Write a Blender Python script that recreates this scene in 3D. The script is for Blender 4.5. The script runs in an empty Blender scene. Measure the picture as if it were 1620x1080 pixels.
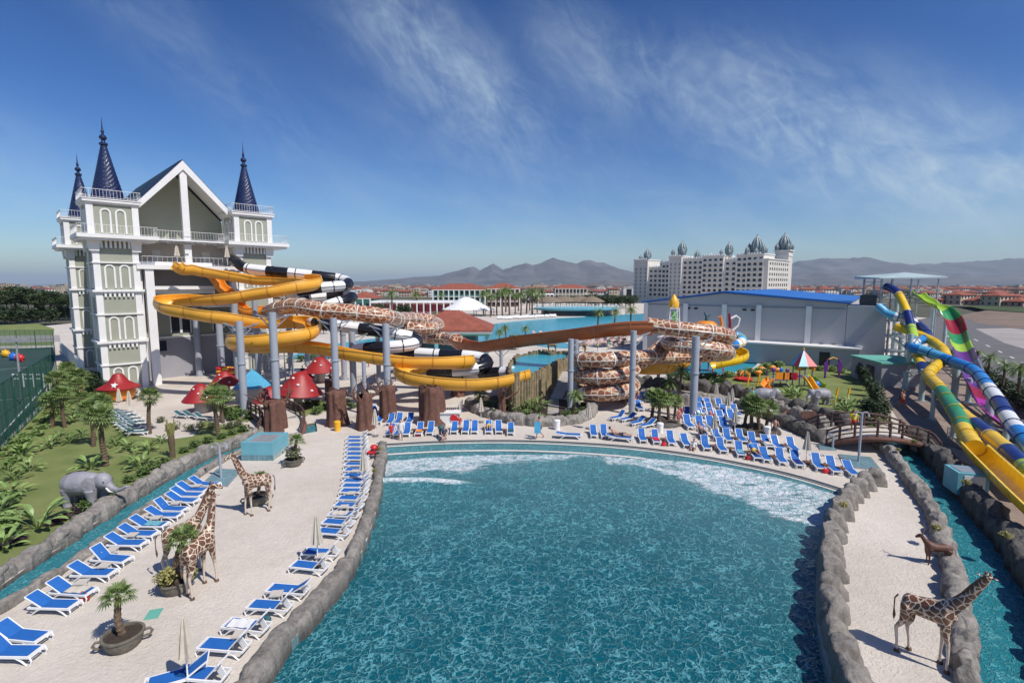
import bpy, bmesh, math, random
from mathutils import Vector, Matrix, noise
from mathutils.geometry import tessellate_polygon
R = math.radians
random.seed(7)
S = bpy.context.scene
# ---------------------------------------------------------------- camera
CAM_H, PITCH, FPX = 12.0, R(6.34), 810.0
cd = bpy.data.cameras.new('camera'); cam = bpy.data.objects.new('camera', cd)
S.collection.objects.link(cam); S.camera = cam
cam.location = (0, 0, CAM_H); cam.rotation_euler = (R(90) - PITCH, 0, 0)
cd.lens = 18.0; cd.sensor_width = 36.0; cd.clip_start = 0.1; cd.clip_end = 60000
# ---------------------------------------------------------------- light
SUN_EL = R(53); SX, SY = 0.78, -0.626
SUN = Vector((SX * math.cos(SUN_EL), SY * math.cos(SUN_EL), math.sin(SUN_EL))).normalized()
ld = bpy.data.lights.new('sun', 'SUN'); ld.energy = 4.3; ld.angle = R(0.5); ld.color = (1, .945, .87)
lo = bpy.data.objects.new('sun', ld); S.collection.objects.link(lo)
lo.rotation_euler = SUN.to_track_quat('Z', 'Y').to_euler(); lo.location = (40, -30, 80)
wd = bpy.data.worlds.new('World'); S.world = wd; wd.use_nodes = True
nt = wd.node_tree; N = nt.nodes; L = nt.links
for n in list(N): N.remove(n)
wo = N.new('ShaderNodeOutputWorld'); bg = N.new('ShaderNodeBackground'); sk = N.new('ShaderNodeTexSky')
sk.sky_type = 'NISHITA'; sk.sun_disc = False; sk.sun_elevation = SUN_EL; sk.sun_rotation = math.atan2(SX, SY)
sk.altitude = 0; sk.air_density = 1.0; sk.dust_density = 0.6; sk.ozone_density = 3.0
bg.inputs[1].default_value = 0.125
def nd(t, **k):
    n = N.new(t)
    for a, b in k.items(): setattr(n, a, b)
    return n
gm = nd('ShaderNodeHueSaturation'); gm.inputs['Saturation'].default_value = 1.22; gm.inputs['Hue'].default_value = .503
L.new(sk.outputs[0], gm.inputs['Color'])
gg = nd('ShaderNodeGamma'); gg.inputs[1].default_value = 1.38; gt = nd('ShaderNodeVectorMath', operation='MULTIPLY'); gt.inputs[1].default_value = (.37, .385, .41)
L.new(gm.outputs[0], gg.inputs[0]); L.new(gg.outputs[0], gt.inputs[0])
# cirrus: streaky noise in azimuth / elevation with soft banks of cloud at fixed bearings
tc = nd('ShaderNodeTexCoord'); sp = nd('ShaderNodeSeparateXYZ'); L.new(tc.outputs['Generated'], sp.inputs[0])
az = nd('ShaderNodeMath', operation='ARCTAN2'); L.new(sp.outputs[0], az.inputs[0]); L.new(sp.outputs[1], az.inputs[1])
el = nd('ShaderNodeMath', operation='ARCSINE'); L.new(sp.outputs[2], el.inputs[0])
cb = nd('ShaderNodeCombineXYZ'); L.new(az.outputs[0], cb.inputs[0]); L.new(el.outputs[0], cb.inputs[1])
def wmath(op, a, b=None, c=None, clamp=False):
    n = nd('ShaderNodeMath', operation=op, use_clamp=clamp)
    for i, v in enumerate((a, b, c)):
        if v is None: continue
        if isinstance(v, (int, float)): n.inputs[i].default_value = v
        else: L.new(v, n.inputs[i])
    return n.outputs[0]
def streak(rot, sx, sy, scale, lo_, hi_, ofs, dist=.8):
    mp = nd('ShaderNodeMapping', vector_type='TEXTURE'); mp.inputs['Rotation'].default_value = (0, 0, R(rot)); mp.inputs['Scale'].default_value = (sx, sy, 1); mp.inputs['Location'].default_value = ofs
    L.new(cb.outputs[0], mp.inputs[0]); nz = nd('ShaderNodeTexNoise'); nz.inputs['Scale'].default_value = scale; nz.inputs['Detail'].default_value = 10; nz.inputs['Roughness'].default_value = .62; nz.inputs['Distortion'].default_value = dist
    L.new(mp.outputs[0], nz.inputs['Vector']); mr = nd('ShaderNodeMapRange', interpolation_type='SMOOTHSTEP'); mr.inputs[1].default_value = lo_; mr.inputs[2].default_value = hi_; L.new(nz.outputs[0], mr.inputs[0]); return mr.outputs[0]
def bank_(a, e, ra, rb, rot, k):
    mp = nd('ShaderNodeMapping', vector_type='TEXTURE'); mp.inputs['Rotation'].default_value = (0, 0, R(rot)); mp.inputs['Scale'].default_value = (ra, rb, 1); mp.inputs['Location'].default_value = (a, e, 0)
    L.new(cb.outputs[0], mp.inputs[0]); ln = nd('ShaderNodeVectorMath', operation='LENGTH'); L.new(mp.outputs[0], ln.inputs[0])
    mr = nd('ShaderNodeMapRange', interpolation_type='SMOOTHERSTEP'); mr.inputs[1].default_value = 2.2; mr.inputs[2].default_value = 0; mr.inputs[4].default_value = k; L.new(ln.outputs['Value'], mr.inputs[0]); return mr.outputs[0]
s1 = streak(-30, 1, .5, 6.0, .25, .85, (.3, .2, 0)); s2 = streak(-12, 1, .30, 4.0, .36, .8, (.8, .1, 3)); s3 = streak(-48, 1, .5, 12, .36, .85, (.1, .6, 8), 1.6)
big = [(-.12, .375, .17, .065, -38, 1.0), (.17, .38, .13, .05, -30, .9), (.60, .20, .26, .085, -27, 1.25), (.42, .30, .12, .05, -30, .6), (.0, .24, .28, .12, -20, .42), (-.55, .36, .35, .05, -38, .40), (-.85, .22, .25, .05, -25, .3), (-.25, .45, .3, .05, -30, .35), (.85, .13, .3, .06, -12, .8), (1.3, .3, .5, .1, -20, .8), (-1.5, .3, .5, .1, 20, .7), (2.6, .4, .7, .15, 10, .8), (-2.5, .3, .6, .12, 0, .8)]
acc = None
for q in big:
    o_ = bank_(*q); acc = o_ if acc is None else wmath('ADD', acc, o_)
low = nd('ShaderNodeMapRange', interpolation_type='SMOOTHSTEP'); low.inputs[1].default_value = .26; low.inputs[2].default_value = .03; low.inputs[4].default_value = .9; L.new(el.outputs[0], low.inputs[0])
st_ = wmath('ADD', wmath('MULTIPLY', s1, .75), wmath('MULTIPLY', s3, .45))
ca_ = wmath('MULTIPLY', acc, st_); cb_ = wmath('MULTIPLY', low.outputs[0], wmath('ADD', wmath('MULTIPLY', s2, 1.0), .15))
veil = wmath('MULTIPLY', acc, .13)
m3 = nd('ShaderNodeMath', operation='MULTIPLY', use_clamp=True); m3.inputs[1].default_value = .46; L.new(wmath('ADD', wmath('ADD', ca_, cb_), veil), m3.inputs[0])
cm = nd('ShaderNodeMix', data_type='RGBA'); cm.inputs['B'].default_value = (3.6, 4.6, 5.5, 1)
L.new(m3.outputs[0], cm.inputs['Factor']); L.new(gt.outputs[0], cm.inputs['A'])
L.new(cm.outputs['Result'], bg.inputs[0]); L.new(bg.outputs[0], wo.inputs[0])
S.view_settings.view_transform = 'Standard'; S.view_settings.look = 'None'
S.view_settings.exposure = 0.15; S.view_settings.gamma = 1.0
S.cycles.max_bounces = 6; S.cycles.transparent_max_bounces = 8; S.cycles.volume_bounces = 0
# ---------------------------------------------------------------- geometry helpers
cp, sp_ = math.cos(PITCH), math.sin(PITCH)
def ray(x, y):
    v = 540.0 - y
    return Vector(((x - 810.0), FPX * cp + v * sp_, v * cp - FPX * sp_))
def G(x, y, z=0.0):                       # photo pixel -> point at height z
    r = ray(x, y); t = (z - CAM_H) / r.z
    return Vector((r.x * t, r.y * t, z))
def P(x, y, Y):                           # photo pixel -> point at distance Y
    r = ray(x, y); t = Y / r.y
    return Vector((r.x * t, Y, CAM_H + r.z * t))
def lerp(a, b, t): return a + (b - a) * t
def spline(pts, step=.5, closed=False):
    pts = [Vector(p) for p in pts]; out = []
    n = len(pts); segs = n if closed else n - 1
    for i in range(segs):
        if closed: p0, p1, p2, p3 = (pts[(i + k - 1) % n] for k in range(4))
        else: p0, p1, p2, p3 = pts[max(i - 1, 0)], pts[i], pts[i + 1], pts[min(i + 2, n - 1)]
        k = max(1, int((p2 - p1).length / step))
        for j in range(k):
            t = j / k
            out.append(.5 * ((2 * p1) + (p2 - p0) * t + (2 * p0 - 5 * p1 + 4 * p2 - p3) * t * t + (3 * p1 - p0 - 3 * p2 + p3) * t ** 3))
    if not closed: out.append(pts[-1])
    return out
class MB:
    def __init__(s): s.v = []; s.f = []; s.m = []; s.mi = 0; s.T = None
    def add(s, vs, fs):
        b = len(s.v)
        if s.T is not None: vs = [s.T @ Vector(p) for p in vs]
        s.v += [tuple(p) for p in vs]
        for f in fs: s.f.append(tuple(b + i for i in f)); s.m.append(s.mi)
        return s
    def box(s, c, d, rz=0, taper=1.0):
        x, y, z = d[0] / 2, d[1] / 2, d[2] / 2; co, si = math.cos(rz), math.sin(rz); vs = []
        for k in (-1, 1):
            t = taper if k > 0 else 1
            for a, b in ((-1, -1), (1, -1), (1, 1), (-1, 1)):
                px, py = a * x * t, b * y * t
                vs.append((c[0] + px * co - py * si, c[1] + px * si + py * co, c[2] + k * z))
        return s.add(vs, [(3, 2, 1, 0), (4, 5, 6, 7), (0, 1, 5, 4), (1, 2, 6, 5), (2, 3, 7, 6), (3, 0, 4, 7)])
    def bar(s, p0, p1, w, h=None):
        h = h or w; p0 = Vector(p0); p1 = Vector(p1); t = (p1 - p0).normalized()
        up = Vector((0, 0, 1)) if abs(t.z) < .95 else Vector((1, 0, 0))
        r = t.cross(up).normalized(); u = r.cross(t)
        vs = [p + r * a * w / 2 + u * b * h / 2 for p in (p0, p1) for a, b in ((-1, -1), (1, -1), (1, 1), (-1, 1))]
        return s.add(vs, [(0, 1, 2, 3), (7, 6, 5, 4), (4, 5, 1, 0), (5, 6, 2, 1), (6, 7, 3, 2), (7, 4, 0, 3)])
    def tube(s, pts, rad, n=8, cap=True, flat=1.0, closed=False):
        pts = [Vector(p) for p in pts]; m = len(pts); vs = []; rr = None
        for i, p in enumerate(pts):
            if closed: t = (pts[(i + 1) % m] - pts[i - 1])
            else: t = (pts[min(i + 1, m - 1)] - pts[max(i - 1, 0)])
            t = t.normalized() if t.length > 1e-9 else Vector((0, 0, 1))
            if rr is None:
                up = Vector((0, 0, 1)) if abs(t.z) < .9 else Vector((0, 1, 0)); rr = t.cross(up).normalized()
            else: rr = (rr - t * rr.dot(t)).normalized()
            u = rr.cross(t); r = rad[i] if isinstance(rad, (list, tuple)) else rad
            for k in range(n):
                a = 2 * math.pi * k / n; vs.append(p + rr * math.cos(a) * r + u * math.sin(a) * r * flat)
        fs = []
        for i in range(m if closed else m - 1):
            for k in range(n):
                a = i * n + k; b = i * n + (k + 1) % n; c = ((i + 1) % m) * n + (k + 1) % n; d = ((i + 1) % m) * n + k
                fs.append((a, b, c, d))
        if cap and not closed:
            fs.append(tuple(range(n - 1, -1, -1))); fs.append(tuple((m - 1) * n + k for k in range(n)))
        return s.add(vs, fs)
    def cyl(s, p0, p1, r0, r1=None, n=12): return s.tube([p0, p1], [r0, r0 if r1 is None else r1], n)
    def lathe(s, prof, c=(0, 0, 0), n=16, sc=(1, 1), wob=0):
        vs = []; m = len(prof)
        for r, z in prof:
            for k in range(n):
                a = 2 * math.pi * k / n; w = 1 + wob * math.sin(a * 3 + z * 2)
                vs.append((c[0] + r * w * sc[0] * math.cos(a), c[1] + r * w * sc[1] * math.sin(a), c[2] + z))
        fs = [(i * n + k, i * n + (k + 1) % n, (i + 1) * n + (k + 1) % n, (i + 1) * n + k) for i in range(m - 1) for k in range(n)]
        fs.append(tuple(range(n - 1, -1, -1))); fs.append(tuple((m - 1) * n + k for k in range(n)))
        return s.add(vs, fs)
    def ball(s, c, r, n=10, m=7, j=0):
        r = r if isinstance(r, (tuple, list)) else (r, r, r); vs = []; fs = []
        for i in range(m + 1):
            th = math.pi * i / m
            for k in range(n):
                a = 2 * math.pi * k / n; q = 1 + (random.uniform(-j, j) if j else 0)
                vs.append((c[0] + r[0] * q * math.sin(th) * math.cos(a), c[1] + r[1] * q * math.sin(th) * math.sin(a), c[2] - r[2] * q * math.cos(th)))
        for i in range(m):
            for k in range(n):
                a, b = i * n + k, i * n + (k + 1) % n; fs.append((a, b, b + n, a + n))
        return s.add(vs, fs)
    def prism(s, poly, z0, z1):            # poly: xy list, vertical sides
        n = len(poly); poly = [Vector((p[0], p[1])) for p in poly]
        ar = sum(poly[i].x * poly[(i + 1) % n].y - poly[(i + 1) % n].x * poly[i].y for i in range(n))
        if ar < 0: poly = poly[::-1]
        vs = [(p.x, p.y, z0) for p in poly] + [(p.x, p.y, z1) for p in poly]
        fs = [(i, (i + 1) % n, n + (i + 1) % n, n + i) for i in range(n)]
        tr = tessellate_polygon([[Vector((p.x, p.y, 0)) for p in poly]])
        for t in tr:
            a, b, c = (poly[i] for i in t)
            if (b - a).cross(c - a) < 0: t = (t[0], t[2], t[1])
            fs.append((n + t[0], n + t[1], n + t[2])); fs.append((t[2], t[1], t[0]))
        return s.add(vs, fs)
    def sheet(s, loops, z):                # flat polygon with holes, facing up
        loops = [[Vector((p[0], p[1], 0)) for p in lp] for lp in loops]; flat = [p for lp in loops for p in lp]; fs = []
        for t in tessellate_polygon(loops):
            a, b, c = (flat[i] for i in t)
            if (b - a).cross(c - a).z < 0: t = (t[0], t[2], t[1])
            fs.append(tuple(t))
        return s.add([(p.x, p.y, z) for p in flat], fs)
    def xz(s, poly, y0, y1):               # polygon in x-z extruded along y
        n = len(poly)
        vs = [(p[0], y0, p[1]) for p in poly] + [(p[0], y1, p[1]) for p in poly]
        fs = [(i, (i + 1) % n, n + (i + 1) % n, n + i) for i in range(n)]
        for t in tessellate_polygon([[Vector((p[0], p[1], 0)) for p in poly]]):
            fs.append(tuple(t)); fs.append((n + t[2], n + t[1], n + t[0]))
        return s.add(vs, fs)
def frames(pts):
    out = []; m = len(pts)
    for i, p in enumerate(pts):
        t = (pts[min(i + 1, m - 1)] - pts[max(i - 1, 0)]).normalized()
        r = t.cross(Vector((0, 0, 1))).normalized(); out.append((p, r, r.cross(t), t))
    return out
def sweep(mb, pts, prof, closedprof=True, matf=None, bank=None):
    fr = frames(pts); n = len(prof); vs = []
    for i, (p, r, u, t) in enumerate(fr):
        b = bank[i] if bank else 0; co, si = math.cos(b), math.sin(b)
        for a, h in prof:
            a2, h2 = a * co - h * si, a * si + h * co; vs.append(p + r * a2 + u * h2)
    b0 = len(mb.v); mb.v += [tuple(q) for q in vs]; dist = 0
    for i in range(len(fr) - 1):
        dist += (fr[i + 1][0] - fr[i][0]).length
        mi = matf(dist) if matf else mb.mi
        for k in range(n if closedprof else n - 1):
            a = b0 + i * n + k; b = b0 + i * n + (k + 1) % n
            mb.f.append((a, b, b + n, a + n)); mb.m.append(mi)
    if closedprof:
        mb.f.append(tuple(b0 + k for k in range(n))); mb.m.append(matf(0) if matf else mb.mi)
        e = b0 + (len(fr) - 1) * n; mb.f.append(tuple(e + n - 1 - k for k in range(n))); mb.m.append(matf(dist) if matf else mb.mi)
C = S.collection
def link(o): C.objects.link(o); return o
def tag(o, label=None, cat=None, group=None, kind=None):
    if label: o['label'] = label
    if cat: o['category'] = cat
    if group: o['group'] = group
    if kind: o['kind'] = kind
    elif label: o['kind'] = 'thing'
    return o
def thing(name, label, cat, loc=(0, 0, 0), rz=0, group=None):
    o = link(bpy.data.objects.new(name, None)); o.location = loc; o.rotation_euler = (0, 0, rz); o.empty_display_size = .3
    return tag(o, label, cat, group)
def obj(name, mb, mats, parent=None, smooth=False, W=False, fix=True):
    """one mesh object; W: mesh is in world coordinates, moved under the parent (or to its own origin)"""
    me = bpy.data.meshes.new(name); v = mb.v
    if W:
        o_ = Vector(parent.location) if parent else Vector((0, 0, 0))
        pp = parent
        while pp is not None and pp.parent is not None: pp = pp.parent; o_ = o_ + Vector(pp.location)
        v = [(a[0] - o_.x, a[1] - o_.y, a[2] - o_.z) for a in v]
    me.from_pydata(v, [], mb.f); mats = mats if isinstance(mats, (list, tuple)) else [mats]
    for m in mats: me.materials.append(m)
    if len(mats) > 1: me.polygons.foreach_set('material_index', mb.m)
    if fix:
        bm = bmesh.new(); bm.from_mesh(me); bmesh.ops.recalc_face_normals(bm, faces=bm.faces); bm.to_mesh(me); bm.free()
    if smooth:
        me.polygons.foreach_set('use_smooth', [True] * len(me.polygons))
        if smooth != 'all': me.set_sharp_from_angle(angle=R(40))
    me.update(); o = link(bpy.data.objects.new(name, me)); o.parent = parent
    return o
kids = {}
def copytree(o, loc=None, rz=None, label=None, parent=None, scale=None):
    c = o.copy(); C.objects.link(c)
    if parent is not None: c.parent = parent
    for ch in o.children: copytree(ch, parent=c)
    if loc is not None: c.location = loc
    if rz is not None: c.rotation_euler = (0, 0, rz)
    if scale is not None: c.scale = scale if isinstance(scale, (tuple, list)) else (scale,) * 3
    if label: c['label'] = label
    return c
class Maker:                               # first use moves the prototype itself, later uses copy it
    def __init__(s, build): s.b = build; s.o = None
    def __call__(s, loc, rz=0, label=None, group=None, scale=1, cat=None):
        if s.o is None: s.o = s.b(); o = s.o; o.location = loc; o.rotation_euler = (0, 0, rz)
        else: o = copytree(s.o, loc, rz)
        o.scale = scale if isinstance(scale, (tuple, list)) else (scale,) * 3
        if label: o['label'] = label
        if group: o['group'] = group
        if cat: o['category'] = cat
        return o
ORD = 'first second third fourth fifth sixth seventh eighth ninth tenth eleventh twelfth thirteenth fourteenth fifteenth sixteenth seventeenth eighteenth nineteenth twentieth'.split()
ORD += ['twenty-' + w for w in ORD[:9]] + ['thirtieth'] + ['thirty-' + w for w in ORD[:9]]
ORD += ['fortieth'] + ['forty-' + w for w in ORD[:9]] + ['fiftieth'] + ['fifty-' + w for w in ORD[:9]]
# ---------------------------------------------------------------- materials
def node(nt, t, **k):
    n = nt.nodes.new(t)
    for a, b in k.items():
        if a.startswith('i_'): n.inputs[a[2:].replace('_', ' ')].default_value = b
        else: setattr(n, a, b)
    return n
def newmat(name):
    m = bpy.data.materials.new(name); m.use_nodes = True; nt = m.node_tree
    return m, nt, nt.nodes['Principled BSDF']
def mat(name, col, rough=.6, var=.15, scale=2., bump=0., bscale=25., metal=0., spec=.5, sss=0, col2=None, var2=None, trans=0):
    m, nt, b = newmat(name); Lk = nt.links.new
    t = node(nt, 'ShaderNodeTexCoord'); z = node(nt, 'ShaderNodeTexNoise', i_Scale=scale, i_Detail=6.0, i_Roughness=.6)
    Lk(t.outputs['Object'], z.inputs['Vector'])
    mr = node(nt, 'ShaderNodeMapRange'); mr.inputs[1].default_value = .3; mr.inputs[2].default_value = .7; Lk(z.outputs[0], mr.inputs[0])
    mx = node(nt, 'ShaderNodeMix', data_type='RGBA')
    c2 = col2 or tuple(min(1, c * (1 + var)) for c in col); c1 = col if col2 else tuple(c * (1 - var) for c in col)
    mx.inputs['A'].default_value = (*c1, 1); mx.inputs['B'].default_value = (*c2, 1)
    Lk(mr.outputs[0], mx.inputs['Factor']); Lk(mx.outputs['Result'], b.inputs['Base Color'])
    b.inputs['Roughness'].default_value = rough; b.inputs['Metallic'].default_value = metal
    b.inputs['Specular IOR Level'].default_value = spec
    if trans: b.inputs['Transmission Weight'].default_value = trans
    if bump:
        z2 = node(nt, 'ShaderNodeTexNoise', i_Scale=bscale, i_Detail=5.0); Lk(t.outputs['Object'], z2.inputs['Vector'])
        bp = node(nt, 'ShaderNodeBump', i_Strength=min(1, bump), i_Distance=.05 if bump <= 1 else .05 * bump)
        Lk(z2.outputs[0], bp.inputs['Height']); Lk(bp.outputs[0], b.inputs['Normal'])
    return m
M = {}
def mm(k, *a, **kw): M[k] = mat(k, *a, **kw); return M[k]
mm('white_paint', (.74, .73, .71), .5, .05, .6); mm('white_plastic', (.78, .78, .77), .35, .04)
mm('sage_wall', (.31, .32, .255), .75, .06, .5, bump=.15, bscale=8); mm('grey_wall', (.30, .30, .33), .8, .08, .4)
mm('dark_glass', (.02, .025, .035), .12, .2); mm('navy_tile', (.012, .022, .075), .3, .25, 6, bump=.8, bscale=9)
mm('yellow_flume', (.78, .39, .045), .3, .08, .8); mm('brown_flume', (.44, .14, .05), .38, .12, .8)
mm('black_gloss', (.012, .012, .016), .25, .2); mm('white_gloss', (.74, .74, .74), .28, .05, 1)
mm('steel_pole', (.33, .36, .41), .45, .08, .7); mm('dark_steel', (.05, .055, .06), .5); mm('galv', (.36, .38, .40), .4, .15, 3, metal=.4)
mm('blue_fabric', (.010, .115, .40), .75, .12, 3, bump=.2, bscale=90)
mm('bark', (.13, .08, .055), .9, .35, 4, bump=1, bscale=14); mm('log', (.14, .065, .045), .85, .3, 3, bump=.8, bscale=12)
mm('rail_wood', (.085, .045, .035), .7, .3, 5); mm('palm_bark', (.14, .095, .06), .95, .4, 8, bump=1, bscale=22)
mm('frond', (.13, .19, .05), .55, .4, 1.2); mm('frond_dry', (.27, .25, .08), .7, .4, 1.5); mm('leaf', (.09, .15, .035), .5, .5, 1.5); mm('leaf_light', (.19, .28, .08), .45, .4, 1.2)
mm('leaf_dark', (.035, .06, .018), .6, .5, 1.2); mm('olive_leaf', (.12, .14, .06), .6, .4, 1); mm('purple_leaf', (.055, .03, .04), .6, .4, 2)
mm('pine', (.045, .07, .022), .7, .5, .5); mm('elephant', (.29, .285, .31), .45, .22, 1.4, bump=.7, bscale=12); mm('tusk', (.75, .72, .66), .35)
mm('red_shroom', (.30, .016, .018), .5, .15, 1.5); mm('spot_white', (.75, .74, .72), .5); mm('stalk', (.50, .46, .40), .8, .15, 2)
mm('teal_paint', (.14, .38, .45), .55, .1, 1); mm('teal_dark', (.03, .10, .12), .6); mm('pot', (.145, .13, .10), .8, .3, 3, bump=.7, bscale=10)
mm('soil', (.05, .035, .025), .95, .4, 8, bump=1, bscale=20); mm('canvas', (.55, .50, .42), .85, .12, 3); mm('skin', (.42, .23, .16), .6, .1)
mm('roof_red', (.26, .075, .045), .8, .25, .8, bump=.6, bscale=7); mm('hotel_wall', (.64, .60, .54), .7, .05, .2)
mm('hangar_wall', (.43, .43, .44), .55, .04, .15); mm('hangar_blue', (.012, .13, .45), .45, .08, .2); mm('pink_wall', (.50, .27, .24), .8, .1, .2)
mm('cream_wall', (.52, .43, .32), .8, .12, .15); mm('beige_wall', (.45, .36, .28), .8, .12, .2); mm('green_wall', (.12, .38, .30), .7, .12, .2)
mm('thatch', (.20, .155, .11), .95, .3, 3, bump=1, bscale=12); mm('dome_metal', (.22, .28, .30), .45, .25, .8); mm('fence_green', (.012, .085, .055), .5, .2)
mm('red_plastic', (.60, .02, .03), .4); mm('yellow_plastic', (.80, .42, .02), .4); mm('orange_plastic', (.78, .26, .02), .4); mm('purple_plastic', (.13, .03, .22), .4)
mm('blue_plastic', (.02, .16, .55), .35); mm('green_plastic', (.12, .42, .08), .4); mm('skyblue_plastic', (.10, .40, .62), .35); mm('navy_plastic', (.015, .03, .16), .3)
mm('lime_plastic', (.36, .55, .06), .35); mm('tube_yellow', (.75, .48, .015), .32); mm('tube_green', (.035, .26, .10), .32); mm('tube_blue', (.02, .20, .55), .3)
mm('magenta_plastic', (.36, .03, .30), .35); mm('grey_plastic', (.20, .23, .30), .4); mm('maroon_plastic', (.26, .01, .03), .4); mm('stone_white', (.58, .56, .52), .8, .1, 1)
mm('wood_plank', (.24, .19, .11), .85, .45, 1.2, bump=.8, bscale=8); mm('mat_rubber', (.16, .07, .05), .7); mm('hair', (.03, .02, .015), .7)

def rockmat(name, c1, c2, crack=.5, scale=1.1):
    m, nt, b = newmat(name); Lk = nt.links.new; t = node(nt, 'ShaderNodeTexCoord'); g = node(nt, 'ShaderNodeNewGeometry')
    nz = node(nt, 'ShaderNodeTexNoise', i_Scale=1.4, i_Detail=8.0, i_Roughness=.7); n2 = node(nt, 'ShaderNodeTexNoise', i_Scale=7.0, i_Detail=8.0, i_Roughness=.7)
    mp = node(nt, 'ShaderNodeMapping'); mp.inputs['Scale'].default_value = (5, 5, .9); Lk(t.outputs['Object'], mp.inputs[0]); n3 = node(nt, 'ShaderNodeTexNoise', i_Scale=1.0, i_Detail=6.0, i_Roughness=.65); Lk(mp.outputs[0], n3.inputs['Vector'])
    for z in (nz, n2): Lk(t.outputs['Object'], z.inputs['Vector'])
    ds = node(nt, 'ShaderNodeMix', data_type='VECTOR'); ds.inputs['Factor'].default_value = .25; Lk(t.outputs['Object'], ds.inputs['A']); Lk(nz.outputs['Color'], ds.inputs['B'])
    v = node(nt, 'ShaderNodeTexVoronoi', feature='DISTANCE_TO_EDGE', i_Scale=scale); Lk(ds.outputs['Result'], v.inputs['Vector'])
    cr = node(nt, 'ShaderNodeMapRange', interpolation_type='SMOOTHSTEP'); cr.inputs[1].default_value = 0; cr.inputs[2].default_value = .05; Lk(v.outputs[0], cr.inputs[0])
    r = node(nt, 'ShaderNodeMapRange'); r.inputs[1].default_value = .32; r.inputs[2].default_value = .68; Lk(nz.outputs[0], r.inputs[0])
    mx = node(nt, 'ShaderNodeMix', data_type='RGBA'); mx.inputs['A'].default_value = (*c1, 1); mx.inputs['B'].default_value = (*c2, 1); Lk(r.outputs[0], mx.inputs['Factor'])
    s3 = node(nt, 'ShaderNodeMapRange'); s3.inputs[1].default_value = .35; s3.inputs[2].default_value = .6; s3.inputs[3].default_value = .62; s3.inputs[4].default_value = 1.05; Lk(n3.outputs[0], s3.inputs[0])
    m1 = node(nt, 'ShaderNodeVectorMath', operation='SCALE'); Lk(mx.outputs['Result'], m1.inputs[0]); Lk(s3.outputs[0], m1.inputs['Scale'])
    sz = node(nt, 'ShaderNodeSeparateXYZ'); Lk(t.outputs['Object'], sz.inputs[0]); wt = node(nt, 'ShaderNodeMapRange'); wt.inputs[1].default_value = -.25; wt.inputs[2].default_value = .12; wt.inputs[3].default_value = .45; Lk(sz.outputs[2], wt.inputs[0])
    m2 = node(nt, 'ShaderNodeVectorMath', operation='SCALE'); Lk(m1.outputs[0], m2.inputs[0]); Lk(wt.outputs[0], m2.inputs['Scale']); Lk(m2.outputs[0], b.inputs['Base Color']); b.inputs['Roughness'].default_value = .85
    h = node(nt, 'ShaderNodeMath', operation='MULTIPLY_ADD'); h.inputs[1].default_value = crack; Lk(cr.outputs[0], h.inputs[0]); Lk(n2.outputs[0], h.inputs[2])
    bp = node(nt, 'ShaderNodeBump', i_Strength=1.0, i_Distance=.09); Lk(h.outputs[0], bp.inputs['Height']); Lk(bp.outputs[0], b.inputs['Normal']); M[name] = m
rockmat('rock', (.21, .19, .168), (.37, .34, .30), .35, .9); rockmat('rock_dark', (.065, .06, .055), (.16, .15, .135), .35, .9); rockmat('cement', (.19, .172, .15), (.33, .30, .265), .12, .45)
# ================================================================ setting: ground, water, hills
def seat(o): return tag(o, kind='structure')
def gp(pts, z=0.0): return [G(x, y, z) for x, y in pts]
def tiledmat(name, c1, c2, mortar, scale, rough=.7, bump=.4, noise_s=1.5, var=.2, msize=.02, off=.5, bw=.5, rh=.25):
    m, nt, b = newmat(name); Lk = nt.links.new; t = node(nt, 'ShaderNodeTexCoord')
    br = node(nt, 'ShaderNodeTexBrick', i_Scale=scale, i_Mortar_Size=msize, i_Mortar_Smooth=.3, i_Brick_Width=bw, i_Row_Height=rh); br.offset = off
    br.inputs['Color1'].default_value = (*c1, 1); br.inputs['Color2'].default_value = (*c2, 1); br.inputs['Mortar'].default_value = (*mortar, 1)
    Lk(t.outputs['Object'], br.inputs['Vector'])
    z = node(nt, 'ShaderNodeTexNoise', i_Scale=noise_s, i_Detail=7.0, i_Roughness=.65); Lk(t.outputs['Object'], z.inputs['Vector'])
    mr = node(nt, 'ShaderNodeMapRange'); mr.inputs[1].default_value = .3; mr.inputs[2].default_value = .7; mr.inputs[3].default_value = 1 - var; mr.inputs[4].default_value = 1 + var
    Lk(z.outputs[0], mr.inputs[0])
    mx = node(nt, 'ShaderNodeVectorMath', operation='SCALE'); Lk(br.outputs['Color'], mx.inputs[0]); Lk(mr.outputs[0], mx.inputs['Scale'])
    Lk(mx.outputs[0], b.inputs['Base Color']); b.inputs['Roughness'].default_value = rough
    bp = node(nt, 'ShaderNodeBump', i_Strength=bump, i_Distance=.02); bp.invert = True
    Lk(br.outputs['Fac'], bp.inputs['Height']); Lk(bp.outputs[0], b.inputs['Normal']); M[name] = m; return m
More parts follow.
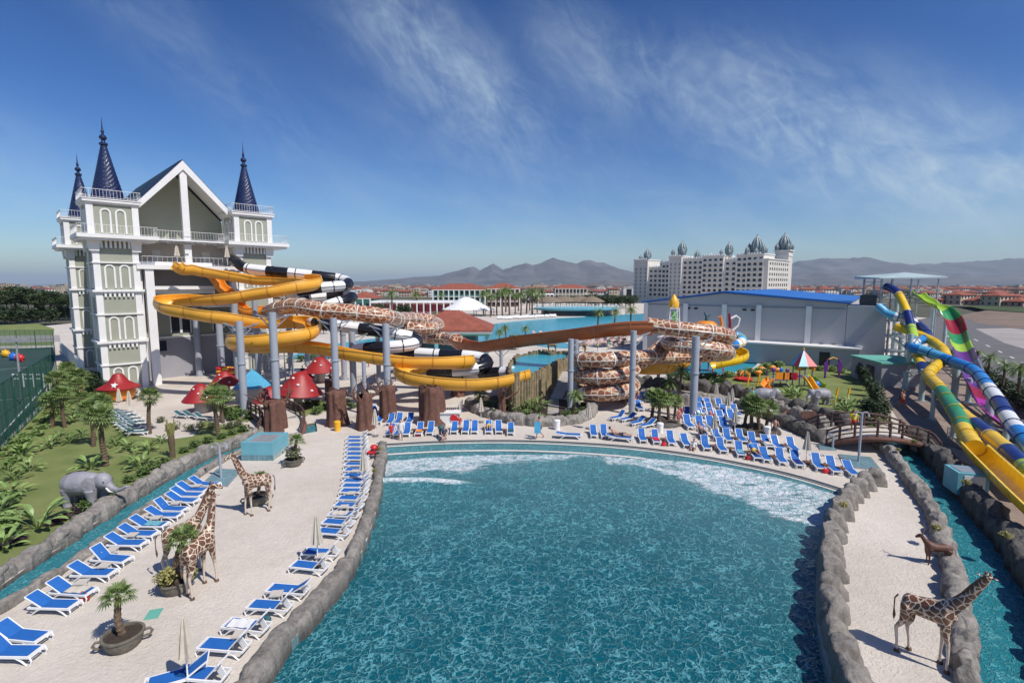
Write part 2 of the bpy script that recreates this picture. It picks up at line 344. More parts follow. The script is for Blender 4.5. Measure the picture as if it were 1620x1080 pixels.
def deckmat():
    m, nt, b = newmat('sand_deck'); Lk = nt.links.new; t = node(nt, 'ShaderNodeTexCoord')
    z1 = node(nt, 'ShaderNodeTexNoise', i_Scale=.18, i_Detail=6.0); z2 = node(nt, 'ShaderNodeTexNoise', i_Scale=6.5, i_Detail=3.0, i_Distortion=1.2)
    z3 = node(nt, 'ShaderNodeTexNoise', i_Scale=1.6, i_Detail=7.0, i_Roughness=.75)
    for z in (z1, z2, z3): Lk(t.outputs['Object'], z.inputs['Vector'])
    r = node(nt, 'ShaderNodeValToRGB'); r.color_ramp.elements[0].position = .3; r.color_ramp.elements[0].color = (.50, .445, .38, 1)
    r.color_ramp.elements[1].position = .72; r.color_ramp.elements[1].color = (.63, .575, .505, 1); Lk(z1.outputs[0], r.inputs[0])
    r2 = node(nt, 'ShaderNodeMapRange'); r2.inputs[1].default_value = .35; r2.inputs[2].default_value = .65; r2.inputs[3].default_value = .92; r2.inputs[4].default_value = 1.04
    Lk(z3.outputs[0], r2.inputs[0]); mu = node(nt, 'ShaderNodeVectorMath', operation='SCALE'); Lk(r.outputs[0], mu.inputs[0]); Lk(r2.outputs[0], mu.inputs['Scale'])
    Lk(mu.outputs[0], b.inputs['Base Color']); b.inputs['Roughness'].default_value = .85
    bp = node(nt, 'ShaderNodeBump', i_Strength=1, i_Distance=.05); Lk(z2.outputs[0], bp.inputs['Height']); Lk(bp.outputs[0], b.inputs['Normal'])
    M['sand_deck'] = m
deckmat()
tiledmat('pool_tile', (.10, .19, .20), (.14, .24, .24), (.30, .36, .35), 9, .25, .2, 3, .15)
tiledmat('shower_tile', (.08, .19, .23), (.14, .27, .31), (.35, .42, .42), 8, .25, .2, 3, .2)
tiledmat('brown_paving', (.245, .185, .155), (.27, .205, .17), (.15, .115, .095), .8, .8, .35, .5, .22, .01)
mm('grass', (.12, .17, .04), .95, .3, .45, bump=1, bscale=30, col2=(.23, .25, .085)); mm('terrain', (.06, .065, .035), 1, .3, .006, col2=(.12, .11, .075))
mm('asphalt', (.13, .125, .125), .9, .15, .15, bump=.4, bscale=30); mm('concrete', (.33, .30, .28), .9, .15, .12, bump=.3, bscale=20); mm('dirt', (.19, .14, .105), 1, .3, .1, bump=1, bscale=3)
mm('court', (.022, .055, .045), .8, .2, .3); mm('line_paint', (.6, .6, .58), .7, .08); mm('meadow', (.05, .075, .02), 1, .4, .05, bump=1, bscale=4)
# far terrain and near deck with holes for the pools
mb = MB(); mb.sheet([[(-30000, -300), (30000, -300), (30000, 30000), (-30000, 30000)]], -1.7); seat(obj('terrain', mb, M['terrain']))
mb = MB(); mb.sheet([[(-30000, 1500), (-900, 1500), (-1400, 30000), (-30000, 30000)]], -1.5)
def watermat(name, deep, shallow, net=1.1, bumpd=.06, foam=False, rough=.07, bstr=.9, fine=9.0, caustic=.55):
    m, nt, b = newmat(name); Lk = nt.links.new; t = node(nt, 'ShaderNodeTexCoord')
    nz = node(nt, 'ShaderNodeTexNoise', i_Scale=net * .9, i_Detail=3.0); Lk(t.outputs['Object'], nz.inputs['Vector'])
    mix = node(nt, 'ShaderNodeMix', data_type='VECTOR'); mix.inputs['Factor'].default_value = .33
    sc = node(nt, 'ShaderNodeVectorMath', operation='SCALE'); sc.inputs['Scale'].default_value = 2.2 / net
    sb = node(nt, 'ShaderNodeVectorMath', operation='SUBTRACT'); sb.inputs[1].default_value = (.5, .5, .5)
    Lk(nz.outputs['Color'], sb.inputs[0]); Lk(sb.outputs[0], sc.inputs[0])
    ad = node(nt, 'ShaderNodeVectorMath', operation='ADD'); Lk(t.outputs['Object'], ad.inputs[0]); Lk(sc.outputs[0], ad.inputs[1])
    v1 = node(nt, 'ShaderNodeTexVoronoi', feature='SMOOTH_F1', i_Scale=net, i_Smoothness=.25); v2 = node(nt, 'ShaderNodeTexVoronoi', feature='SMOOTH_F1', i_Scale=net * 2.3, i_Smoothness=.3)
    Lk(ad.outputs[0], v1.inputs['Vector']); Lk(ad.outputs[0], v2.inputs['Vector'])
    z3 = node(nt, 'ShaderNodeTexNoise', i_Scale=fine, i_Detail=3.0); Lk(t.outputs['Object'], z3.inputs['Vector'])
    a1 = node(nt, 'ShaderNodeMath', operation='POWER'); a1.inputs[1].default_value = 2.2; Lk(v1.outputs['Distance'], a1.inputs[0])
    a2 = node(nt, 'ShaderNodeMath', operation='POWER'); a2.inputs[1].default_value = 2.0; Lk(v2.outputs['Distance'], a2.inputs[0])
    a3 = node(nt, 'ShaderNodeMath', operation='MULTIPLY_ADD'); a3.inputs[1].default_value = .45; Lk(a2.outputs[0], a3.inputs[0]); Lk(a1.outputs[0], a3.inputs[2])
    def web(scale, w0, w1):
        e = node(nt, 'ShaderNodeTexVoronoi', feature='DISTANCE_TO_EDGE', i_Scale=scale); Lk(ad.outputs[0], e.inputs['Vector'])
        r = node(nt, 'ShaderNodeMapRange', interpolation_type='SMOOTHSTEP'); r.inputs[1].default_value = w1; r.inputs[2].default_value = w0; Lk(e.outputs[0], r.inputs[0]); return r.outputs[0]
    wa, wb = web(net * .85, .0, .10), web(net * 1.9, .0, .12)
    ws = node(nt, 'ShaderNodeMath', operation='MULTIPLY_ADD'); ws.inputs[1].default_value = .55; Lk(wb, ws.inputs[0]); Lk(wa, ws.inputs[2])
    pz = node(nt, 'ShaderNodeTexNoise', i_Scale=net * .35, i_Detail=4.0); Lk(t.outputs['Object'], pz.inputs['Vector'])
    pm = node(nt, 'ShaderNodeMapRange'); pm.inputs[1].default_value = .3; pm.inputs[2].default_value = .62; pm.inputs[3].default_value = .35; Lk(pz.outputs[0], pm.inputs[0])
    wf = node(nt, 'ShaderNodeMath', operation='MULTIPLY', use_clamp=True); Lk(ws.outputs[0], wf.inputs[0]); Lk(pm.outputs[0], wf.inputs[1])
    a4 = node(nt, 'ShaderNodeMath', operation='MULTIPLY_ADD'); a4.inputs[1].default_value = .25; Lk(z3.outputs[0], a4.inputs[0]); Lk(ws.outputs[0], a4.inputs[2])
    bp = node(nt, 'ShaderNodeBump', i_Strength=bstr, i_Distance=bumpd); Lk(a4.outputs[0], bp.inputs['Height'])
    zz = node(nt, 'ShaderNodeTexNoise', i_Scale=.12, i_Detail=3.0); Lk(t.outputs['Object'], zz.inputs['Vector'])
    mx = node(nt, 'ShaderNodeMix', data_type='RGBA'); mx.inputs['A'].default_value = (*shallow, 1); mx.inputs['B'].default_value = (*deep, 1)
    if foam:
        at = node(nt, 'ShaderNodeAttribute', attribute_name='depth'); Lk(at.outputs['Fac'], mx.inputs['Factor'])
        af = node(nt, 'ShaderNodeAttribute', attribute_name='foam')
        mp = node(nt, 'ShaderNodeMapping'); mp.inputs['Scale'].default_value = (.5, 1.1, 1); mp.inputs['Rotation'].default_value = (0, 0, R(8)); Lk(t.outputs['Object'], mp.inputs[0])
        f1 = node(nt, 'ShaderNodeTexNoise', i_Scale=1.35, i_Detail=8.0, i_Roughness=.68, i_Distortion=1.6); Lk(mp.outputs[0], f1.inputs['Vector'])
        s1 = node(nt, 'ShaderNodeMath', operation='ADD'); Lk(f1.outputs[0], s1.inputs[0]); Lk(af.outputs['Fac'], s1.inputs[1])
        r1 = node(nt, 'ShaderNodeMapRange', interpolation_type='SMOOTHSTEP'); r1.inputs[1].default_value = .96; r1.inputs[2].default_value = 1.22; Lk(s1.outputs[0], r1.inputs[0])
        m2 = node(nt, 'ShaderNodeMix', data_type='RGBA'); m2.inputs['B'].default_value = (.66, .68, .70, 1); Lk(r1.outputs[0], m2.inputs['Factor']); Lk(mx.outputs['Result'], m2.inputs['A'])
        Lk(m2.outputs['Result'], b.inputs['Base Color'])
        r2 = node(nt, 'ShaderNodeMapRange'); r2.inputs[3].default_value = rough; r2.inputs[4].default_value = .75; Lk(r1.outputs[0], r2.inputs[0]); Lk(r2.outputs[0], b.inputs['Roughness'])
    else:
        Lk(zz.outputs[0], mx.inputs['Factor']); Lk(mx.outputs['Result'], b.inputs['Base Color']); b.inputs['Roughness'].default_value = rough
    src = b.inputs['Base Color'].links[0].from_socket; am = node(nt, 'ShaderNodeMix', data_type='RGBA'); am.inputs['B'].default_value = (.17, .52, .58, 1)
    wk = node(nt, 'ShaderNodeMath', operation='MULTIPLY'); wk.inputs[1].default_value = caustic; Lk(wf.outputs[0], wk.inputs[0]); Lk(wk.outputs[0], am.inputs['Factor']); Lk(src, am.inputs['A']); Lk(am.outputs['Result'], b.inputs['Base Color'])  # pale line web painted into the base colour, standing in for caustic light
    Lk(bp.outputs[0], b.inputs['Normal']); b.inputs['IOR'].default_value = 1.33; b.inputs['Specular IOR Level'].default_value = .38; M[name] = m; return m
watermat('wave_water', (.004, .088, .118), (.085, .21, .23), 2.3, .055, foam=True, caustic=.62)
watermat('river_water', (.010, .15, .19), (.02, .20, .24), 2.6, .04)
watermat('lagoon_water', (.03, .27, .36), (.045, .32, .41), .5, .03, rough=.2, bstr=.35, fine=3, caustic=.1); watermat('sea_water', (.03, .06, .10), (.03, .06, .10), .02, .1, rough=.4, bstr=.2, caustic=0)
seat(obj('sea', mb, M['sea_water']))
WZ = -.38
poolL = [(612, 704), (609, 725), (605, 765), (597, 800), (588, 832), (577, 862), (556, 902), (528, 940), (498, 972), (466, 1008), (436, 1046), (408, 1084), (372, 1140)]
poolR = [(1348, 781), (1322, 803), (1306, 830), (1297, 860), (1292, 900), (1291, 950), (1295, 1000), (1305, 1045), (1320, 1090), (1345, 1150)]
poolF = [(612, 704), (700, 699.5), (800, 698), (900, 701), (1000, 708), (1100, 721), (1200, 740), (1270, 757), (1348, 781)]
PL = [G(*p) for p in poolL] + [Vector((-5.2, 5, 0))]; PR = [G(*p) for p in poolR] + [Vector((7.6, 5, 0))]; PF = [G(*p) for p in poolF]
PLs, PRs, PFs = spline(PL, .5), spline(PR, .5), spline(PF, .5)
pool_hole = PFs + PRs[1:] + PLs[::-1][:-1]
rivL_out = [(-60, 968), (0, 927), (52, 891), (104, 860), (145, 831), (215, 787), (285, 745), (337, 719), (376, 704), (412, 690), (440, 679), (500, 668)]   # water's left edge
rivL_in = [(-70, 1020), (0, 979), (28, 955), (65, 932), (91, 914), (148, 875), (197, 839), (249, 797), (283, 779), (321, 753), (345, 735), (384, 717), (420, 702), (470, 690), (510, 682)]
RLo = spline([G(x, y) for x, y in rivL_out], .5); RLi0 = spline([G(x, y) for x, y in rivL_in], .5)
RLi = [p + Vector((-.42, 0, 0)) for p in RLi0]
rivR_w = [(1250, 655), (1300, 676), (1345, 688), (1385, 700), (1412, 720), (1440, 752), (1466, 785), (1489, 825), (1505, 865), (1517, 905), (1528, 960), (1538, 1020), (1548, 1090), (1560, 1160)]     # water's left edge
rivR_e = [(1270, 640), (1330, 660), (1400, 678), (1435, 694), (1462, 718), (1490, 750), (1520, 784), (1550, 818), (1582, 858), (1612, 905), (1640, 960), (1670, 1040), (1700, 1160)]
RRw = spline([G(x, y) for x, y in rivR_w], .5); RRe = spline([G(x, y) for x, y in rivR_e], .5)
# smaller waters behind
lagoon = [(640, 533), (700, 527), (745, 518), (790, 510), (850, 504.5), (930, 500), (1015, 496), (1040, 505), (1030, 520), (960, 531), (850, 538), (740, 541)]
pool_b = [(455, 567), (470, 558), (500, 549), (540, 541), (600, 533), (650, 531), (672, 536), (640, 545), (600, 552), (560, 561), (515, 568)]
kidpool = [(1000, 582), (1060, 566), (1120, 558), (1172, 558), (1194, 566), (1196, 578), (1172, 587), (1120, 592), (1050, 592)]
slimpool = [(846, 536), (880, 540), (905, 545), (900, 551), (850, 547)]
holes = {'lagoon': lagoon, 'swimming_pool': pool_b, 'kids_pool': kidpool}
hs = {k: spline([G(x, y) for x, y in v], 1.5, True) for k, v in holes.items()}
RR_hole = RRw + RRe[::-1]; RL_hole = RLo + RLi[::-1]
outer = [(-75, 2), (120, 2), (150, 60), (150, 330), (-150, 330), (-130, 60)]
mb = MB(); mb.sheet([outer, pool_hole, RL_hole, RR_hole] + list(hs.values()), 0)
deck = seat(obj('pool_deck', mb, M['sand_deck'], fix=False))
def skirt(name, loop, z0, z1, m):
    mb = MB(); n = len(loop)
    mb.add([(p[0], p[1], z1) for p in loop] + [(p[0], p[1], z0) for p in loop], [(i, (i + 1) % n, n + (i + 1) % n, n + i) for i in range(n)])
    return seat(obj(name, mb, m))
skirt('pool_wall', pool_hole, -1.6, 0, M['pool_tile']); skirt('river_bank', RL_hole, -1.6, 0, M['cement']); skirt('river_bank', RR_hole, -1.6, 0, M['cement'])
for k, lp in hs.items(): skirt(k + '_edge', lp, -1.0, 0, M['stone_white'])
# wave pool surface: a fine Coons patch that carries depth and foam
def resamp(pts, n):
    d = [0]
    for i in range(1, len(pts)): d.append(d[-1] + (pts[i] - pts[i - 1]).length)
    out = []; j = 0
    for k in range(n + 1):
        t = d[-1] * k / n
        while j < len(pts) - 2 and d[j + 1] < t: j += 1
        out.append(pts[j].lerp(pts[j + 1], (t - d[j]) / max(1e-9, d[j + 1] - d[j])))
    return out
nu, nv = 190, 230
Fc = resamp(PFs, nu); Lc = resamp(PLs, nv); Rc = resamp(PRs, nv); Bc = resamp([PLs[-1], PRs[-1]], nu)
def tab(t, T):
    for i in range(len(T) - 1):
        if t <= T[i + 1][0]: return lerp(T[i][1], T[i + 1][1], (t - T[i][0]) / (T[i + 1][0] - T[i][0]))
    return T[-1][1]
vs = []; dep = []; foam = []
for j in range(nv + 1):
    v = j / nv
    for i in range(nu + 1):
        u = i / nu
        p = (Fc[i] * (1 - v) + Bc[i] * v) + (Lc[j] * (1 - u) + Rc[j] * u) - (Fc[0] * (1 - u) * (1 - v) + Fc[-1] * u * (1 - v) + Bc[0] * (1 - u) * v + Bc[-1] * u * v)
        d = min((p - q).length for q in Fc[max(0, i - 45):i + 46:3])
        d1 = tab(u, [(0, 6.2), (.12, 6.6), (.25, 5.4), (.38, 4.3), (.5, 3.7), (.62, 4.4), (.75, 6.0), (.88, 6.8), (1, 6.4)])
        d0 = tab(u, [(0, 2.1), (.3, 1.7), (.6, .9), (.8, .2), (1, .05)])
        w = noise.noise(Vector((p.x * .35, p.y * .35, 3))) * 1.1
        f = 0
        if d > d0: f = max(0, min(1, (d - d0) / .5)) * max(0, min(1, (d1 * 1.12 + w - d) / 2.4)) * .66
        # crest of the wave running in at the left
        yc = 30.9 + .25 * math.sin(p.x * .7); cr = math.exp(-((p.y - yc) / .55) ** 2) * max(0, 1 - max(0, (u - .16)) / .12) if u < .3 else 0
        f = max(f, cr * .85); hh = cr * .28
        if d < d0: hh += 0
        pz = WZ + hh + .035 * noise.noise(Vector((p.x * .5, p.y * .8, 0))) + (max(0, 1 - d / 2.6) * .28)
        vs.append((p.x, p.y, pz)); foam.append(f); dep.append(max(0, min(1, (d - .4) / 16)) ** .7)
fs = [(j * (nu + 1) + i, (j + 1) * (nu + 1) + i, (j + 1) * (nu + 1) + i + 1, j * (nu + 1) + i + 1) for j in range(nv) for i in range(nu)]
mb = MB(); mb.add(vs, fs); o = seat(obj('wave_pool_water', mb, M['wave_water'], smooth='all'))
for nm, dat in (('depth', dep), ('foam', foam)):
    a = o.data.attributes.new(nm, 'FLOAT', 'POINT'); a.data.foreach_set('value', dat)
# trench grate and pale coping lines along the beach edge
def ribbon(name, pts, off0, off1, z, m, z2=None, seatit=True):
    fr = frames(pts); mb = MB(); n = len(fr)
    vs = [p + r * off0 + Vector((0, 0, z)) for p, r, u, t in fr] + [p + r * off1 + Vector((0, 0, z if z2 is None else z2)) for p, r, u, t in fr]
    mb.add(vs, [(i, i + 1, n + i + 1, n + i) for i in range(n - 1)]); o = obj(name, mb, m)
    return seat(o) if seatit else o
ribbon('drain_channel', PFs, -.05, -.38, .006, M['dark_steel']); ribbon('drain_rim', PFs, -.4, -.5, .008, M['stone_white'])
ribbon('pool_coping', PFs, .02, .16, -.06, M['stone_white'], -.09); ribbon('pool_step', PFs[:int(len(PFs) * .62)], 1.35, 1.6, -.21, M['stone_white'], -.23)
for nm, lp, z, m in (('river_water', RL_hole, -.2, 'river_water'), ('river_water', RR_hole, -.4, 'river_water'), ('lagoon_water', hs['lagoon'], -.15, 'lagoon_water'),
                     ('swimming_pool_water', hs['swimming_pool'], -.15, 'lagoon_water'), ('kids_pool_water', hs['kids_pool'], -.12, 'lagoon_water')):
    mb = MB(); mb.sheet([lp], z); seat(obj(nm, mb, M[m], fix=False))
mb = MB(); mb.sheet([spline([G(x, y) for x, y in slimpool], 1, True)], .012); seat(obj('paddling_pool_water', mb, M['lagoon_water'], fix=False))
def ground(name, px, z, m, step=None):
    lp = [G(x, y) for x, y in px]; lp = spline(lp, step, True) if step else lp
    mb = MB(); mb.sheet([lp], z); return seat(obj(name, mb, M[m], fix=False))
lw = [p + Vector((-.5, 0, 0)) for p in RLo if p.y > 12 and p.y < 45]
lawn = lw + [G(x, y) for x, y in [(398, 683), (385, 674), (352, 672), (325, 664), (305, 690), (270, 695), (222, 690), (196, 673), (182, 650), (172, 622), (128, 590), (95, 572), (70, 642), (0, 714)]] + [Vector((-50, 27, 0)), Vector((-40, 12, 0))]
mb = MB(); mb.sheet([lawn], .012); seat(obj('left_lawn', mb, M['grass'], fix=False))
ground('right_lawn', [(1010, 612), (1060, 598), (1160, 592), (1196, 582), (1215, 566), (1262, 560), (1350, 566), (1362, 585), (1392, 640), (1412, 668), (1380, 676), (1330, 655), (1270, 636), (1190, 622), (1100, 618)], .012, 'grass', 3)
ground('flower_bed', [(1176, 594), (1202, 583), (1222, 566), (1250, 556), (1262, 562), (1236, 574), (1212, 592), (1190, 597)], .02, 'soil', 2)
pav = [p + Vector((.9, 0, 0)) for p in RRe if p.y < 44][::-1][:]
mb = MB(); mb.sheet([[(75, 4), (90, 80)] + [G(x, y) for x, y in [(1500, 562), (1372, 566), (1392, 620), (1424, 668), (1452, 690)]] + [p for p in pav[::-1] if p.y < 40][:]], .014)
seat(obj('brown_paving', mb, M['brown_paving'], fix=False))
ground('bed_between_walls', [(740, 640), (800, 655), (860, 668), (900, 668), (930, 655), (940, 640), (900, 632), (820, 628), (760, 626)], .014, 'soil', 2)
ground('mushroom_lawn', [(448, 668), (470, 640), (500, 632), (528, 640), (520, 650), (490, 655), (478, 662)], .012, 'grass', 2); ground('palm_bed', [(350, 645), (378, 640), (398, 650), (392, 668), (360, 664)], .012, 'grass', 2)
ground('road', [(1436, 508), (1480, 501), (1545, 498), (1800, 560), (2100, 700), (1900, 760), (1620, 633), (1540, 585), (1500, 560), (1470, 535)], .016, 'asphalt')
ground('concrete_yard', [(1543, 520), (1600, 519), (1700, 532), (1760, 590), (1650, 560), (1590, 543)], .024, 'concrete')
ground('dirt_lot', [(1515, 499), (1560, 491), (1660, 497), (1900, 520), (1720, 532), (1600, 518), (1545, 511)], .03, 'dirt')
ground('meadow', [(1520, 482), (1560, 479.5), (1800, 480), (1900, 500), (1660, 496), (1560, 490)], .04, 'meadow')
def roadline(a, b, w=.3, z=.03):
    a, b = G(*a), G(*b); t = (b - a).normalized(); r = Vector((t.y, -t.x, 0)) * w / 2
    mb = MB(); mb.add([a - r + Vector((0, 0, z)), a + r + Vector((0, 0, z)), b + r + Vector((0, 0, z)), b - r + Vector((0, 0, z))], [(0, 1, 2, 3)]); seat(obj('road_marking', mb, M['line_paint']))
roadline((1494, 529), (1628, 600), .35)
for i in range(7): roadline((1503 + i * 19, 518 + i * 9.2), (1509 + i * 19, 521 + i * 9.2), .3)
ground('sports_court', [(-200, 760), (0, 706), (66, 636), (88, 568), (84, 549), (0, 553), (-200, 580)], .014, 'court')
ground('playing_field', [(-60, 548), (84, 546), (86, 520), (60, 512), (-60, 516)], .02, 'grass'); ground('service_path', [(-60, 545), (96, 540), (94, 530), (-60, 532)], .03, 'concrete')
for a, b in (((0, 633), (60, 628)), ((0, 690), (80, 601)), ((0, 585), (82, 577))): roadline(a, b, .12, .03)
# hills
def hills(name, prof, Y, deep, seed, rough=1.0, m='hill'):
    x0, x1 = prof[0][0], prof[-1][0]; n = 260; nr = 26; vs = []
    for j in range(nr + 1):
        q = (j / nr) * 2 - 1
        for i in range(n + 1):
            px = lerp(x0, x1, i / n); py = tab(px, prof); p = P(px, py, Y); X = p.x; h = max(0, p.z + 20)
            yy = Y + q * deep; k = 1 - abs(q) ** .85
            rn = noise.fractal(Vector((X * .0012 * rough, yy * .0011 * rough, seed)), .9, 2.1, 6) * .5
            rg = 1 - abs(noise.noise(Vector((X * .0022, yy * .0009, seed + 5)))) * 1.5
            z = h * max(0, k * (.75 + .25 * k + (1 - k) * (rn * 1.3 + rg * .35)))
            z += h * .035 * noise.noise(Vector((X * .01, yy * .01, seed)))
            vs.append((X * (yy / Y) if q > 0 else X, yy, z - 20))
    mb = MB(); mb.add(vs, [(j * (n + 1) + i, j * (n + 1) + i + 1, (j + 1) * (n + 1) + i + 1, (j + 1) * (n + 1) + i) for j in range(nr) for i in range(n)])
    seat(obj(name, mb, M[m], smooth='all', fix=False))
mm('hill', (.05, .052, .055), 1, .4, .0025, col2=(.15, .14, .13))
hills('mountain_range', [(520, 452), (545, 445), (577, 445), (600, 443), (631, 441), (655, 438), (674, 437), (696, 436), (708, 432), (719, 429), (733, 426), (747, 421), (753, 423), (759, 427), (770, 422), (781, 417), (789, 422), (796, 427), (812, 421), (832, 416.5), (843, 420), (852, 417), (864, 412), (875, 408.5), (888, 411), (901, 415), (912, 417), (922, 413), (935, 411.5), (946, 415), (957, 416), (968, 421), (980, 425), (1003, 431), (1030, 438), (1060, 445), (1080, 452)], 9000, 2600, 1.5)
hills('mountain_range', [(1080, 450), (1130, 436), (1180, 426), (1220, 423), (1249, 420), (1256, 414.5), (1263, 413), (1285, 411), (1310, 408), (1334, 409), (1350, 408), (1369, 405.5), (1383, 410), (1400, 415), (1420, 416), (1442, 419), (1460, 416.5), (1480, 417), (1498, 414.5), (1512, 415.5), (1530, 414), (1550, 412.5), (1568, 413), (1580, 411), (1592, 409), (1620, 408.5), (1680, 412), (1760, 420), (1850, 440)], 9800, 2800, 7.7)
hills('near_hills', [(1180, 449), (1230, 443), (1270, 438), (1290, 431), (1300, 431.5), (1325, 438), (1360, 441), (1400, 443), (1460, 441), (1500, 437), (1540, 439), (1580, 434), (1610, 433), (1660, 431), (1750, 438), (1850, 449)], 6500, 1400, 3.3, 1.6)
hills('near_hills', [(880, 451), (920, 449), (945, 446.5), (958, 442.5), (965, 444.5), (980, 446), (1010, 446), (1060, 451)], 3600, 500, 9.1, 2)
# ---------------------------------------------------------------- rock walls
def rockwall(name, label, pts, width, height, lump=1.2, m='rock', seed=0, z0=-.5, butt=0, side=1, step=.13, hv=.45, sharp=.7):
    pts = spline(pts, step); fr = frames(pts); rnd = random.Random(seed); mb = MB(); n = 18; vs = []; s = 0; b = 0; ln = lump * rnd.uniform(.7, 1.3); hk = rnd.uniform(1 - hv, 1); wk = rnd.uniform(.85, 1.1)
    nh, nw = rnd.uniform(1 - hv, 1), 1
    for i, (p, r, u, t) in enumerate(fr):
        if i: s += (p - fr[i - 1][0]).length
        ph = (s - b) / ln
        if ph >= 1: b = s; ln = lump * rnd.uniform(.6, 1.4); hk = rnd.uniform(1 - hv, 1); wk = rnd.uniform(.85, 1.15); ph = 0
        cre = math.sin(math.pi * min(1, max(0, ph))) ** .45
        hh = height * hk * (1 - sharp * .4 * (1 - cre)); ww = width * wk * (1 - sharp * .35 * (1 - cre))
        end = min(1, i / 4 + .15, (len(fr) - 1 - i) / 4 + .15)
        for k in range(n + 1):
            a = math.pi * k / n; cx = -math.cos(a); cz = math.sin(a) ** .55
            x = ww / 2 * (abs(cx) ** .75) * (1 if cx > 0 else -1)
            if butt and cx * side > .05: x += side * butt * (.05 + .95 * cre ** 4) * (1 - cz * .75) * (1 if (int(s / lump) % 1 == 0) else .5)
            q = Vector((p.x + r.x * x, p.y + r.y * x, (hh * cz) * end)); dn = noise.noise_vector(q * 1.5 + Vector((seed * 7, 0, 0))) * .15 + noise.noise_vector(q * 3.6) * .10 + noise.noise_vector(q * 8.5) * .04
            q += dn * min(1, height + .2); q.z = q.z if 0 < k < n else z0
            vs.append(q)
    m_ = n + 1
    mb.add(vs, [(i * m_ + k, i * m_ + k + 1, (i + 1) * m_ + k + 1, (i + 1) * m_ + k) for i in range(len(fr) - 1) for k in range(n)] + [tuple(range(m_)), tuple((len(fr) - 1) * m_ + k for k in range(m_))])
    o = obj(name, mb, M[m], smooth='all', W=False); return tag(o, label, 'rock wall')
off = lambda pts, r: [p + f[1] * r for p, f in zip(pts, frames(pts))]
cut = lambda pts, a, b: [p for p in pts if a < p.y < b]
wl = [Vector((p.x - .34, p.y, 0)) for p in RLo[::4]]
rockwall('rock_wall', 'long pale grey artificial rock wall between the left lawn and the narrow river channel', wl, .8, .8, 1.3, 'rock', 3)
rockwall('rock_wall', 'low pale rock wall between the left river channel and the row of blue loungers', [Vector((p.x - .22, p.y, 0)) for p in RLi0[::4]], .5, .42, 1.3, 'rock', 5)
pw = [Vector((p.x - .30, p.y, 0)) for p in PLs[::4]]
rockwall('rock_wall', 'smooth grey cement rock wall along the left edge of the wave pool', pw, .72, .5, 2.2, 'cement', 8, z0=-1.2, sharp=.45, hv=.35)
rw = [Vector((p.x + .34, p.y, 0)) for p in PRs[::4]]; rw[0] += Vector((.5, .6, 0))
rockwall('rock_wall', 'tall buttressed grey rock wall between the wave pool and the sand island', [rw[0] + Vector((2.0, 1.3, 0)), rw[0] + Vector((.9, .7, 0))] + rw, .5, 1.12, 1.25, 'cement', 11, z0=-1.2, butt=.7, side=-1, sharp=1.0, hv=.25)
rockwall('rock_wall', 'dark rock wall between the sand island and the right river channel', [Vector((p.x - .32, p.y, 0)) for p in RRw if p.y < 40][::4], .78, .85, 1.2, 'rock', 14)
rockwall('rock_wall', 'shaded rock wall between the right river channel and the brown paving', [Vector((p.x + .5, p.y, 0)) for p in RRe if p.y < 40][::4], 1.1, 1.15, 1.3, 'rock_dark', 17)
def rk(label, px, w, h, lump, m, sd, **k): return rockwall('rock_wall', label, [G(x, y) for x, y in px], w, h, lump, m, sd, **k)
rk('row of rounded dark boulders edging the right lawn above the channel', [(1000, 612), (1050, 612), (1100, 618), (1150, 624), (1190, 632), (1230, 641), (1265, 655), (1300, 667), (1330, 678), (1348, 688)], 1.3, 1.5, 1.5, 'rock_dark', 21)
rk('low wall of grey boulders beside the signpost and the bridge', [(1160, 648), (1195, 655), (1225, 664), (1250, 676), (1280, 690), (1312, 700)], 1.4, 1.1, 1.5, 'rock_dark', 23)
rk('short grey boulder wall behind the signpost near the lying elephant', [(1215, 640), (1240, 650), (1275, 664), (1315, 682)], 1.0, 1.0, 1.2, 'rock', 24)
rk('pale boulder wall in front of the green planting bed behind the pool loungers', [(742, 640), (758, 653), (790, 664), (830, 671), (868, 673), (905, 669), (930, 660), (940, 643)], 1.1, 1.0, 1.4, 'rock', 27)
rk('boulder wall behind the loungers under the round spiral tubes', [(1000, 625), (1040, 632), (1090, 640), (1150, 640)], 1.0, 1.6, 1.5, 'rock', 29)
# ================================================================ castle
def arch_frame(mb, w, h, t, d=.12, y=0, cx=0, z0=0, n=8):     # white outline of a round-headed window in the x-z plane, facing -y
    r = w / 2; out = [(-r, 0), (-r, h - r)] + [(-r * math.cos(math.pi * k / n), h - r + r * math.sin(math.pi * k / n)) for k in range(1, n)] + [(r, h - r), (r, 0)]
    ri = r - t; inn = [(-ri, 0), (-ri, h - r)] + [(-ri * math.cos(math.pi * k / n), h - r + ri * math.sin(math.pi * k / n)) for k in range(1, n)] + [(ri, h - r), (ri, 0)]
    m = len(out); vs = [(cx + a, y - d, z0 + b) for a, b in out] + [(cx + a, y - d, z0 + b) for a, b in inn] + [(cx + a, y, z0 + b) for a, b in out] + [(cx + a, y, z0 + b) for a, b in inn]; fs = []
    for i in range(m - 1):
        fs += [(i, i + 1, m + i + 1, m + i), (2 * m + i, 2 * m + i + 1, i + 1, i), (m + i, m + i + 1, 3 * m + i + 1, 3 * m + i)]
    mb.add(vs, fs)
def arch_pane(mb, w, h, y, cx, z0, n=8):
    r = w / 2; pts = [(-r, 0), (-r, h - r)] + [(-r * math.cos(math.pi * k / n), h - r + r * math.sin(math.pi * k / n)) for k in range(1, n)] + [(r, h - r), (r, 0)]
    mb.add([(cx + a, y, z0 + b) for a, b in pts], [tuple(range(len(pts)))])
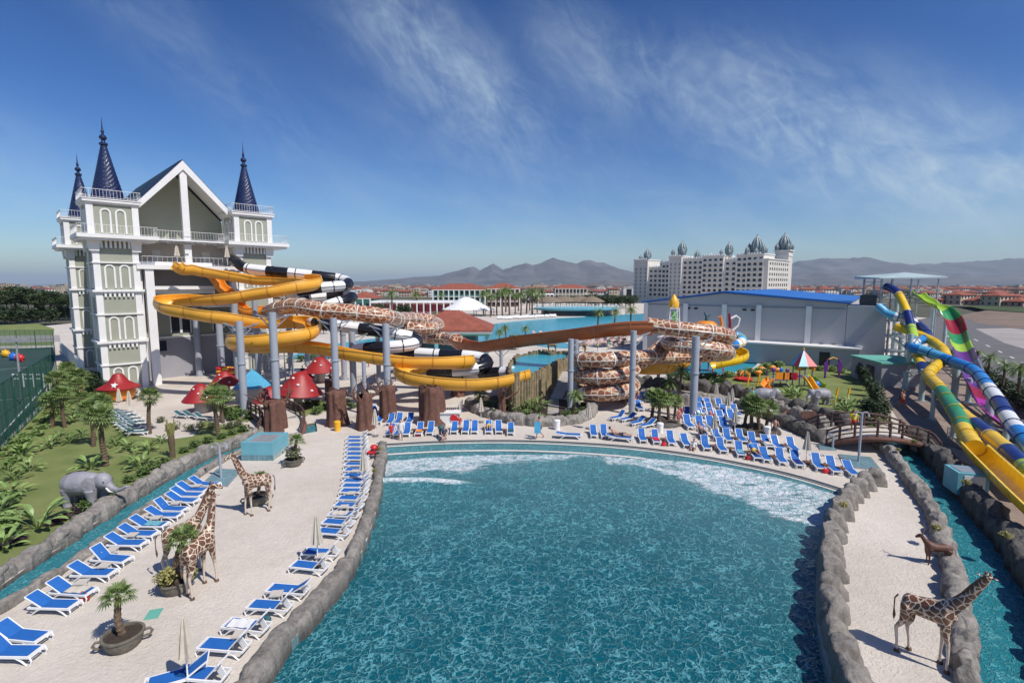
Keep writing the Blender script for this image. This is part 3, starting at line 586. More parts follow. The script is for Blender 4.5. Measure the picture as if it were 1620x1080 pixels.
def railing(mb, p0, p1, h=1.0, gap=.3, posts=2.0, w=.022):
    p0 = Vector(p0); p1 = Vector(p1); Lg = (p1 - p0).length; up = Vector((0, 0, 1))
    mb.bar(p0 + up * h, p1 + up * h, .05, .04); mb.bar(p0 + up * .12, p1 + up * .12, .03, .03)
    n = max(1, int(Lg / gap))
    for i in range(n + 1):
        q = p0.lerp(p1, i / n); mb.bar(q + up * .02, q + up * h, w)
castle = thing('castle_building', 'sage green and white castle building with three dark blue spires and a gable', 'building', (-46.2, 60, 0), math.atan2(.713, .70))
TW, TX, TB = 2.0, 14.8, 23.0
def spire(parent, x, y, z0, rr=1.62, H=6.2):
    mb = MB(); prof = [(rr * 1.04, 0)]; n = 26
    for i in range(n):
        t = i / n; r = rr * (1 - t) + .26 * t; prof += [(r * 1.035, z_ := H * t + .02), (r * .975, H * (i + .93) / n)]
    prof += [(.24, H)]; 
    nn = 14; vs = []
    for k_, (r, z) in enumerate(prof):
        for k in range(nn * 2):
            a = math.pi * k / nn; q = r * (1.025 if (k + k_ // 2) % 2 else .985); vs.append((x + q * math.cos(a), y + q * math.sin(a), z0 + z))
    N_ = nn * 2; fs = [(i * N_ + k, i * N_ + (k + 1) % N_, (i + 1) * N_ + (k + 1) % N_, (i + 1) * N_ + k) for i in range(len(prof) - 1) for k in range(N_)]
    mb.add(vs, fs); s = obj('spire', mb, M['navy_tile'], parent)
    mb = MB(); mb.lathe([(.26, H), (.42, H + .12), (.42, H + .3), (.2, H + .42), (.16, H + .62), (.34, H + .78), (.38, H + .95), (.26, H + 1.15), (.1, H + 1.3), (.17, H + 1.55), (.12, H + 1.75), (.07, H + 2.0), (.03, H + 2.7), (.01, H + 3.2)], (x, y, z0), 12)
    obj('finial', mb, M['navy_tile'], s, smooth=True)
def tower(tx, ty, faces):
    w = TW; b = MB(); b.box((tx, ty, 8.6), (2 * w, 2 * w, 17.2)); b.box((tx, ty, 19.2), (2 * w + .5, 2 * w + .5, 3.7)); obj('tower_wall', b, M['sage_wall'], castle)
    for sx in (-1, 1):
        for sy in (-1, 1):
            p = MB(); a = .62; p.box((tx + sx * (w - a / 2 + .1), ty + sy * (w - a / 2 + .1), 8.5), (a, a, 17.0))
            p.box((tx + sx * (w + .25 - a / 2 + .1), ty + sy * (w + .25 - a / 2 + .1), 19.2), (a, a, 3.68)); p.box((tx + sx * (w - .1), ty + sy * (w - .1), 16.3), (a + .25, a + .25, 1.2), taper=1.25)
            obj('pilaster', p, M['white_paint'], castle)
    for z, hh, pr in ((2.9, .16, .22), (8.65, .16, .22), (14.45, .16, .22), (5.5, .26, .38), (11.3, .26, .38)):
        c = MB(); c.box((tx, ty, z), (2 * w + 2 * pr, 2 * w + 2 * pr, hh))
        if hh > .2:
            c.box((tx, ty, z - .26), (2 * w + pr, 2 * w + pr, .12))
            for f in (0, 1):
                for k in range(7):
                    q = -w + .75 + k * (2 * w - 1.5) / 6
                    if f == 0: c.box((tx + q, ty - w - .12, z - .42), (.2, .24, .55)); arch_frame(c, .44, .3, .07, .14, ty - w, tx + q + .21, z - .55, 4) if k < 6 else None
                    else: c.box((tx - w - .12, ty + q, z - .42), (.24, .2, .55))
        obj('cornice', c, M['white_paint'], castle)
    for z in (17.3,):
        c = MB(); x0, x1, y0, y1 = faces
        c.box((tx + (x0 + x1) / 2, ty + (y0 + y1) / 2, z), (x1 - x0, y1 - y0, .42)); c.box((tx + (x0 + x1) / 2, ty + (y0 + y1) / 2, z - .34), (x1 - x0 - .5, y1 - y0 - .5, .26))
        for k in range(7): c.box((tx - w + .75 + k * (2 * w - 1.5) / 6, ty - w - .15, z - .85), (.2, .3, .8)); c.box((tx - w - .15, ty - w + .75 + k * (2 * w - 1.5) / 6, z - .85), (.3, .2, .8))
        s = obj('balcony', c, M['white_paint'], castle)
        r = MB(); Z = z + .21; q = [(tx + x0 + .1, ty + y0 + .1, Z), (tx + x1 - .1, ty + y0 + .1, Z), (tx + x1 - .1, ty + y1 - .1, Z)]
        railing(r, q[0], q[1]); railing(r, (tx + x0 + .1, ty + y1 - .1, Z), q[0]); railing(r, q[1], (tx + x1 - .1, ty - 1.2, Z)); obj('railing', r, M['white_paint'], s)
    c = MB(); W = w + .25; c.box((tx, ty, 21.15), (2 * W + .75, 2 * W + .75, .3)); c.box((tx, ty, 20.9), (2 * W + .4, 2 * W + .4, .22)); c.box((tx, ty, 21.34), (2 * W + .9, 2 * W + .9, .1))
    s = obj('roof_slab', c, M['white_paint'], castle); r = MB(); e = W + .35; q = [(tx - e, ty - e, 21.4), (tx + e, ty - e, 21.4), (tx + e, ty + e, 21.4), (tx - e, ty + e, 21.4)]
    for i in range(4): railing(r, q[i], q[(i + 1) % 4], .95)
    obj('railing', r, M['white_paint'], s)
    spire(castle, tx, ty, 21.35)
    for z0, hh in ((.1, 2.5), (5.75, 2.65), (11.6, 2.65), (17.7, 2.7)):
        yo = w if z0 < 17 else w + .25
        for k in (-.68, .68):
            a = MB(); arch_frame(a, 1.02, hh, .17, .1, ty - yo, tx + k, z0); obj('blind_window', a, M['white_paint'], castle)
            a = MB(); arch_frame(a, 1.02, hh, .17, .1); a.v = [(tx - yo + p[1], ty + k - p[0], z0 + p[2]) for p in a.v]; obj('blind_window', a, M['white_paint'], castle)
tower(0, 0, (-3.4, 4.0, -3.3, 3)); tower(TX, 0, (-3.4, 4.2, -3.3, 3)); tower(0, TB, (-3.4, 2.6, -3.4, 3.3))
b = MB(); b.box((7.4, 14.8, 8.6), (15.4, 20.5, 17.2)); b.box((7.4, 15.4, 18.8), (14.6, 21.5, 3.4)); obj('main_wall', b, M['sage_wall'], castle)
# recess between the front towers
b = MB(); b.box((7.4, 3.6, 2.6), (11, 2.0, 5.2)); obj('lower_wall', b, M['grey_wall'], castle)
b = MB(); b.box((7.4, 3.9, 7.2), (11, 2.0, 4.0)); obj('recess_wall', b, M['sage_wall'], castle)
b = MB(); b.box((7.4, 4.0, 11.6), (11, 1.6, 4.8)); obj('shaded_gallery', b, M['grey_wall'], castle)
b = MB(); b.box((7.4, 1.2, 14.05), (11.2, 7.0, .5)); b.box((6.0, -1.0, 14.5), (7.9, .25, .45)); t_ = obj('terrace', b, M['white_paint'], castle)
b = MB(); railing(b, (2.4, -2.1, 14.3), (12.4, -2.1, 14.3), 1.0, .5); obj('railing', b, M['white_paint'], t_)
b = MB(); b.box((6.4, -.6, 11.6), (7.6, 1.2, .42)); b.box((6.4, -.2, 11.1), (7.6, .4, .5)); obj('gallery_beam', b, M['white_paint'], castle)
b = MB(); b.box((7.4, 2.7, 5.25), (11, .25, .2)); obj('cornice', b, M['white_paint'], castle)
b = MB(); b.box((3.0, -1.7, 7.1), (.85, .85, 14.2)); obj('column', b, M['white_paint'], castle); b = MB(); b.box((2.3, -.9, 7.0), (.22, .7, 14)); obj('column', b, M['white_paint'], castle)
b = MB(); b.box((12.2, -1.7, 7.1), (.7, .7, 14.2)); obj('column', b, M['white_paint'], castle)
mm('terrace_wall', (.60, .54, .50), .8, .05, .4)
b = MB(); b.box((7.4, 3.4, 15.8), (10.8, .8, 2.9)); obj('terrace_wall', b, M['terrace_wall'], castle)
for cx in (4.8, 10.4):
    b = MB(); b.box((cx, 2.96, 15.3), (.9, .1, 2.0)); obj('door', b, M['white_paint'], castle)
b = MB(); b.box((7.4, 1.4, 17.3), (8.2, 6.0, .3)); s = obj('gallery_floor', b, M['white_paint'], castle)
b = MB(); railing(b, (3.8, -1.5, 17.45), (11.4, -1.5, 17.45), 1.0); obj('railing', b, M['white_paint'], s)
for k in range(6):
    b = MB(); x = 4.3 + k * 1.25; b.bar((x, -1.5, 17.1), (x, -2.0, 17.1), .06); b.bar((x, -2.0, 16.95), (x + .7, -2.0, 16.95), .12, .1); obj('floodlight', b, M['dark_steel'], castle)
b = MB(); b.bar((3.8, -1.65, 17.2), (11.4, -1.65, 17.2), .09, .09); obj('pipe', b, M['dark_steel'], castle)
# gable
ze, za, xr = 20.75, 26.9, 7.4
b = MB(); b.xz([(2.0, 17.3), (12.8, 17.3), (12.8, ze - .3), (xr, za - .7), (2.0, ze - .3)], 3.9, 4.5); obj('gable_wall', b, M['sage_wall'], castle)
for sgn in (-1, 1):
    b = MB(); x0 = xr - sgn * -5.55
    def P3(x, z, y): return (x, y, z)
    t = .28; a = (xr + sgn * 5.6, ze - .05); c = (xr, za)
    vs = [(a[0], -1.0, a[1]), (c[0], -1.0, c[1]), (c[0], -1.0, c[1] + t), (a[0], -1.0, a[1] + t), (a[0], 26.5, a[1]), (c[0], 26.5, c[1]), (c[0], 26.5, c[1] + t), (a[0], 26.5, a[1] + t)]
    b.add(vs, [(0, 1, 2, 3), (7, 6, 5, 4), (3, 2, 6, 7), (0, 4, 5, 1), (0, 3, 7, 4), (1, 5, 6, 2)])
    for k in range(14):
        f = (k + .5) / 14; x = lerp(a[0], c[0], f); z = lerp(a[1], c[1], f) + t + .02; b.box((x, 12.7, z), (.12, 27.2, .07))
    obj('roof', b, M['navy_tile'], castle)
    b = MB(); b.add([(xr + sgn * 5.75, -1.25, ze - .95), (xr, -1.25, za - .95), (xr, -1.25, za + .1), (xr + sgn * 5.75, -1.25, ze - .15), (xr + sgn * 5.75, -1.02, ze - .95), (xr, -1.02, za - .95), (xr, -1.02, za + .1), (xr + sgn * 5.75, -1.02, ze - .15)], [(0, 1, 2, 3), (7, 6, 5, 4), (3, 2, 6, 7), (0, 4, 5, 1), (0, 3, 7, 4)]); obj('bargeboard', b, M['white_paint'], castle)
    b = MB(); b.add([(xr + sgn * 5.6, -1.0, ze - .12), (xr, -1.0, za - .07), (xr, 4.1, za - .07), (xr + sgn * 5.6, 4.1, ze - .12)], [(0, 1, 2, 3)]); obj('soffit', b, M['white_paint'], castle)
b = MB(); b.box((xr, -.75, 20.2), (.75, .6, 12)); obj('post', b, M['white_paint'], castle)
for x, z in ((6.3, 5.7), (7.5, 5.7), (11.2, 5.7)):
    b = MB(); arch_frame(b, 1.2, 2.9, .14, .14, 2.9, x, z); w_ = obj('window', b, M['white_paint'], castle); b = MB(); arch_pane(b, .94, 2.76, 2.86, x, z); obj('pane', b, M['dark_glass'], w_)
b = MB(); b.box((4.6, 2.55, 4.2), (1.0, .1, 1.3)); obj('window', b, M['dark_glass'], castle)
b = MB(); b.box((10.9, -.1, 9.3), (4.4, 5.5, .3)); s = obj('side_terrace', b, M['white_paint'], castle); b = MB(); railing(b, (8.7, -2.7, 9.45), (13.1, -2.7, 9.45), 1, .3, w=.09); railing(b, (8.7, -2.7, 9.45), (8.7, 2.5, 9.45), 1, .3, w=.09); obj('railing', b, M['white_paint'], s)
# ================================================================ background buildings
def hip(mb, cx, cy, w, d, z, h, o=.6):
    w2, d2 = w / 2 + o, d / 2 + o; r = max(.01, (w - d) / 2) if w > d else .01; ry = max(.01, (d - w) / 2) if d > w else .01
    mb.add([(cx - w2, cy - d2, z), (cx + w2, cy - d2, z), (cx + w2, cy + d2, z), (cx - w2, cy + d2, z), (cx - r, cy - ry, z + h), (cx + r, cy - ry, z + h), (cx + r, cy + ry, z + h), (cx - r, cy + ry, z + h), (cx - w2, cy - d2, z - .25), (cx + w2, cy - d2, z - .25), (cx + w2, cy + d2, z - .25), (cx - w2, cy + d2, z - .25)],
           [(0, 1, 5, 4), (1, 2, 6, 5), (2, 3, 7, 6), (3, 0, 4, 7), (4, 5, 6, 7), (8, 11, 10, 9), (0, 8, 9, 1), (1, 9, 10, 2), (2, 10, 11, 3), (3, 11, 8, 0)])
def house_maker(w, d, floors, wall, roofm, hh=3.0, roofh=1.8, flat=False):
    def build():
        t = thing('town_house', 'house', 'house'); g = MB(); H = floors * hh; g.box((0, 0, H / 2), (w, d, H)); g.mi = 1; n = int(w / 2.8)
        for f in range(floors):
            for k in range(n):
                x = -w / 2 + (k + .5) * w / n; g.box((x, -d / 2 - .02, f * hh + 1.55), (1.2, .08, 1.5)); g.box((x, d / 2 + .02, f * hh + 1.55), (1.2, .08, 1.5))
            for k in range(int(d / 3)):
                y = -d / 2 + (k + .5) * d / int(d / 3)
                for s in (-1, 1): g.box((s * (w / 2 + .02), y, f * hh + 1.55), (.08, 1.1, 1.4))
        obj('wall', g, [M[wall], M['dark_glass']], t)
        r = MB()
        if flat: r.box((0, 0, H + .15), (w + .5, d + .5, .3)); r.box((w * .2, 0, H + 1.0), (w * .3, d * .4, 1.5))
        else: hip(r, 0, 0, w, d, H, roofh)
        obj('roof', r, M[roofm], t)
        if floors > 1:
            c = MB(); c.box((0, -d / 2 - .7, hh), (w * .6, 1.4, .15)); c.box((0, -d / 2 - 1.35, hh + .5), (w * .6, .08, .9)); obj('balcony', c, M['white_paint'], t)
        return t
    return Maker(build)
mm('white_wall', (.66, .64, .60), .8, .08, .2); mm('roof_brown', (.16, .085, .06), .85, .25, .8); mm('flat_roof', (.34, .32, .30), .9, .15, .5)
HM = [house_maker(11, 9, 2, 'white_wall', 'roof_red'), house_maker(15, 10, 2, 'cream_wall', 'roof_red'), house_maker(10, 10, 3, 'white_wall', 'flat_roof', flat=True), house_maker(18, 11, 3, 'white_wall', 'roof_brown'), house_maker(13, 9, 1, 'pink_wall', 'roof_red', roofh=2), house_maker(22, 12, 4, 'cream_wall', 'flat_roof', flat=True)]
HL = ['white two storey house with red hip roof', 'cream two storey house with red roof', 'white flat roofed house', 'white block with brown roof', 'low pinkish house with red roof', 'large cream flat roofed block']
HL0 = ['white two storey town house with a red tiled hip roof', 'cream two storey town house with a red tiled roof', 'white three storey town house with a flat roof', 'white three storey block with a brown tiled roof', 'low pinkish house with a red tiled roof', 'large cream four storey block with a flat roof']
rnd = random.Random(42); placed = []; cnt = {}
def zone(x): return 'beyond the pines' if x < 130 else 'beyond the yellow flume' if x < 700 else 'behind the lagoon buildings' if x < 1010 else 'right of the big hotel' if x < 1380 else 'at far right'
def sector(x, y):
    return 'nearest rows' if y > 466 else ('middle rows' if y > 460 else 'far rows')
tries = 0
while len(placed) < 285 and tries < 9000:
    tries += 1; x = rnd.uniform(-20, 1640); y = rnd.triangular(454.5, 474, 458)
    if 1000 < x < 1255 and y > 455: continue
    if 140 < x < 440: continue
    if x < 135: y = rnd.uniform(455.5, 464)
    if 590 < x < 1000 and y > 464: continue
    if 1255 < x < 1480 and y > 463: continue
    if x > 1400 and y > 468: continue
    q = G(x, y, -1.7)
    if any((q - p).length < 17 for p in placed): continue
    placed.append(q); k = rnd.choices(range(6), (5, 3, 4, 2, 2, 1))[0]
    key = (k, zone(x), sector(x, y)); cnt[key] = cnt.get(key, 0) + 1
    HM[k]((q.x, q.y, -1.7), rnd.choice((0, .5, -.4, 1.2, .2)) + rnd.uniform(-.1, .1), f"{HL[k]} {zone(x)}, {sector(x, y)}", f"{HL[k]}s {zone(x)}, {sector(x, y)}", rnd.uniform(.85, 1.25))
# the rest of the town, beyond the 300 nearest houses
tw = MB(); rd_ = random.Random(8)
for _ in range(2600):
    Y = 430 * math.exp(rd_.uniform(0, 1.35)); x = rd_.uniform(-.5, 1.15) * Y; px = 810 + 810 * x / (Y * .994)
    if (990 < px < 1262 and Y < 620) or (585 < px < 1000 and Y < 560) or (1262 < px and Y < 520): continue
    q = Vector((x, Y, -1.7))
    if noise.noise(Vector((x * .004, Y * .003, 5))) < -.28 or any((q - p).length < 13 for p in placed): continue
    w, d, h = rd_.uniform(8, 16), rd_.uniform(8, 12), rd_.choice((3, 6, 6, 9)); tw.mi = rd_.choice((0, 0, 1, 2)); tw.box((x, Y, -1.7 + h / 2), (w, d, h)); tw.mi = 5
    for f in range(int(h / 3)):
        for k in range(int(w / 3)): tw.box((x - w / 2 + 1.6 + k * 3, Y - d / 2 - .03, -1.7 + f * 3 + 1.6), (1.2, .08, 1.4))
    if rd_.random() < .62: tw.mi = rd_.choice((3, 3, 4)); hip(tw, x, Y, w, d, h - 1.7, 1.7)
    else: tw.mi = 6; tw.box((x + w * .2, Y, h - 1.0), (w * .3, d * .4, 1.4))
o = obj('town_houses', tw, [M['white_wall'], M['cream_wall'], M['beige_wall'], M['roof_red'], M['roof_brown'], M['dark_glass'], M['flat_roof']], fix=False); tag(o, kind='stuff')
# big villas at right beside the meadow
for i, (x, y, w) in enumerate([(1498, 481, 18), (1530, 481.5, 18), (1562, 483, 20), (1596, 484, 20), (1630, 485, 20), (1478, 476, 16), (1540, 473.5, 18), (1585, 474.5, 18), (1620, 475, 18)]):
    q = G(x, y, 0); HM[1 if i % 2 else 4]((q.x, q.y + 6, -.2), .25 + .1 * (i % 3), ('beige' if i % 2 else 'low pinkish') + ' villa beyond the meadow, %s from the left in the %s row' % (ORD[i if i < 5 else i - 5], 'front' if i < 5 else 'second'), 'villas beyond the meadow', 1.0)
def frontage(name, label, xl, xr, yb, ztop, depth, wall, windows=(2, 8), roof=None, arcade=False, roofh=2.5, z0=0, cat='building', wcol='dark_glass', wsz=(1.3, 1.6)):
    a = G(xl, yb, z0); b_ = G(xr, yb, z0); w = (b_ - a).length; t = thing(name, label, cat, ((a.x + b_.x) / 2, (a.y + b_.y) / 2, z0)); H = ztop - z0
    m = MB(); m.box((0, depth / 2, H / 2), (w, depth, H)); obj('wall', m, M[wall], t); rows, cols = windows
    for r in range(rows):
        for c in range(cols):
            x = -w / 2 + (c + .5) * w / cols; z = (r + .55) * H / rows; g = MB(); g.box((x, -.03, z), (wsz[0], .12, min(wsz[1], H / rows * .7))); obj('window', g, M[wcol], t)
    if arcade:
        for r in range(rows + 1):
            g = MB(); g.box((0, -.9, max(.1, r * H / rows - .15)), (w + .3, 1.8, .28)); obj('gallery_floor', g, M['white_paint'], t)
        for c in range(cols + 1):
            g = MB(); g.box((-w / 2 + c * w / cols, -1.6, H / 2 - .1), (.45, .45, H - .3)); obj('pillar', g, M['white_paint'], t)
    r = MB()
    if roof: hip(r, 0, depth / 2, w, depth, H, roofh, 1.2); obj('roof', r, M[roof], t)
    else: r.box((0, depth / 2, H + .2), (w + .6, depth + .6, .4)); obj('roof_slab', r, M['white_paint'], t)
    return t
frontage('lagoon_hotel', 'turquoise and white arcaded block with red tiled roof behind the white tent', 686, 768, 489, 9.5, 14, 'green_wall', (3, 10), 'roof_red', True, 3)
frontage('lagoon_hotel', 'pinkish arcaded block with red roof right of the turquoise block behind the palms', 770, 822, 486, 9.8, 14, 'pink_wall', (3, 7), 'roof_red', True, 3)
frontage('arcade_building', 'long low pink arcade with white pillars and flat roof behind the tubes', 588, 724, 499, 5.2, 12, 'pink_wall', (1, 13), None, True, wcol='maroon_plastic', wsz=(3.4, 2.6))
frontage('lagoon_house', 'green house with red roof just right of the black and white tube', 553, 588, 497, 6.5, 14, 'green_wall', (1, 3), 'roof_red', True, 2.6)
frontage('lagoon_house', 'house with red roof seen behind the black and white tube loop', 474, 520, 495, 6.2, 14, 'pink_wall', (1, 4), 'roof_red', False, 2.6)
frontage('yellow_hotel', 'cream yellow building with red roof and arched openings beyond the thatched restaurant', 878, 928, 475, 9, 14, 'cream_wall', (2, 9), 'roof_red', True, 3)
frontage('white_hotel', 'white low building with arcade between the palms and the yellow building', 826, 876, 481, 6, 12, 'white_wall', (2, 8), None, True)
frontage('gate_building', 'small white block with large arched doorway left of the big hotel', 986, 1004, 472, 9.5, 8, 'white_wall', (1, 1), None, False, wsz=(4.5, 6))
frontage('hotel_podium', 'long white colonnade wing in front of the big hotel', 1004, 1190, 471.5, 7.5, 14, 'white_wall', (1, 26), None, True, wsz=(3.0, 4.2))
frontage('white_shed', 'low white building with a red roof behind the blue hangar roof', 1250, 1300, 466, 6, 14, 'white_wall', (1, 8), 'roof_red', False, 2)
# ---- big hotel
HX0, HY0, HDX, HDY = 86.0, 360.0, .7126, -.7009
def hs_(px):
    k = (px - 810) / 810 * .99; return (k * HY0 - HX0) / (HDX - k * HDY)
hotel = thing('grand_hotel', 'huge ornate white hotel with egg shaped lattice domes, right of centre', 'hotel', (HX0, HY0, 0), math.atan2(HDY, HDX))
hb = {}; hwin = []
def hblock(x0, x1, z, depth=16, fwd=0, win=True, cols=None, lattice=False):
    a, b = hs_(x0), hs_(x1); m = MB(); m.box(((a + b) / 2, depth / 2 - fwd, z / 2), (b - a, depth, z)); wl = obj('hotel_wing', m, M['hotel_wall'], hotel)
    m = MB(); m.box(((a + b) / 2, depth / 2 - fwd, z + .25), (b - a + .8, depth + .8, .5)); m.box(((a + b) / 2, depth / 2 - fwd, z - 3.1), (b - a + .3, depth + .3, .3)); obj('cornice', m, M['white_paint'], hotel)
    m = MB()
    for k in range(max(2, int((b - a) / 1.6))): m.box((a + .8 + k * 1.6, -fwd, z + .8), (.8, .8, .8))
    for k in range(max(1, int((b - a) / 5))): m.box((a + 2.5 + k * 5, depth * .4 - fwd, z + 1.3), (1.6, 2.4, 1.8), taper=.4)
    obj('parapet', m, M['white_paint'], hotel)
    if win:
        n = cols or max(2, int((b - a) / 3.1)); rows = int((z - 3.2) / 3.1)
        for r in range(rows):
            for c in range(n):
                hwin.append((a + (c + .5) * (b - a) / n, -fwd, z - 2.0 - r * 3.1 - .4, 0))
        for r in range(rows): 
            m = MB(); m.box(((a + b) / 2, -fwd - .3, z - 3.75 - r * 3.1), (b - a - .3, .6, .22)); obj('balcony', m, M['white_paint'], hotel)
    for xx in (a + .25, b - .25): m = MB(); m.box((xx, -fwd - .2, z / 2), (.5, .5, z)); obj('pilaster', m, M['white_paint'], hotel)
    if lattice:
        m = MB(); w = b - a; k = int(z / 2.6)
        for i in range(1, k - 1):
            for j in range(3):
                xx = a + (j + .5) * w / 3; zz = i * 2.6 + 1.6
                m.add([(xx - .85, -fwd - .06, zz), (xx, -fwd - .06, zz - 1.1), (xx + .85, -fwd - .06, zz), (xx, -fwd - .06, zz + 1.1)], [(0, 1, 2, 3)])
        obj('lattice_panel', m, M['grey_wall'], wl)
    return a, b
def dome(s, y, z, r, h, parent=None):
    r *= 1.22; h *= 1.15
    m = MB(); pr = [(r * .75, 0), (r * .8, h * .12), (r, h * .28), (r * 1.05, h * .42), (r * .93, h * .58), (r * .65, h * .76), (r * .3, h * .9), (r * .08, h * .98), (.05, h * 1.08)]
    n = 10
    for k in range(n):
        a = 2 * math.pi * k / n; m.tube([(s + q[0] * math.cos(a), y + q[0] * math.sin(a), z + q[1]) for q in pr], r * .085, 4)
    m.lathe([(q[0] * .9, q[1]) for q in pr], (s, y, z), 10)
    m.lathe([(r * .9, -.6), (r * .9, 0), (r * .7, .1)], (s, y, z), 10); return obj('dome', m, M['dome_metal'], hotel)
for x0, x1, z, f, w, lt in ((1005, 1027, 28.5, 1.5, 0, 1), (1027, 1048, 23.2, 0, 1, 0), (1048, 1060, 26.2, .6, 1, 0), (1060, 1080, 30, 1.5, 0, 1), (1080, 1112, 28.2, 0, 1, 0), (1112, 1146, 29.4, 1.2, 1, 0), (1146, 1166, 27, 0, 1, 0), (1166, 1183, 29.2, 1.0, 1, 0)):
    hblock(x0, x1, z, 16, f, bool(w), lattice=bool(lt))
a, b_ = hblock(1183, 1210, 29.4, 18, 2.2, True)
# right wing running back
m = MB(); L2 = 38; m.box((b_ - .8, L2 / 2 - 2, 13.2), (6.5, L2, 26.4)); obj('hotel_wing', m, M['hotel_wall'], hotel)
m = MB(); m.box((b_ - .8, L2 / 2 - 2, 26.7), (7.4, L2 + .8, .5)); obj('cornice', m, M['white_paint'], hotel)
for r in range(7):
    for c in range(9): hwin.append((b_ + 2.47, 1.5 + c * 3.9, 24.2 - r * 3.1, 1))
m = MB(); m.box((b_ - 2, 39, 16.5), (8, 8, 33)); obj('hotel_tower', m, M['hotel_wall'], hotel)
m = MB(); m.box((b_ - 2, 39, 33.2), (9.5, 9.5, .6)); m.box((b_ - 2, 39, 30), (8.6, 8.6, .5)); obj('cornice', m, M['white_paint'], hotel)
for s, y, z, r, h in ((hs_(1018), 5, 29, 2.0, 6.5), (hs_(1013), 0, 29, .9, 2.8), (hs_(1024), 1, 29, .9, 2.8), (hs_(1042), 5, 23.6, 1.1, 4.4), (hs_(1073), 5, 31.0, 2.3, 8.0), (hs_(1063), 1, 31, 1.0, 3.6), (hs_(1079), 1, 31, 1.0, 3.6), (hs_(1096), 6, 28.4, 1.5, 4.8),
                      (hs_(1145), 7, 30, 1.9, 6.8), (hs_(1138), 2, 30, .9, 3), (hs_(1151), 2, 30, .9, 3), (hs_(1178), 6, 29.5, 1.5, 6.0), (hs_(1190), 6, 30.5, 2.5, 9.0), (hs_(1181), 0, 29.5, 1.1, 4.2), (hs_(1205), 3, 29.5, 1.4, 4.6), (hs_(1194), 1, 29.6, 1.0, 3.2),
                      (b_ - 2, 39, 34, 2.7, 8.4), (b_ - 5.2, 36, 33.5, 1.2, 3.8), (b_ + 1.2, 36, 33.5, 1.2, 3.8), (b_ + 1.2, 42, 33.5, 1.2, 4.2), (b_ - 5.2, 42, 33.5, 1.3, 4.6)): dome(s, y, z, r, h)
wm = MB(); wm.box((0, 0, 0), (1.7, .14, 1.55)); w0 = obj('window', wm, M['dark_glass'], hotel); rest = MB(); order = sorted(hwin, key=lambda q: -q[0])
for i, (s, y, z, side) in enumerate(order):
    if i < 99:
        o = w0 if i == 0 else w0.copy()
        if i: C.objects.link(o)
        o.parent = hotel; o.location = (s, y - .02, z) if not side else (s, y, z); o.rotation_euler = (0, 0, 0 if not side else R(90))
    else: rest.box((s, y - .02, z), (1.7, .14, 1.55))
rs = obj('window', rest, M['dark_glass'], hotel); rs['kind'] = 'stuff'
# ---- hangar
HA, HB_ = Vector((23.6, 91.7, 0)), Vector((48.3, 73.9, 0)); hd = (HB_ - HA); hl = hd.length
hang = thing('hangar', 'long pale grey metal hangar with a bright blue roof behind the play garden', 'hangar', HA, math.atan2(hd.y, hd.x))
m = MB(); m.xz([(0, 0), (hl, 0), (hl, 9.25), (hl * .45, 10.6), (0, 8.75)], 0, 46); obj('wall', m, M['hangar_wall'], hang)
m = MB()
for p, q in (((-.3, 8.72), (hl * .45, 10.65)), ((hl * .45, 10.65), (hl + .3, 9.2))):
    m.add([(p[0], -.5, p[1] + .03), (q[0], -.5, q[1] + .03), (q[0], 46, q[1] + .03), (p[0], 46, p[1] + .03), (p[0], -.5, p[1] + .3), (q[0], -.5, q[1] + .3), (q[0], 46, q[1] + .3), (p[0], 46, p[1] + .3)], [(0, 1, 5, 4), (2, 3, 7, 6), (4, 5, 6, 7), (3, 2, 1, 0), (0, 4, 7, 3), (1, 2, 6, 5)])
obj('roof', m, M['hangar_blue'], hang)
for f in (.015, .245, .45, .62, .845):
    m = MB(); m.box((hl * f, -.12, 4.4), (.75, .3, 8.8)); obj('pilaster', m, M['white_paint'], hang)
m = MB(); m.box((hl / 2, -.06, 8.5), (hl, .12, .12)); obj('wall_seam', m, M['grey_plastic'], hang)
for f in (.26, .30, .55, .59):
    m = MB(); m.box((hl * f, -.06, 8.0), (.55, .2, .28)); obj('vent', m, M['dark_glass'], hang)
m = MB()
for k in range(1, 4): m.box((hl * .8 + k * 1.6, -.08, 2.9), (.5, .3, .8))
obj('air_conditioner', m, M['dark_steel'], hang)
m = MB(); m.box((hl / 2 + 3, -1.6, 1.5), (hl - 2, 3.0, 3.0)); obj('annex', m, M['hangar_wall'], hang); m = MB(); m.box((hl / 2 + 3, -1.7, 3.1), (hl - 1.6, 3.4, .22)); obj('annex_roof', m, M['white_paint'], hang)
m = MB(); m.box((hl * .93, -3.13, 1.2), (1.3, .1, 2.4)); obj('door', m, M['dark_glass'], hang)
m = MB(); m.box((hl + 2.4, 6, 4.5), (4.7, 12, 9.0)); obj('side_block', m, M['hangar_wall'], hang); m = MB(); m.box((hl + 2.4, 3.0, 9.7), (2.0, 2.2, 1.6)); obj('roof_unit', m, M['dark_steel'], hang)
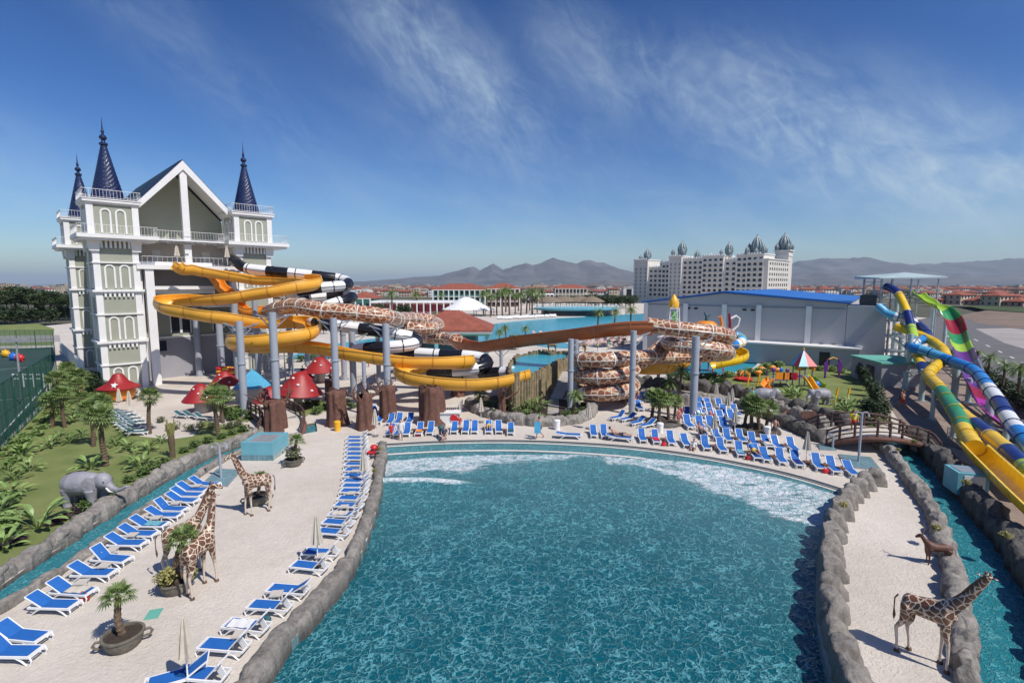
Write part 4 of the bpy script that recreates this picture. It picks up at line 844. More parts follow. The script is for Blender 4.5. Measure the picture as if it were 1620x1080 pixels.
# ---- tent, pool bar, round restaurant, thatch
q = G(736, 500); tent = thing('tent', 'white peaked event tent beside the lagoon', 'tent', q)
m = MB(); m.lathe([(9.6, 2.4), (8.0, 3.0), (6.0, 4.2), (4.0, 5.7), (2.2, 6.7), (.8, 7.1), (.1, 7.2)], (0, 4, 0), 24, (1.0, .7)); m.v = [(v[0] + (7.2 - v[2]) * .35 * (1 if v[0] > 0 else 0), v[1], v[2]) for v in m.v]; obj('canopy', m, M['white_plastic'], tent, smooth=True)
for k in range(14):
    a = 2 * math.pi * k / 14; m = MB(); m.cyl((9.4 * math.cos(a) + (1.4 if math.cos(a) > 0 else 0), 4 + 6.5 * math.sin(a), 0), (9.4 * math.cos(a) + (1.4 if math.cos(a) > 0 else 0), 4 + 6.5 * math.sin(a), 2.6), .12, n=6); obj('post', m, M['rail_wood'], tent)
q = P(716, 540, 94); q.z = 0; bar = thing('pool_bar', 'turquoise pool bar with a red hip roof behind the brown flume', 'pavilion', q)
m = MB(); hip(m, 0, 0, 13.5, 11, 4.2, 3.1, .8); obj('roof', m, M['roof_red'], bar); m = MB(); m.box((0, 0, 3.75), (14.8, 12.3, .35)); obj('fascia', m, M['white_paint'], bar); m = MB(); m.box((0, 0, 3.4), (14.2, 11.7, .45)); obj('beam', m, M['green_wall'], bar)
for x in (-6.6, -2.2, 2.2, 6.6):
    for y in (-5.3, 5.3): m = MB(); m.box((x, y, 1.65), (.6, .6, 3.3)); obj('pillar', m, M['teal_paint'], bar)
m = MB(); m.box((0, 0, 1.5), (9, 7, 3)); obj('bar_counter', m, M['teal_dark'], bar)
q = G(918, 501); rr_ = thing('round_restaurant', 'round white terrace restaurant standing over the far edge of the lagoon', 'restaurant', q)
m = MB(); m.lathe([(15.5, 2.0), (16.8, 2.4), (16.8, 2.9), (.1, 2.95)], (0, 12, 0), 40, (1, .62)); obj('terrace', m, M['teal_paint'], rr_); m = MB(); m.lathe([(14, 0), (14, 2.0)], (0, 12, 0), 32, (1, .62)); obj('glass_wall', m, M['dark_glass'], rr_)
m = MB()
for k in range(60):
    a = 2 * math.pi * k / 60; p = (16.6 * math.cos(a), 12 + 10.3 * math.sin(a), 2.9); m.bar(p, (p[0], p[1], 3.9), .09)
m.tube([(16.6 * math.cos(2 * math.pi * k / 60), 12 + 10.3 * math.sin(2 * math.pi * k / 60), 3.9) for k in range(60)], .08, 4, closed=True); obj('railing', m, M['white_paint'], rr_)
for i, (x, y, s) in enumerate(((868, 489, 1.0), (892, 488, 1.2), (918, 488, 1.2), (936, 489, .9))):
    q = G(x, y); th = thing('thatched_roof_hut', 'thatched hut on the round terrace, %s from the left' % ORD[i], 'hut', q, 0, 'thatched huts on the round terrace')
    m = MB(); m.lathe([(7.2 * s, 3.6), (5.5 * s, 4.6), (3 * s, 5.7), (.2, 6.4)], (0, 0, 0), 14, wob=.03); obj('thatch', m, M['thatch'], th)
    for k in range(6): a = k * math.pi / 3; m = MB(); m.cyl((5.8 * s * math.cos(a), 5.8 * s * math.sin(a), 0), (5.8 * s * math.cos(a), 5.8 * s * math.sin(a), 3.9), .16, n=6); obj('post', m, M['rail_wood'], th)
# ================================================================ water slides
def giraffe_mat(name, scale, dark, light, line=.09, rough=.4, sx=1.0):
    m, nt, b = newmat(name); Lk = nt.links.new; t = node(nt, 'ShaderNodeTexCoord'); nz = node(nt, 'ShaderNodeTexNoise', i_Scale=scale * .8, i_Detail=2.0)
    Lk(t.outputs['Object'], nz.inputs['Vector']); mx = node(nt, 'ShaderNodeMix', data_type='VECTOR'); mx.inputs['Factor'].default_value = .12
    Lk(t.outputs['Object'], mx.inputs['A']); Lk(nz.outputs['Color'], mx.inputs['B'])
    v = node(nt, 'ShaderNodeTexVoronoi', feature='DISTANCE_TO_EDGE', i_Scale=scale); v2 = node(nt, 'ShaderNodeTexVoronoi', feature='F1', i_Scale=scale)
    Lk(mx.outputs['Result'], v.inputs['Vector']); Lk(mx.outputs['Result'], v2.inputs['Vector'])
    r = node(nt, 'ShaderNodeMapRange', interpolation_type='SMOOTHSTEP'); r.inputs[1].default_value = line * .7; r.inputs[2].default_value = line * 1.15; Lk(v.outputs[0], r.inputs[0])
    sp = node(nt, 'ShaderNodeSeparateColor'); Lk(v2.outputs['Color'], sp.inputs[0])
    dk = node(nt, 'ShaderNodeMix', data_type='RGBA'); dk.inputs['A'].default_value = (*dark, 1); dk.inputs['B'].default_value = (*[c * 1.7 for c in dark], 1); Lk(sp.outputs[0], dk.inputs['Factor'])
    c = node(nt, 'ShaderNodeMix', data_type='RGBA'); c.inputs['A'].default_value = (*light, 1); Lk(r.outputs[0], c.inputs['Factor']); Lk(dk.outputs['Result'], c.inputs['B'])
    Lk(c.outputs['Result'], b.inputs['Base Color']); b.inputs['Roughness'].default_value = rough; M[name] = m; return m
giraffe_mat('giraffe_tube', 1.9, (.20, .07, .035), (.60, .47, .33), .085, .35)
giraffe_mat('giraffe_coat', 5.6, (.10, .045, .025), (.62, .50, .38), .075, .38)
def path(pts): return [P(x, y, Y) for x, y, Y in pts]
def curv_bank(pts, k=2.0, mxb=.5, sm=9):
    fr = frames(pts); raw = []
    for i in range(len(pts)):
        a = fr[max(0, i - 3)][3]; b = fr[min(len(pts) - 1, i + 3)][3]; c = Vector((a.x, a.y, 0)).cross(Vector((b.x, b.y, 0))).z; ln = (pts[min(len(pts) - 1, i + 3)] - pts[max(0, i - 3)]).length
        raw.append(max(-mxb, min(mxb, c / max(ln, .1) * k)))
    return [sum(raw[max(0, i - sm):i + sm + 1]) / len(raw[max(0, i - sm):i + sm + 1]) for i in range(len(raw))]
def u_prof(r, th=.05, a0=8, n=14, lip=.12, hs_k=1.0, wall=None):
    wall = (.38 * r if a0 >= 0 else 0) if wall is None else wall; a0 = min(a0, 0); inn = [(-r, wall)] if wall else []; out = [(-(r + th), wall)] if wall else []
    for i in range(n + 1):
        a = math.radians(180 - a0 + (180 + 2 * a0) * i / n); inn.append((r * math.cos(a), r * math.sin(a) * hs_k)); out.append(((r + th) * math.cos(a), (r + th) * math.sin(a) * hs_k))
    if wall: inn.append((r, wall)); out.append((r + th, wall))
    l = inn[0]; e = inn[-1]
    return inn + [(e[0] + lip, e[1] + .02), (e[0] + lip, e[1] - .06)] + out[::-1] + [(l[0] - lip, l[1] - .06), (l[0] - lip, l[1] + .02)]
def ring_prof(r, n=16): return [(r * math.cos(2 * math.pi * k / n), r * math.sin(2 * math.pi * k / n)) for k in range(n)]
def slide(parent, name, pts, r, m, open_=True, joint=3.0, matf=None, step=.35, jm=None, bank=True, a0=8, jr=.09, jname='joint_flange', maxj=99, a1=0):
    sp_pts = spline(pts, step); bk = curv_bank(sp_pts) if bank and open_ else None
    mb = MB(); prof = u_prof(r, a0=a0) if open_ else ring_prof(r); sweep(mb, sp_pts, prof, True, matf, bk); o = obj(name, mb, m, parent, smooth=True, W=True)
    if not open_:
        fr0 = frames(sp_pts)
        for s_ in (-1, 1): g = MB(); g.tube([q[0] + q[1] * s_ * (r + .01) for q in fr0], .035, 5); obj('seam', g, (jm or (m[0] if isinstance(m, (list, tuple)) else m)), parent, W=True)
    fr = frames(sp_pts); d = 0; last = 0; js = []; nj = 0; total = sum((sp_pts[i + 1] - sp_pts[i]).length for i in range(len(sp_pts) - 1))
    for i in range(1, len(sp_pts) - 1):
        d += (sp_pts[i] - sp_pts[i - 1]).length
        if d - last >= joint and nj < maxj:
            last = d; nj += 1; p, rr, u, t = fr[i]; b = bk[i] if bk else 0; c_, s_ = math.cos(b), math.sin(b); g = MB()
            q = ([(a * 1.0, h * 1.0) for a, h in (u_prof(r + .05, .05, a0=a0, lip=.1) if open_ else [])])
            if open_:
                vs = [];
                for e in (-.045, .045):
                    for a, h in q: vs.append(p + t * e + rr * (a * c_ - h * s_) + u * (a * s_ + h * c_))
                n = len(q); g.add(vs, [(k, (k + 1) % n, n + (k + 1) % n, n + k) for k in range(n)] + [tuple(range(n)), tuple(n + k for k in range(n))][:0])
                for e in (0, n): pass
            else: g.tube([p - t * .05, p + t * .05], r + .05, 18)
            js.append(obj(jname, g, jm or m if not isinstance(m, (list, tuple)) else (jm or m[0]), parent, smooth=True, W=True))
    return o, sp_pts
ysl = thing('water_slide', 'long orange yellow open flume winding down from the castle terrace in zigzag loops', 'water slide', P(300, 425, 63))
ypts = [(283, 418, 61), (291, 425, 61), (303, 424, 61.5), (318, 427, 62), (340, 430, 62.5), (375, 436, 63.5), (410, 441, 64), (450, 441, 64.5), (485, 441, 64), (499, 444, 62), (494, 449, 60), (467, 453, 58.5), (431, 459, 57.5), (396, 464, 57), (360, 470, 56.5), (320, 472.5, 57), (285, 473, 57.5), (263, 475, 56.8), (256, 480, 55), (266, 486, 53.2), (291, 491, 52.5), (327, 497, 52), (364, 502, 52.5), (404, 507, 53.5), (440, 508, 55), (470, 508, 56), (490, 511, 55), (496, 518, 52.5), (487, 526, 50), (462, 532, 48.8), (430, 537, 48.3), (400, 540, 48.3), (378, 539, 49), (370, 541, 50.5), (385, 545, 52), (415, 547, 52.5), (445, 546, 52.5), (476, 546, 52), (513, 550, 51), (551, 557, 50), (600, 564, 49.6), (645, 569, 49.8), (690, 571, 50.2), (722, 571, 51), (738, 571, 52.2), (738, 573, 53.8), (715, 575, 54.3), (680, 577, 53.8), (652, 580, 52.5), (636, 585, 50.5), (640, 592, 48.2), (660, 598, 47.2), (690, 602, 46.8), (725, 604, 46.8), (757, 604, 47), (790, 601, 47.6), (815, 595, 48.6), (829, 591, 49.6)]
mm('yellow_lip', (.55, .25, .03), .4, .05)
_, yp = slide(ysl, 'flume', path(ypts), .76, M['yellow_flume'], joint=2.6, jm=M['yellow_lip'], a0=10)
g = MB(); sweep(g, [P(280, 417, 60.6), P(286, 421, 60.9), P(293, 424, 61.1)], [(a * 1.35, h * 1.1) for a, h in u_prof(.8)]); obj('entry_chute', g, M['yellow_flume'], ysl, smooth=True, W=True)
bw = [M['black_gloss'], M['white_gloss']]
bsl = thing('water_slide', 'black and white striped closed tube slide behind the orange yellow flume', 'water slide', P(375, 415, 66))
bpts1 = [(369, 411, 66), (376, 416, 65.5), (384, 422, 65.2), (400, 426, 65), (440, 430, 65), (480, 434, 65.5), (515, 438, 66), (538, 441, 66.5), (550, 446, 65.5), (548, 451, 63.5), (530, 453, 61.8), (500, 456, 61), (470, 462, 61), (462, 468, 62.5), (480, 472, 65), (515, 470, 66), (545, 466, 66), (557, 468, 64), (552, 473, 61.8), (535, 478, 60.5), (512, 486, 60), (498, 496, 60), (490, 504, 58.5), (500, 510, 56), (525, 514, 55.2), (560, 519, 55), (600, 524, 55), (630, 529, 55.3), (653, 534, 56), (658, 541, 54.8), (645, 546, 53.2), (615, 549, 52.6), (580, 551, 53), (560, 554, 54.5), (570, 557, 56.5), (610, 557, 57.5), (650, 558, 57.5), (700, 561, 57), (740, 563, 56.5), (764, 567, 56), (771, 575, 54.6), (755, 582, 53.6), (730, 585, 53.2), (690, 588, 53.2), (670, 591, 54.5), (690, 592, 56), (730, 591, 56), (775, 590, 55), (812, 588, 53.6)]
def stripe(seq):
    tot = sum(l for l, _ in seq)
    def f(d):
        d = d % tot
        for l, m in seq:
            if d < l: return m
            d -= l
        return seq[-1][1]
    return f
slide(bsl, 'tube', path(bpts1), .64, bw, open_=False, joint=2.7, matf=stripe([(2.7, 0), (2.7, 1)]), jm=M['black_gloss'], step=.3)
gsl = thing('water_slide', 'giraffe patterned tube slide running into the brown flume and the right spiral', 'water slide', P(450, 485, 57))
gt1 = [(425, 492, 62), (440, 488, 58), (456, 485, 55.5), (474, 484, 53), (492, 487, 51.5), (514, 491, 51), (550, 493.5, 51), (592, 498, 51.5), (612, 501, 52.5), (622, 504, 55), (632, 505, 60), (650, 504, 65), (672, 506, 68), (690, 511, 68), (690, 517, 65), (672, 520, 62.5), (645, 520, 62), (632, 524, 64), (650, 530, 68), (680, 534, 70), (705, 535.5, 69), (724, 538, 66)]
slide(gsl, 'tube', path(gt1), .82, M['giraffe_tube'], open_=False, joint=3.0, jm=M['tusk'], step=.3)
br = [(722, 538, 66.5), (731, 543, 64), (755, 546, 61), (789, 541, 58.5), (833, 534, 56), (864, 530.5, 54.5), (895, 527, 53.5), (931, 522, 52), (962, 518, 51), (989, 515.5, 50.4), (1022, 514.5, 50), (1032, 515, 49.9)]
mm('brown_joint', (.45, .2, .1), .4, .08)
slide(gsl, 'open_flume', path(br), .92, M['brown_flume'], open_=True, joint=3.0, jm=M['brown_joint'], step=.4, a0=14, bank=False)
g2 = [(1024, 513.5, 50), (1062, 519, 49.5), (1102, 523, 49.2), (1138, 528, 49.6), (1152, 532, 51), (1148, 536, 53.5), (1125, 538, 55), (1095, 537, 55.6), (1070, 537, 54.6), (1057, 540, 52.5), (1066, 545, 50), (1102, 549, 49), (1135, 553, 49.2), (1150, 557, 50.6), (1146, 560, 53), (1120, 562, 54.6), (1085, 563, 54.6), (1050, 564, 53), (1015, 565, 50.5), (985, 567, 48.6)]
pp = path(g2); cc = Vector((9.25, 50.6, 0)); n_ = 0
for k in range(0, 54):
    a = R(-92 - k * 18.5); zz = 4.95 - k * 18.5 / 360 * 1.62; pp.append(Vector((cc.x + 2.75 * math.cos(a), cc.y + 2.75 * math.sin(a), zz)))
slide(gsl, 'tube', pp, .74, M['giraffe_tube'], open_=False, joint=2.9, jm=M['tusk'], step=.3)
slide(gsl, 'tube', path([(1060, 536, 56), (1048, 546, 54), (1034, 557, 52.8), (1020, 569, 51.6), (1006, 575, 51)]), .72, M['giraffe_tube'], open_=False, joint=3, jm=M['tusk'])
osl = thing('water_slide', 'short orange brown slide dropping steeply beside the castle under the yellow flume', 'water slide', P(330, 428, 65))
slide(osl, 'flume', path([(318, 425, 65), (335, 433, 64.8), (345, 443, 64.6), (352, 455, 64.6), (362, 463, 64.3), (376, 480, 63.6), (395, 493, 63), (415, 490, 63), (440, 487, 64)]), .7, M['orange_plastic'], joint=2.5)
osl2 = thing('water_slide', 'bright orange open slide seen under the giraffe tube behind the right support', 'water slide', P(1030, 575, 58))
slide(osl2, 'flume', path([(1080, 570, 60), (1060, 576, 57), (1035, 578, 55.5), (1010, 577, 56), (995, 575, 58), (985, 573, 61)]), .95, M['yellow_flume'], joint=2.6, jm=M['yellow_lip'])
# right side slides
def rsl(label, pts, r, mats, open_, seq, joint, **k):
    t = thing('water_slide', label, 'water slide', P(*pts[0])); slide(t, 'flume' if open_ else 'tube', path(pts), r, mats, open_, joint, matf=stripe(seq), **k); return t
MA = [M['tube_yellow'], M['navy_plastic'], M['skyblue_plastic'], M['lime_plastic'], M['white_gloss'], M['tube_blue'], M['tube_green'], M['purple_plastic'], M['grey_plastic'], M['magenta_plastic'], M['maroon_plastic']]
rsl('steep yellow, navy and sky blue banded tube dropping from the right tower', [(1402, 453, 73), (1410, 456, 72), (1418, 461, 71), (1424, 470, 70), (1430, 482, 69), (1435, 494, 68), (1439, 507, 67), (1442, 519, 66), (1445, 531, 64.5), (1449, 545, 62), (1452, 562, 59), (1459, 580, 55.5), (1475, 602, 51), (1495, 627, 46), (1522, 655, 39.5), (1540, 669, 37), (1558, 682, 35), (1571, 694, 33.6), (1587, 707, 32), (1604, 722, 30.3), (1624, 741, 28.6), (1650, 765, 26.5)], .50, MA, False,
    [(3, 1), (3.4, 0), (2.6, 1), (3.6, 3), (3.4, 2), (6, 0)], 3, jm=M['galv'], step=.3)
rsl('yellow and green tube slide ending in an open yellow chute', [(1418, 517, 68), (1432, 521, 67), (1446, 527, 66), (1461, 533, 64.5), (1477, 541, 62.5), (1490, 551, 60), (1495, 562, 57.5), (1488, 573, 55.5), (1477, 582, 53.5), (1469, 591, 51), (1473, 600, 48.5), (1484, 611, 46), (1494, 624, 43.5), (1504, 640, 41), (1518, 662, 38), (1525, 680, 35.6), (1534, 695, 33.6), (1543, 708, 32.2)], .53, MA, False, [(29, 0), (10.5, 6), (30, 0)], 3, jm=M['tube_yellow'], step=.3)
t = thing('slide_chute', 'open yellow run out chute at the end of the green and yellow tube', 'water slide', P(1525, 680, 35.6))
slide(t, 'flume', path([(1541, 706, 32.4), (1548, 713, 31.5), (1558, 723, 30.3), (1580, 744, 28.0), (1602, 765, 26.1), (1630, 791, 24), (1665, 822, 21.8)]), .60, M['tube_yellow'], True, 3, a0=5, step=.3, bank=False)
rsl('blue, white and navy banded tube slide curling round the poles at right', [(1388, 484, 71), (1396, 490, 70.5), (1403, 496, 70), (1416, 500, 69), (1432, 504, 68.5), (1447, 511, 69), (1459, 519, 68), (1466, 528, 66), (1461, 536, 64), (1449, 541, 62.6), (1440, 546, 60.5), (1446, 551, 58.5), (1461, 554.5, 57.5), (1479, 561, 56.3), (1505, 571, 54), (1533, 582, 51), (1548, 593, 48.6), (1562, 611, 44.6), (1578, 633, 40.8), (1591, 655, 37.6), (1607, 678, 34.8), (1628, 705, 32), (1655, 740, 29)], .54, MA, False,
    [(3, 2), (3, 4), (6, 1), (3, 5), (3, 4), (3, 5), (3, 2), (12.5, 5), (4.2, 4), (4.2, 1), (3.6, 4), (3.6, 5)], 3, jm=M['navy_plastic'], step=.3)
rsl('wide open green, purple and magenta half pipe slide at right', [(1455, 458, 72), (1461, 464, 71.2), (1469, 469, 70.5), (1480, 476, 69.5), (1492, 481, 68.8), (1500, 487, 68), (1507, 498, 67), (1513, 512, 65.5), (1518, 531, 63), (1526, 551, 59.5), (1533, 568, 56), (1541, 585, 52.8), (1550, 603, 49.5), (1562, 625, 46), (1578, 645, 43), (1600, 662, 40.5), (1630, 682, 38), (1670, 705, 36)], .88, MA, True,
    [(4.2, 3), (2, 6), (3.2, 10), (2.6, 6), (2.8, 3), (4.0, 7), (4.4, 8), (4.4, 7), (3.6, 10), (26, 9)], 3, jm=M['white_gloss'], step=.3, a0=-18)
rsl('small yellow body slide curving into the round kids pool', [(1150, 551, 62), (1168, 556, 63), (1176, 562, 61.5), (1168, 567, 59.5), (1148, 571, 58.6), (1128, 575, 58.3)], .62, MA, True, [(99, 0)], 3, a0=20)
rsl('small blue and white tube curling out beside the hangar behind the giraffe tube', [(1150, 530, 66), (1162, 531, 66.5), (1172, 535, 66), (1173, 541, 64.5), (1163, 545, 63), (1150, 545, 62.5)], .62, MA, False, [(1.6, 10), (2.4, 2), (2.4, 4), (3.5, 5)], 2.4)
# ---- steel supports
def pole(x, yb, yt, r, label, base=None, arms=0, col='steel_pole', grp=None):
    q = G(x, yb); top = P(x, yt, q.y); h = top.z; t = thing('slide_support', label, 'steel support', q, 0, grp)
    m = MB(); m.cyl((0, 0, 0), (0, 0, h), r, n=18); obj('shaft', m, M[col], t, smooth=True)
    m = MB(); m.cyl((0, 0, 0), (0, 0, .06), r * 1.9, n=16); obj('base_plate', m, M['galv'], t)
    for zz in ([h * .55] if h > 4 else []): m = MB(); m.cyl((0, 0, zz), (0, 0, zz + .12), r * 1.22, n=18); obj('collar', m, M[col], t, smooth=True)
    for a in range(arms):
        s = 1 if a % 2 == 0 else -1; zz = h - .7 - (a // 2) * 2.4
        m = MB(); m.bar((0, 0, zz), (s * 1.6, .3, zz + .5), .12); m.bar((0, 0, zz - .9), (s * 1.3, .3, zz + .35), .09); obj('arm', m, M['galv'], t)
    return t
pl = [(316, 594, 478, .40, 'thick steel pole standing before the castle windows under the leftmost flume bend', 2), (352, 600, 503, .40, 'thick steel pole between the castle windows and the rear red mushroom', 1), (387, 657, 508, .33, 'steel pole left of the blue pyramid roof behind the lower flume loop', 2),
      (439, 660, 494, .34, 'steel pole rising from the rooted stump beside the turquoise box', 2), (461, 592, 517, .36, 'steel pole behind the big red mushroom inside the second flume loop', 1), (533, 652, 503, .32, 'steel pole rising from the round stump right of the big red mushroom', 2),
      (560, 628, 525, .34, 'shaded steel pole just right of the stump pole under the striped tube', 1), (614, 655, 512, .32, 'steel pole on the stump behind the first blue loungers', 2), (578, 655, 572, .18, 'thin steel pole rising from the branched stump left of the pool wall', 0),
      (688, 600, 577, .20, 'short steel pole under the last yellow bend', 2), (793, 640, 600, .2, 'thin steel pole on the branched stump by the bamboo', 2), (793, 592, 547, .24, 'steel pole between the brown flume and the yellow run', 2), (902, 648, 536, .27, 'steel pole under the brown flume left of the spiral tubes', 1), (910, 643, 537, .24, 'darker steel pole pressed behind the pole left of the spiral tubes', 0),
      (999, 655, 523, .28, 'steel pole in front of the giraffe tube spiral at its right side', 1), (1096, 661, 532, .34, 'thick steel pole among the blue lounger rows at right', 2), (1041, 612, 572, .19, 'thin short steel pole behind the clump palms', 0), (727, 574, 546, .3, 'steel pole under the left end of the brown flume', 1),
      (646, 572, 496, .28, 'steel pole standing behind the giraffe tube loop at left', 0), (487, 588, 552, .3, 'short steel pole behind the red mushrooms in front of the far pool', 0), (378, 610, 462, .36, 'steel pole close to the castle behind the flume start', 1), (410, 612, 470, .3, 'dark shaded steel pole behind the blue pyramid roof', 0), (545, 600, 470, .34, 'steel pole standing behind the black and white tube near its top loop', 1),
      (600, 618, 528, .26, 'slim steel pole under the striped tube behind the stumps', 0), (345, 585, 440, .38, 'steel pole against the castle wall right of the windows', 0)]
for x, yb, yt, r, lb, ar in pl: pole(x, yb, yt, r, lb, arms=ar)
mm('pale_steel', (.40, .50, .50), .45, .08, .7)
for i, (x, yb, yt, r) in enumerate([(1411, 572, 463, .32), (1422, 578, 508, .28), (1434, 612, 528, .27), (1443, 600, 560, .22), (1490, 575, 490, .26), (1507, 592, 540, .24), (1457, 634, 584, .26), (1474, 664, 618, .18), (1509, 630, 578, .32), (1531, 636, 598, .24), (1563, 672, 634, .28), (1507, 692, 672, .18), (1431, 616, 588, .26), (1470, 560, 478, .32), (1590, 700, 668, .2), (1607, 735, 712, .16), (1545, 712, 690, .16)]):
    pole(x, yb, yt, r, 'pale grey steel pole holding the coloured slides, %s counted from the left' % ORD[sorted([1411, 1422, 1434, 1443, 1490, 1507.5, 1457, 1474, 1509, 1531, 1563, 1507, 1431, 1470, 1590, 1607, 1545]).index(x if i != 5 else 1507.5)], arms=1 if i % 2 else 2, col='pale_steel')
# steel lattice hanging walkway behind the first loop
t = thing('steel_walkway', 'grey steel truss walkway running from the castle behind the flume bends', 'walkway', P(330, 485, 62))
m = MB(); a = P(322, 484, 62); b = P(395, 472, 64)
for o_ in (0, 1.0): m.bar(a + Vector((0, 0, o_)), b + Vector((0, 0, o_)), .08)
for k in range(14):
    p = a.lerp(b, k / 14); q = a.lerp(b, (k + .5) / 14); m.bar(p, q + Vector((0, 0, 1)), .05); m.bar(q + Vector((0, 0, 1)), a.lerp(b, (k + 1) / 14), .05)
obj('truss', m, M['white_paint'], t, W=True); m = MB(); m.bar(a + Vector((0, .6, 0)), b + Vector((0, .6, 0)), 1.2, .06); obj('deck', m, M['galv'], t, W=True)
# stair steel behind the pyramid roof
t = thing('steel_staircase', 'grey steel stair frame standing between castle and slide poles', 'staircase', G(420, 612))
m = MB()
for dx in (0, 1.6, 3.2, 4.8):
    for dy in (0, 2): m.bar((dx - 2.4, dy, 0), (dx - 2.4, dy, 5.2), .11)
for z in (1.7, 3.4, 5.1): m.bar((-2.5, 0, z), (2.5, 0, z), .1); m.bar((-2.5, 2, z), (2.5, 2, z), .1)
obj('frame', m, M['galv'], t)
for f in range(3):
    m = MB()
    for k in range(8): m.box((-2.0 + k * .5 if f % 2 == 0 else 2 - k * .5, 1, f * 1.7 + .2 + k * .21), (.45, 1.6, .05))
    obj('stair_flight', m, M['galv'], t)
# ---- right slide tower
q = G(1384, 583); t = thing('slide_tower', 'tall grey steel slide tower with stairs and a white canopy at right', 'tower', q)
def px_local(x, dz, Y): p = P(x, 500, Y); return p.x - q.x
Hc = 12.8; W_ = 8.2
m = MB()
for x in (0, 1.5, 4.2, 8.0):
    for y in (0, 3.6): m.bar((x, y, 0), (x, y, Hc), .2 if x < 2 else .14)
for k in range(9):
    z = k * 1.4
    for y in (0, 3.6): m.bar((0, y, z + 1.2), (1.5, y, z + 1.2), .07); m.bar((0, y, z), (1.5, y, z + 1.2), .06)
    m.bar((0, 0, z + 1.2), (0, 3.6, z + 1.2), .08)
obj('frame', m, M['galv'], t)
m = MB(); m.add([(-.8, -.8, Hc), (8.6, -.8, Hc + .15), (8.6, 4.6, Hc + .15), (-.8, 4.6, Hc), (-.8, -.8, Hc + .12), (8.6, -.8, Hc + .3), (8.6, 4.6, Hc + .55), (4.6, 2, Hc + .95), (-.8, 4.6, Hc + .4)], [(0, 3, 2, 1), (0, 1, 5, 4), (4, 5, 7), (5, 6, 7), (6, 8, 7), (8, 4, 7), (1, 2, 6, 5), (2, 3, 8, 6), (3, 0, 4, 8)]); obj('canopy', m, M['pale_steel'], t)
for z in (2.4, 4.6, 6.8, 10.2):
    m = MB(); m.box((3.0 if z < 10 else 4.4, 1.8, z), (3.6 if z < 10 else 8.4, 3.6, .14)); p_ = obj('platform', m, M['galv'], t)
    m = MB(); x1 = 4.8 if z < 10 else 8.6; railing(m, (.2, 0, z), (x1, 0, z), 1.0, .5); railing(m, (x1, 0, z), (x1, 3.6, z), 1.0, .5); obj('railing', m, M['galv'], p_)
for f, z in enumerate((0, 2.4, 4.6, 6.8)):
    m = MB(); n = 10; zt = (2.4, 4.6, 6.8, 10.2)[f]
    for k in range(n): m.box((1.4 + (k if f % 2 == 0 else n - k) * .3, -.6, z + (zt - z) * (k + .5) / n), (.32, 1.1, .06))
    a_, b__ = (1.3, 4.5) if f % 2 == 0 else (4.5, 1.3); m.bar((a_, -1.1, z + .9), (b__, -1.1, zt + .9), .06); m.bar((a_, -1.1, z), (b__, -1.1, zt), .06, .2); obj('stair_flight', m, M['pale_steel'], t)
q = G(1424, 612); t = thing('pump_house', 'grey concrete pump house with a green flat roof under the coloured slides', 'building', q, -.12)
m = MB(); m.box((.6, 3.2, 1.35), (5.6, 6.6, 2.7)); obj('wall', m, M['grey_wall'], t); m = MB(); m.box((.6, 3.2, 2.8), (6.0, 7.0, .2)); obj('roof_slab', m, M['green_wall'], t); m = MB(); m.box((-2.22, 2.2, 1.1), (.1, 1.6, 2.2)); obj('door', m, M['dark_glass'], t)
# ================================================================ stumps
def stump(label, x, y, r, h, roots=7, branches=0, seed=0, mt='log'):
    rd = random.Random(seed); q = G(x, y); t = thing('tree_stump', label, 'artificial tree stump', q); m = MB(); n = 30; vs = []; rows = 10
    for j in range(rows + 1):
        f = j / rows; fl = 1 + .32 * (1 - f) ** 3
        for k in range(n):
            a = 2 * math.pi * k / n; w = 1 + .15 * math.sin(a * roots + f * 1.5) + .05 * math.sin(a * roots * 2.3 + f * 4) + .08 * noise.noise(Vector((math.cos(a) * 2, math.sin(a) * 2, f * 3 + seed)))
            top = (.28 * h * noise.noise(Vector((math.cos(a) * 3, math.sin(a) * 3, seed * 3)))) * (f ** 3)
            vs.append((r * fl * w * math.cos(a), r * fl * w * math.sin(a), h * f + top))
    m.add(vs, [(j * n + k, j * n + (k + 1) % n, (j + 1) * n + (k + 1) % n, (j + 1) * n + k) for j in range(rows) for k in range(n)] + [tuple(rows * n + k for k in range(n))]); obj('trunk', m, M[mt], t, smooth='all')
    for b in range(branches):
        a = rd.uniform(0, 6.28); m = MB(); p = Vector((r * .7 * math.cos(a), r * .7 * math.sin(a), h * rd.uniform(.75, .95))); pts = [p]; d = Vector((math.cos(a), math.sin(a), .5))
        for k in range(5): d = (d + Vector((rd.uniform(-.5, .5), rd.uniform(-.5, .5), rd.uniform(0, .5)))).normalized(); pts.append(pts[-1] + d * .38)
        m.tube(pts, [.13 * (1 - k / 6.5) for k in range(6)], 6); e = pts[2]; m.tube([e, e + Vector((rd.uniform(-.4, .4), rd.uniform(-.3, .3), .35)), e + Vector((rd.uniform(-.6, .6), rd.uniform(-.4, .4), .75))], [.07, .05, .02], 5); obj('branch', m, M[mt], t, smooth='all')
    return t
stump('large rooted brown stump with curling branches behind the turquoise box', 437, 684, .75, 2.6, 8, 5, 1); stump('plain thick brown stump round a slide pole beside a yellow bin', 534, 672, .72, 2.9, 9, 0, 2)
stump('tall branched brown stump left of the upper end of the pool wall', 578, 678, .58, 2.9, 6, 4, 3); stump('dark rooted stump behind the first short row of blue loungers', 614, 664, .62, 3.0, 6, 3, 4)
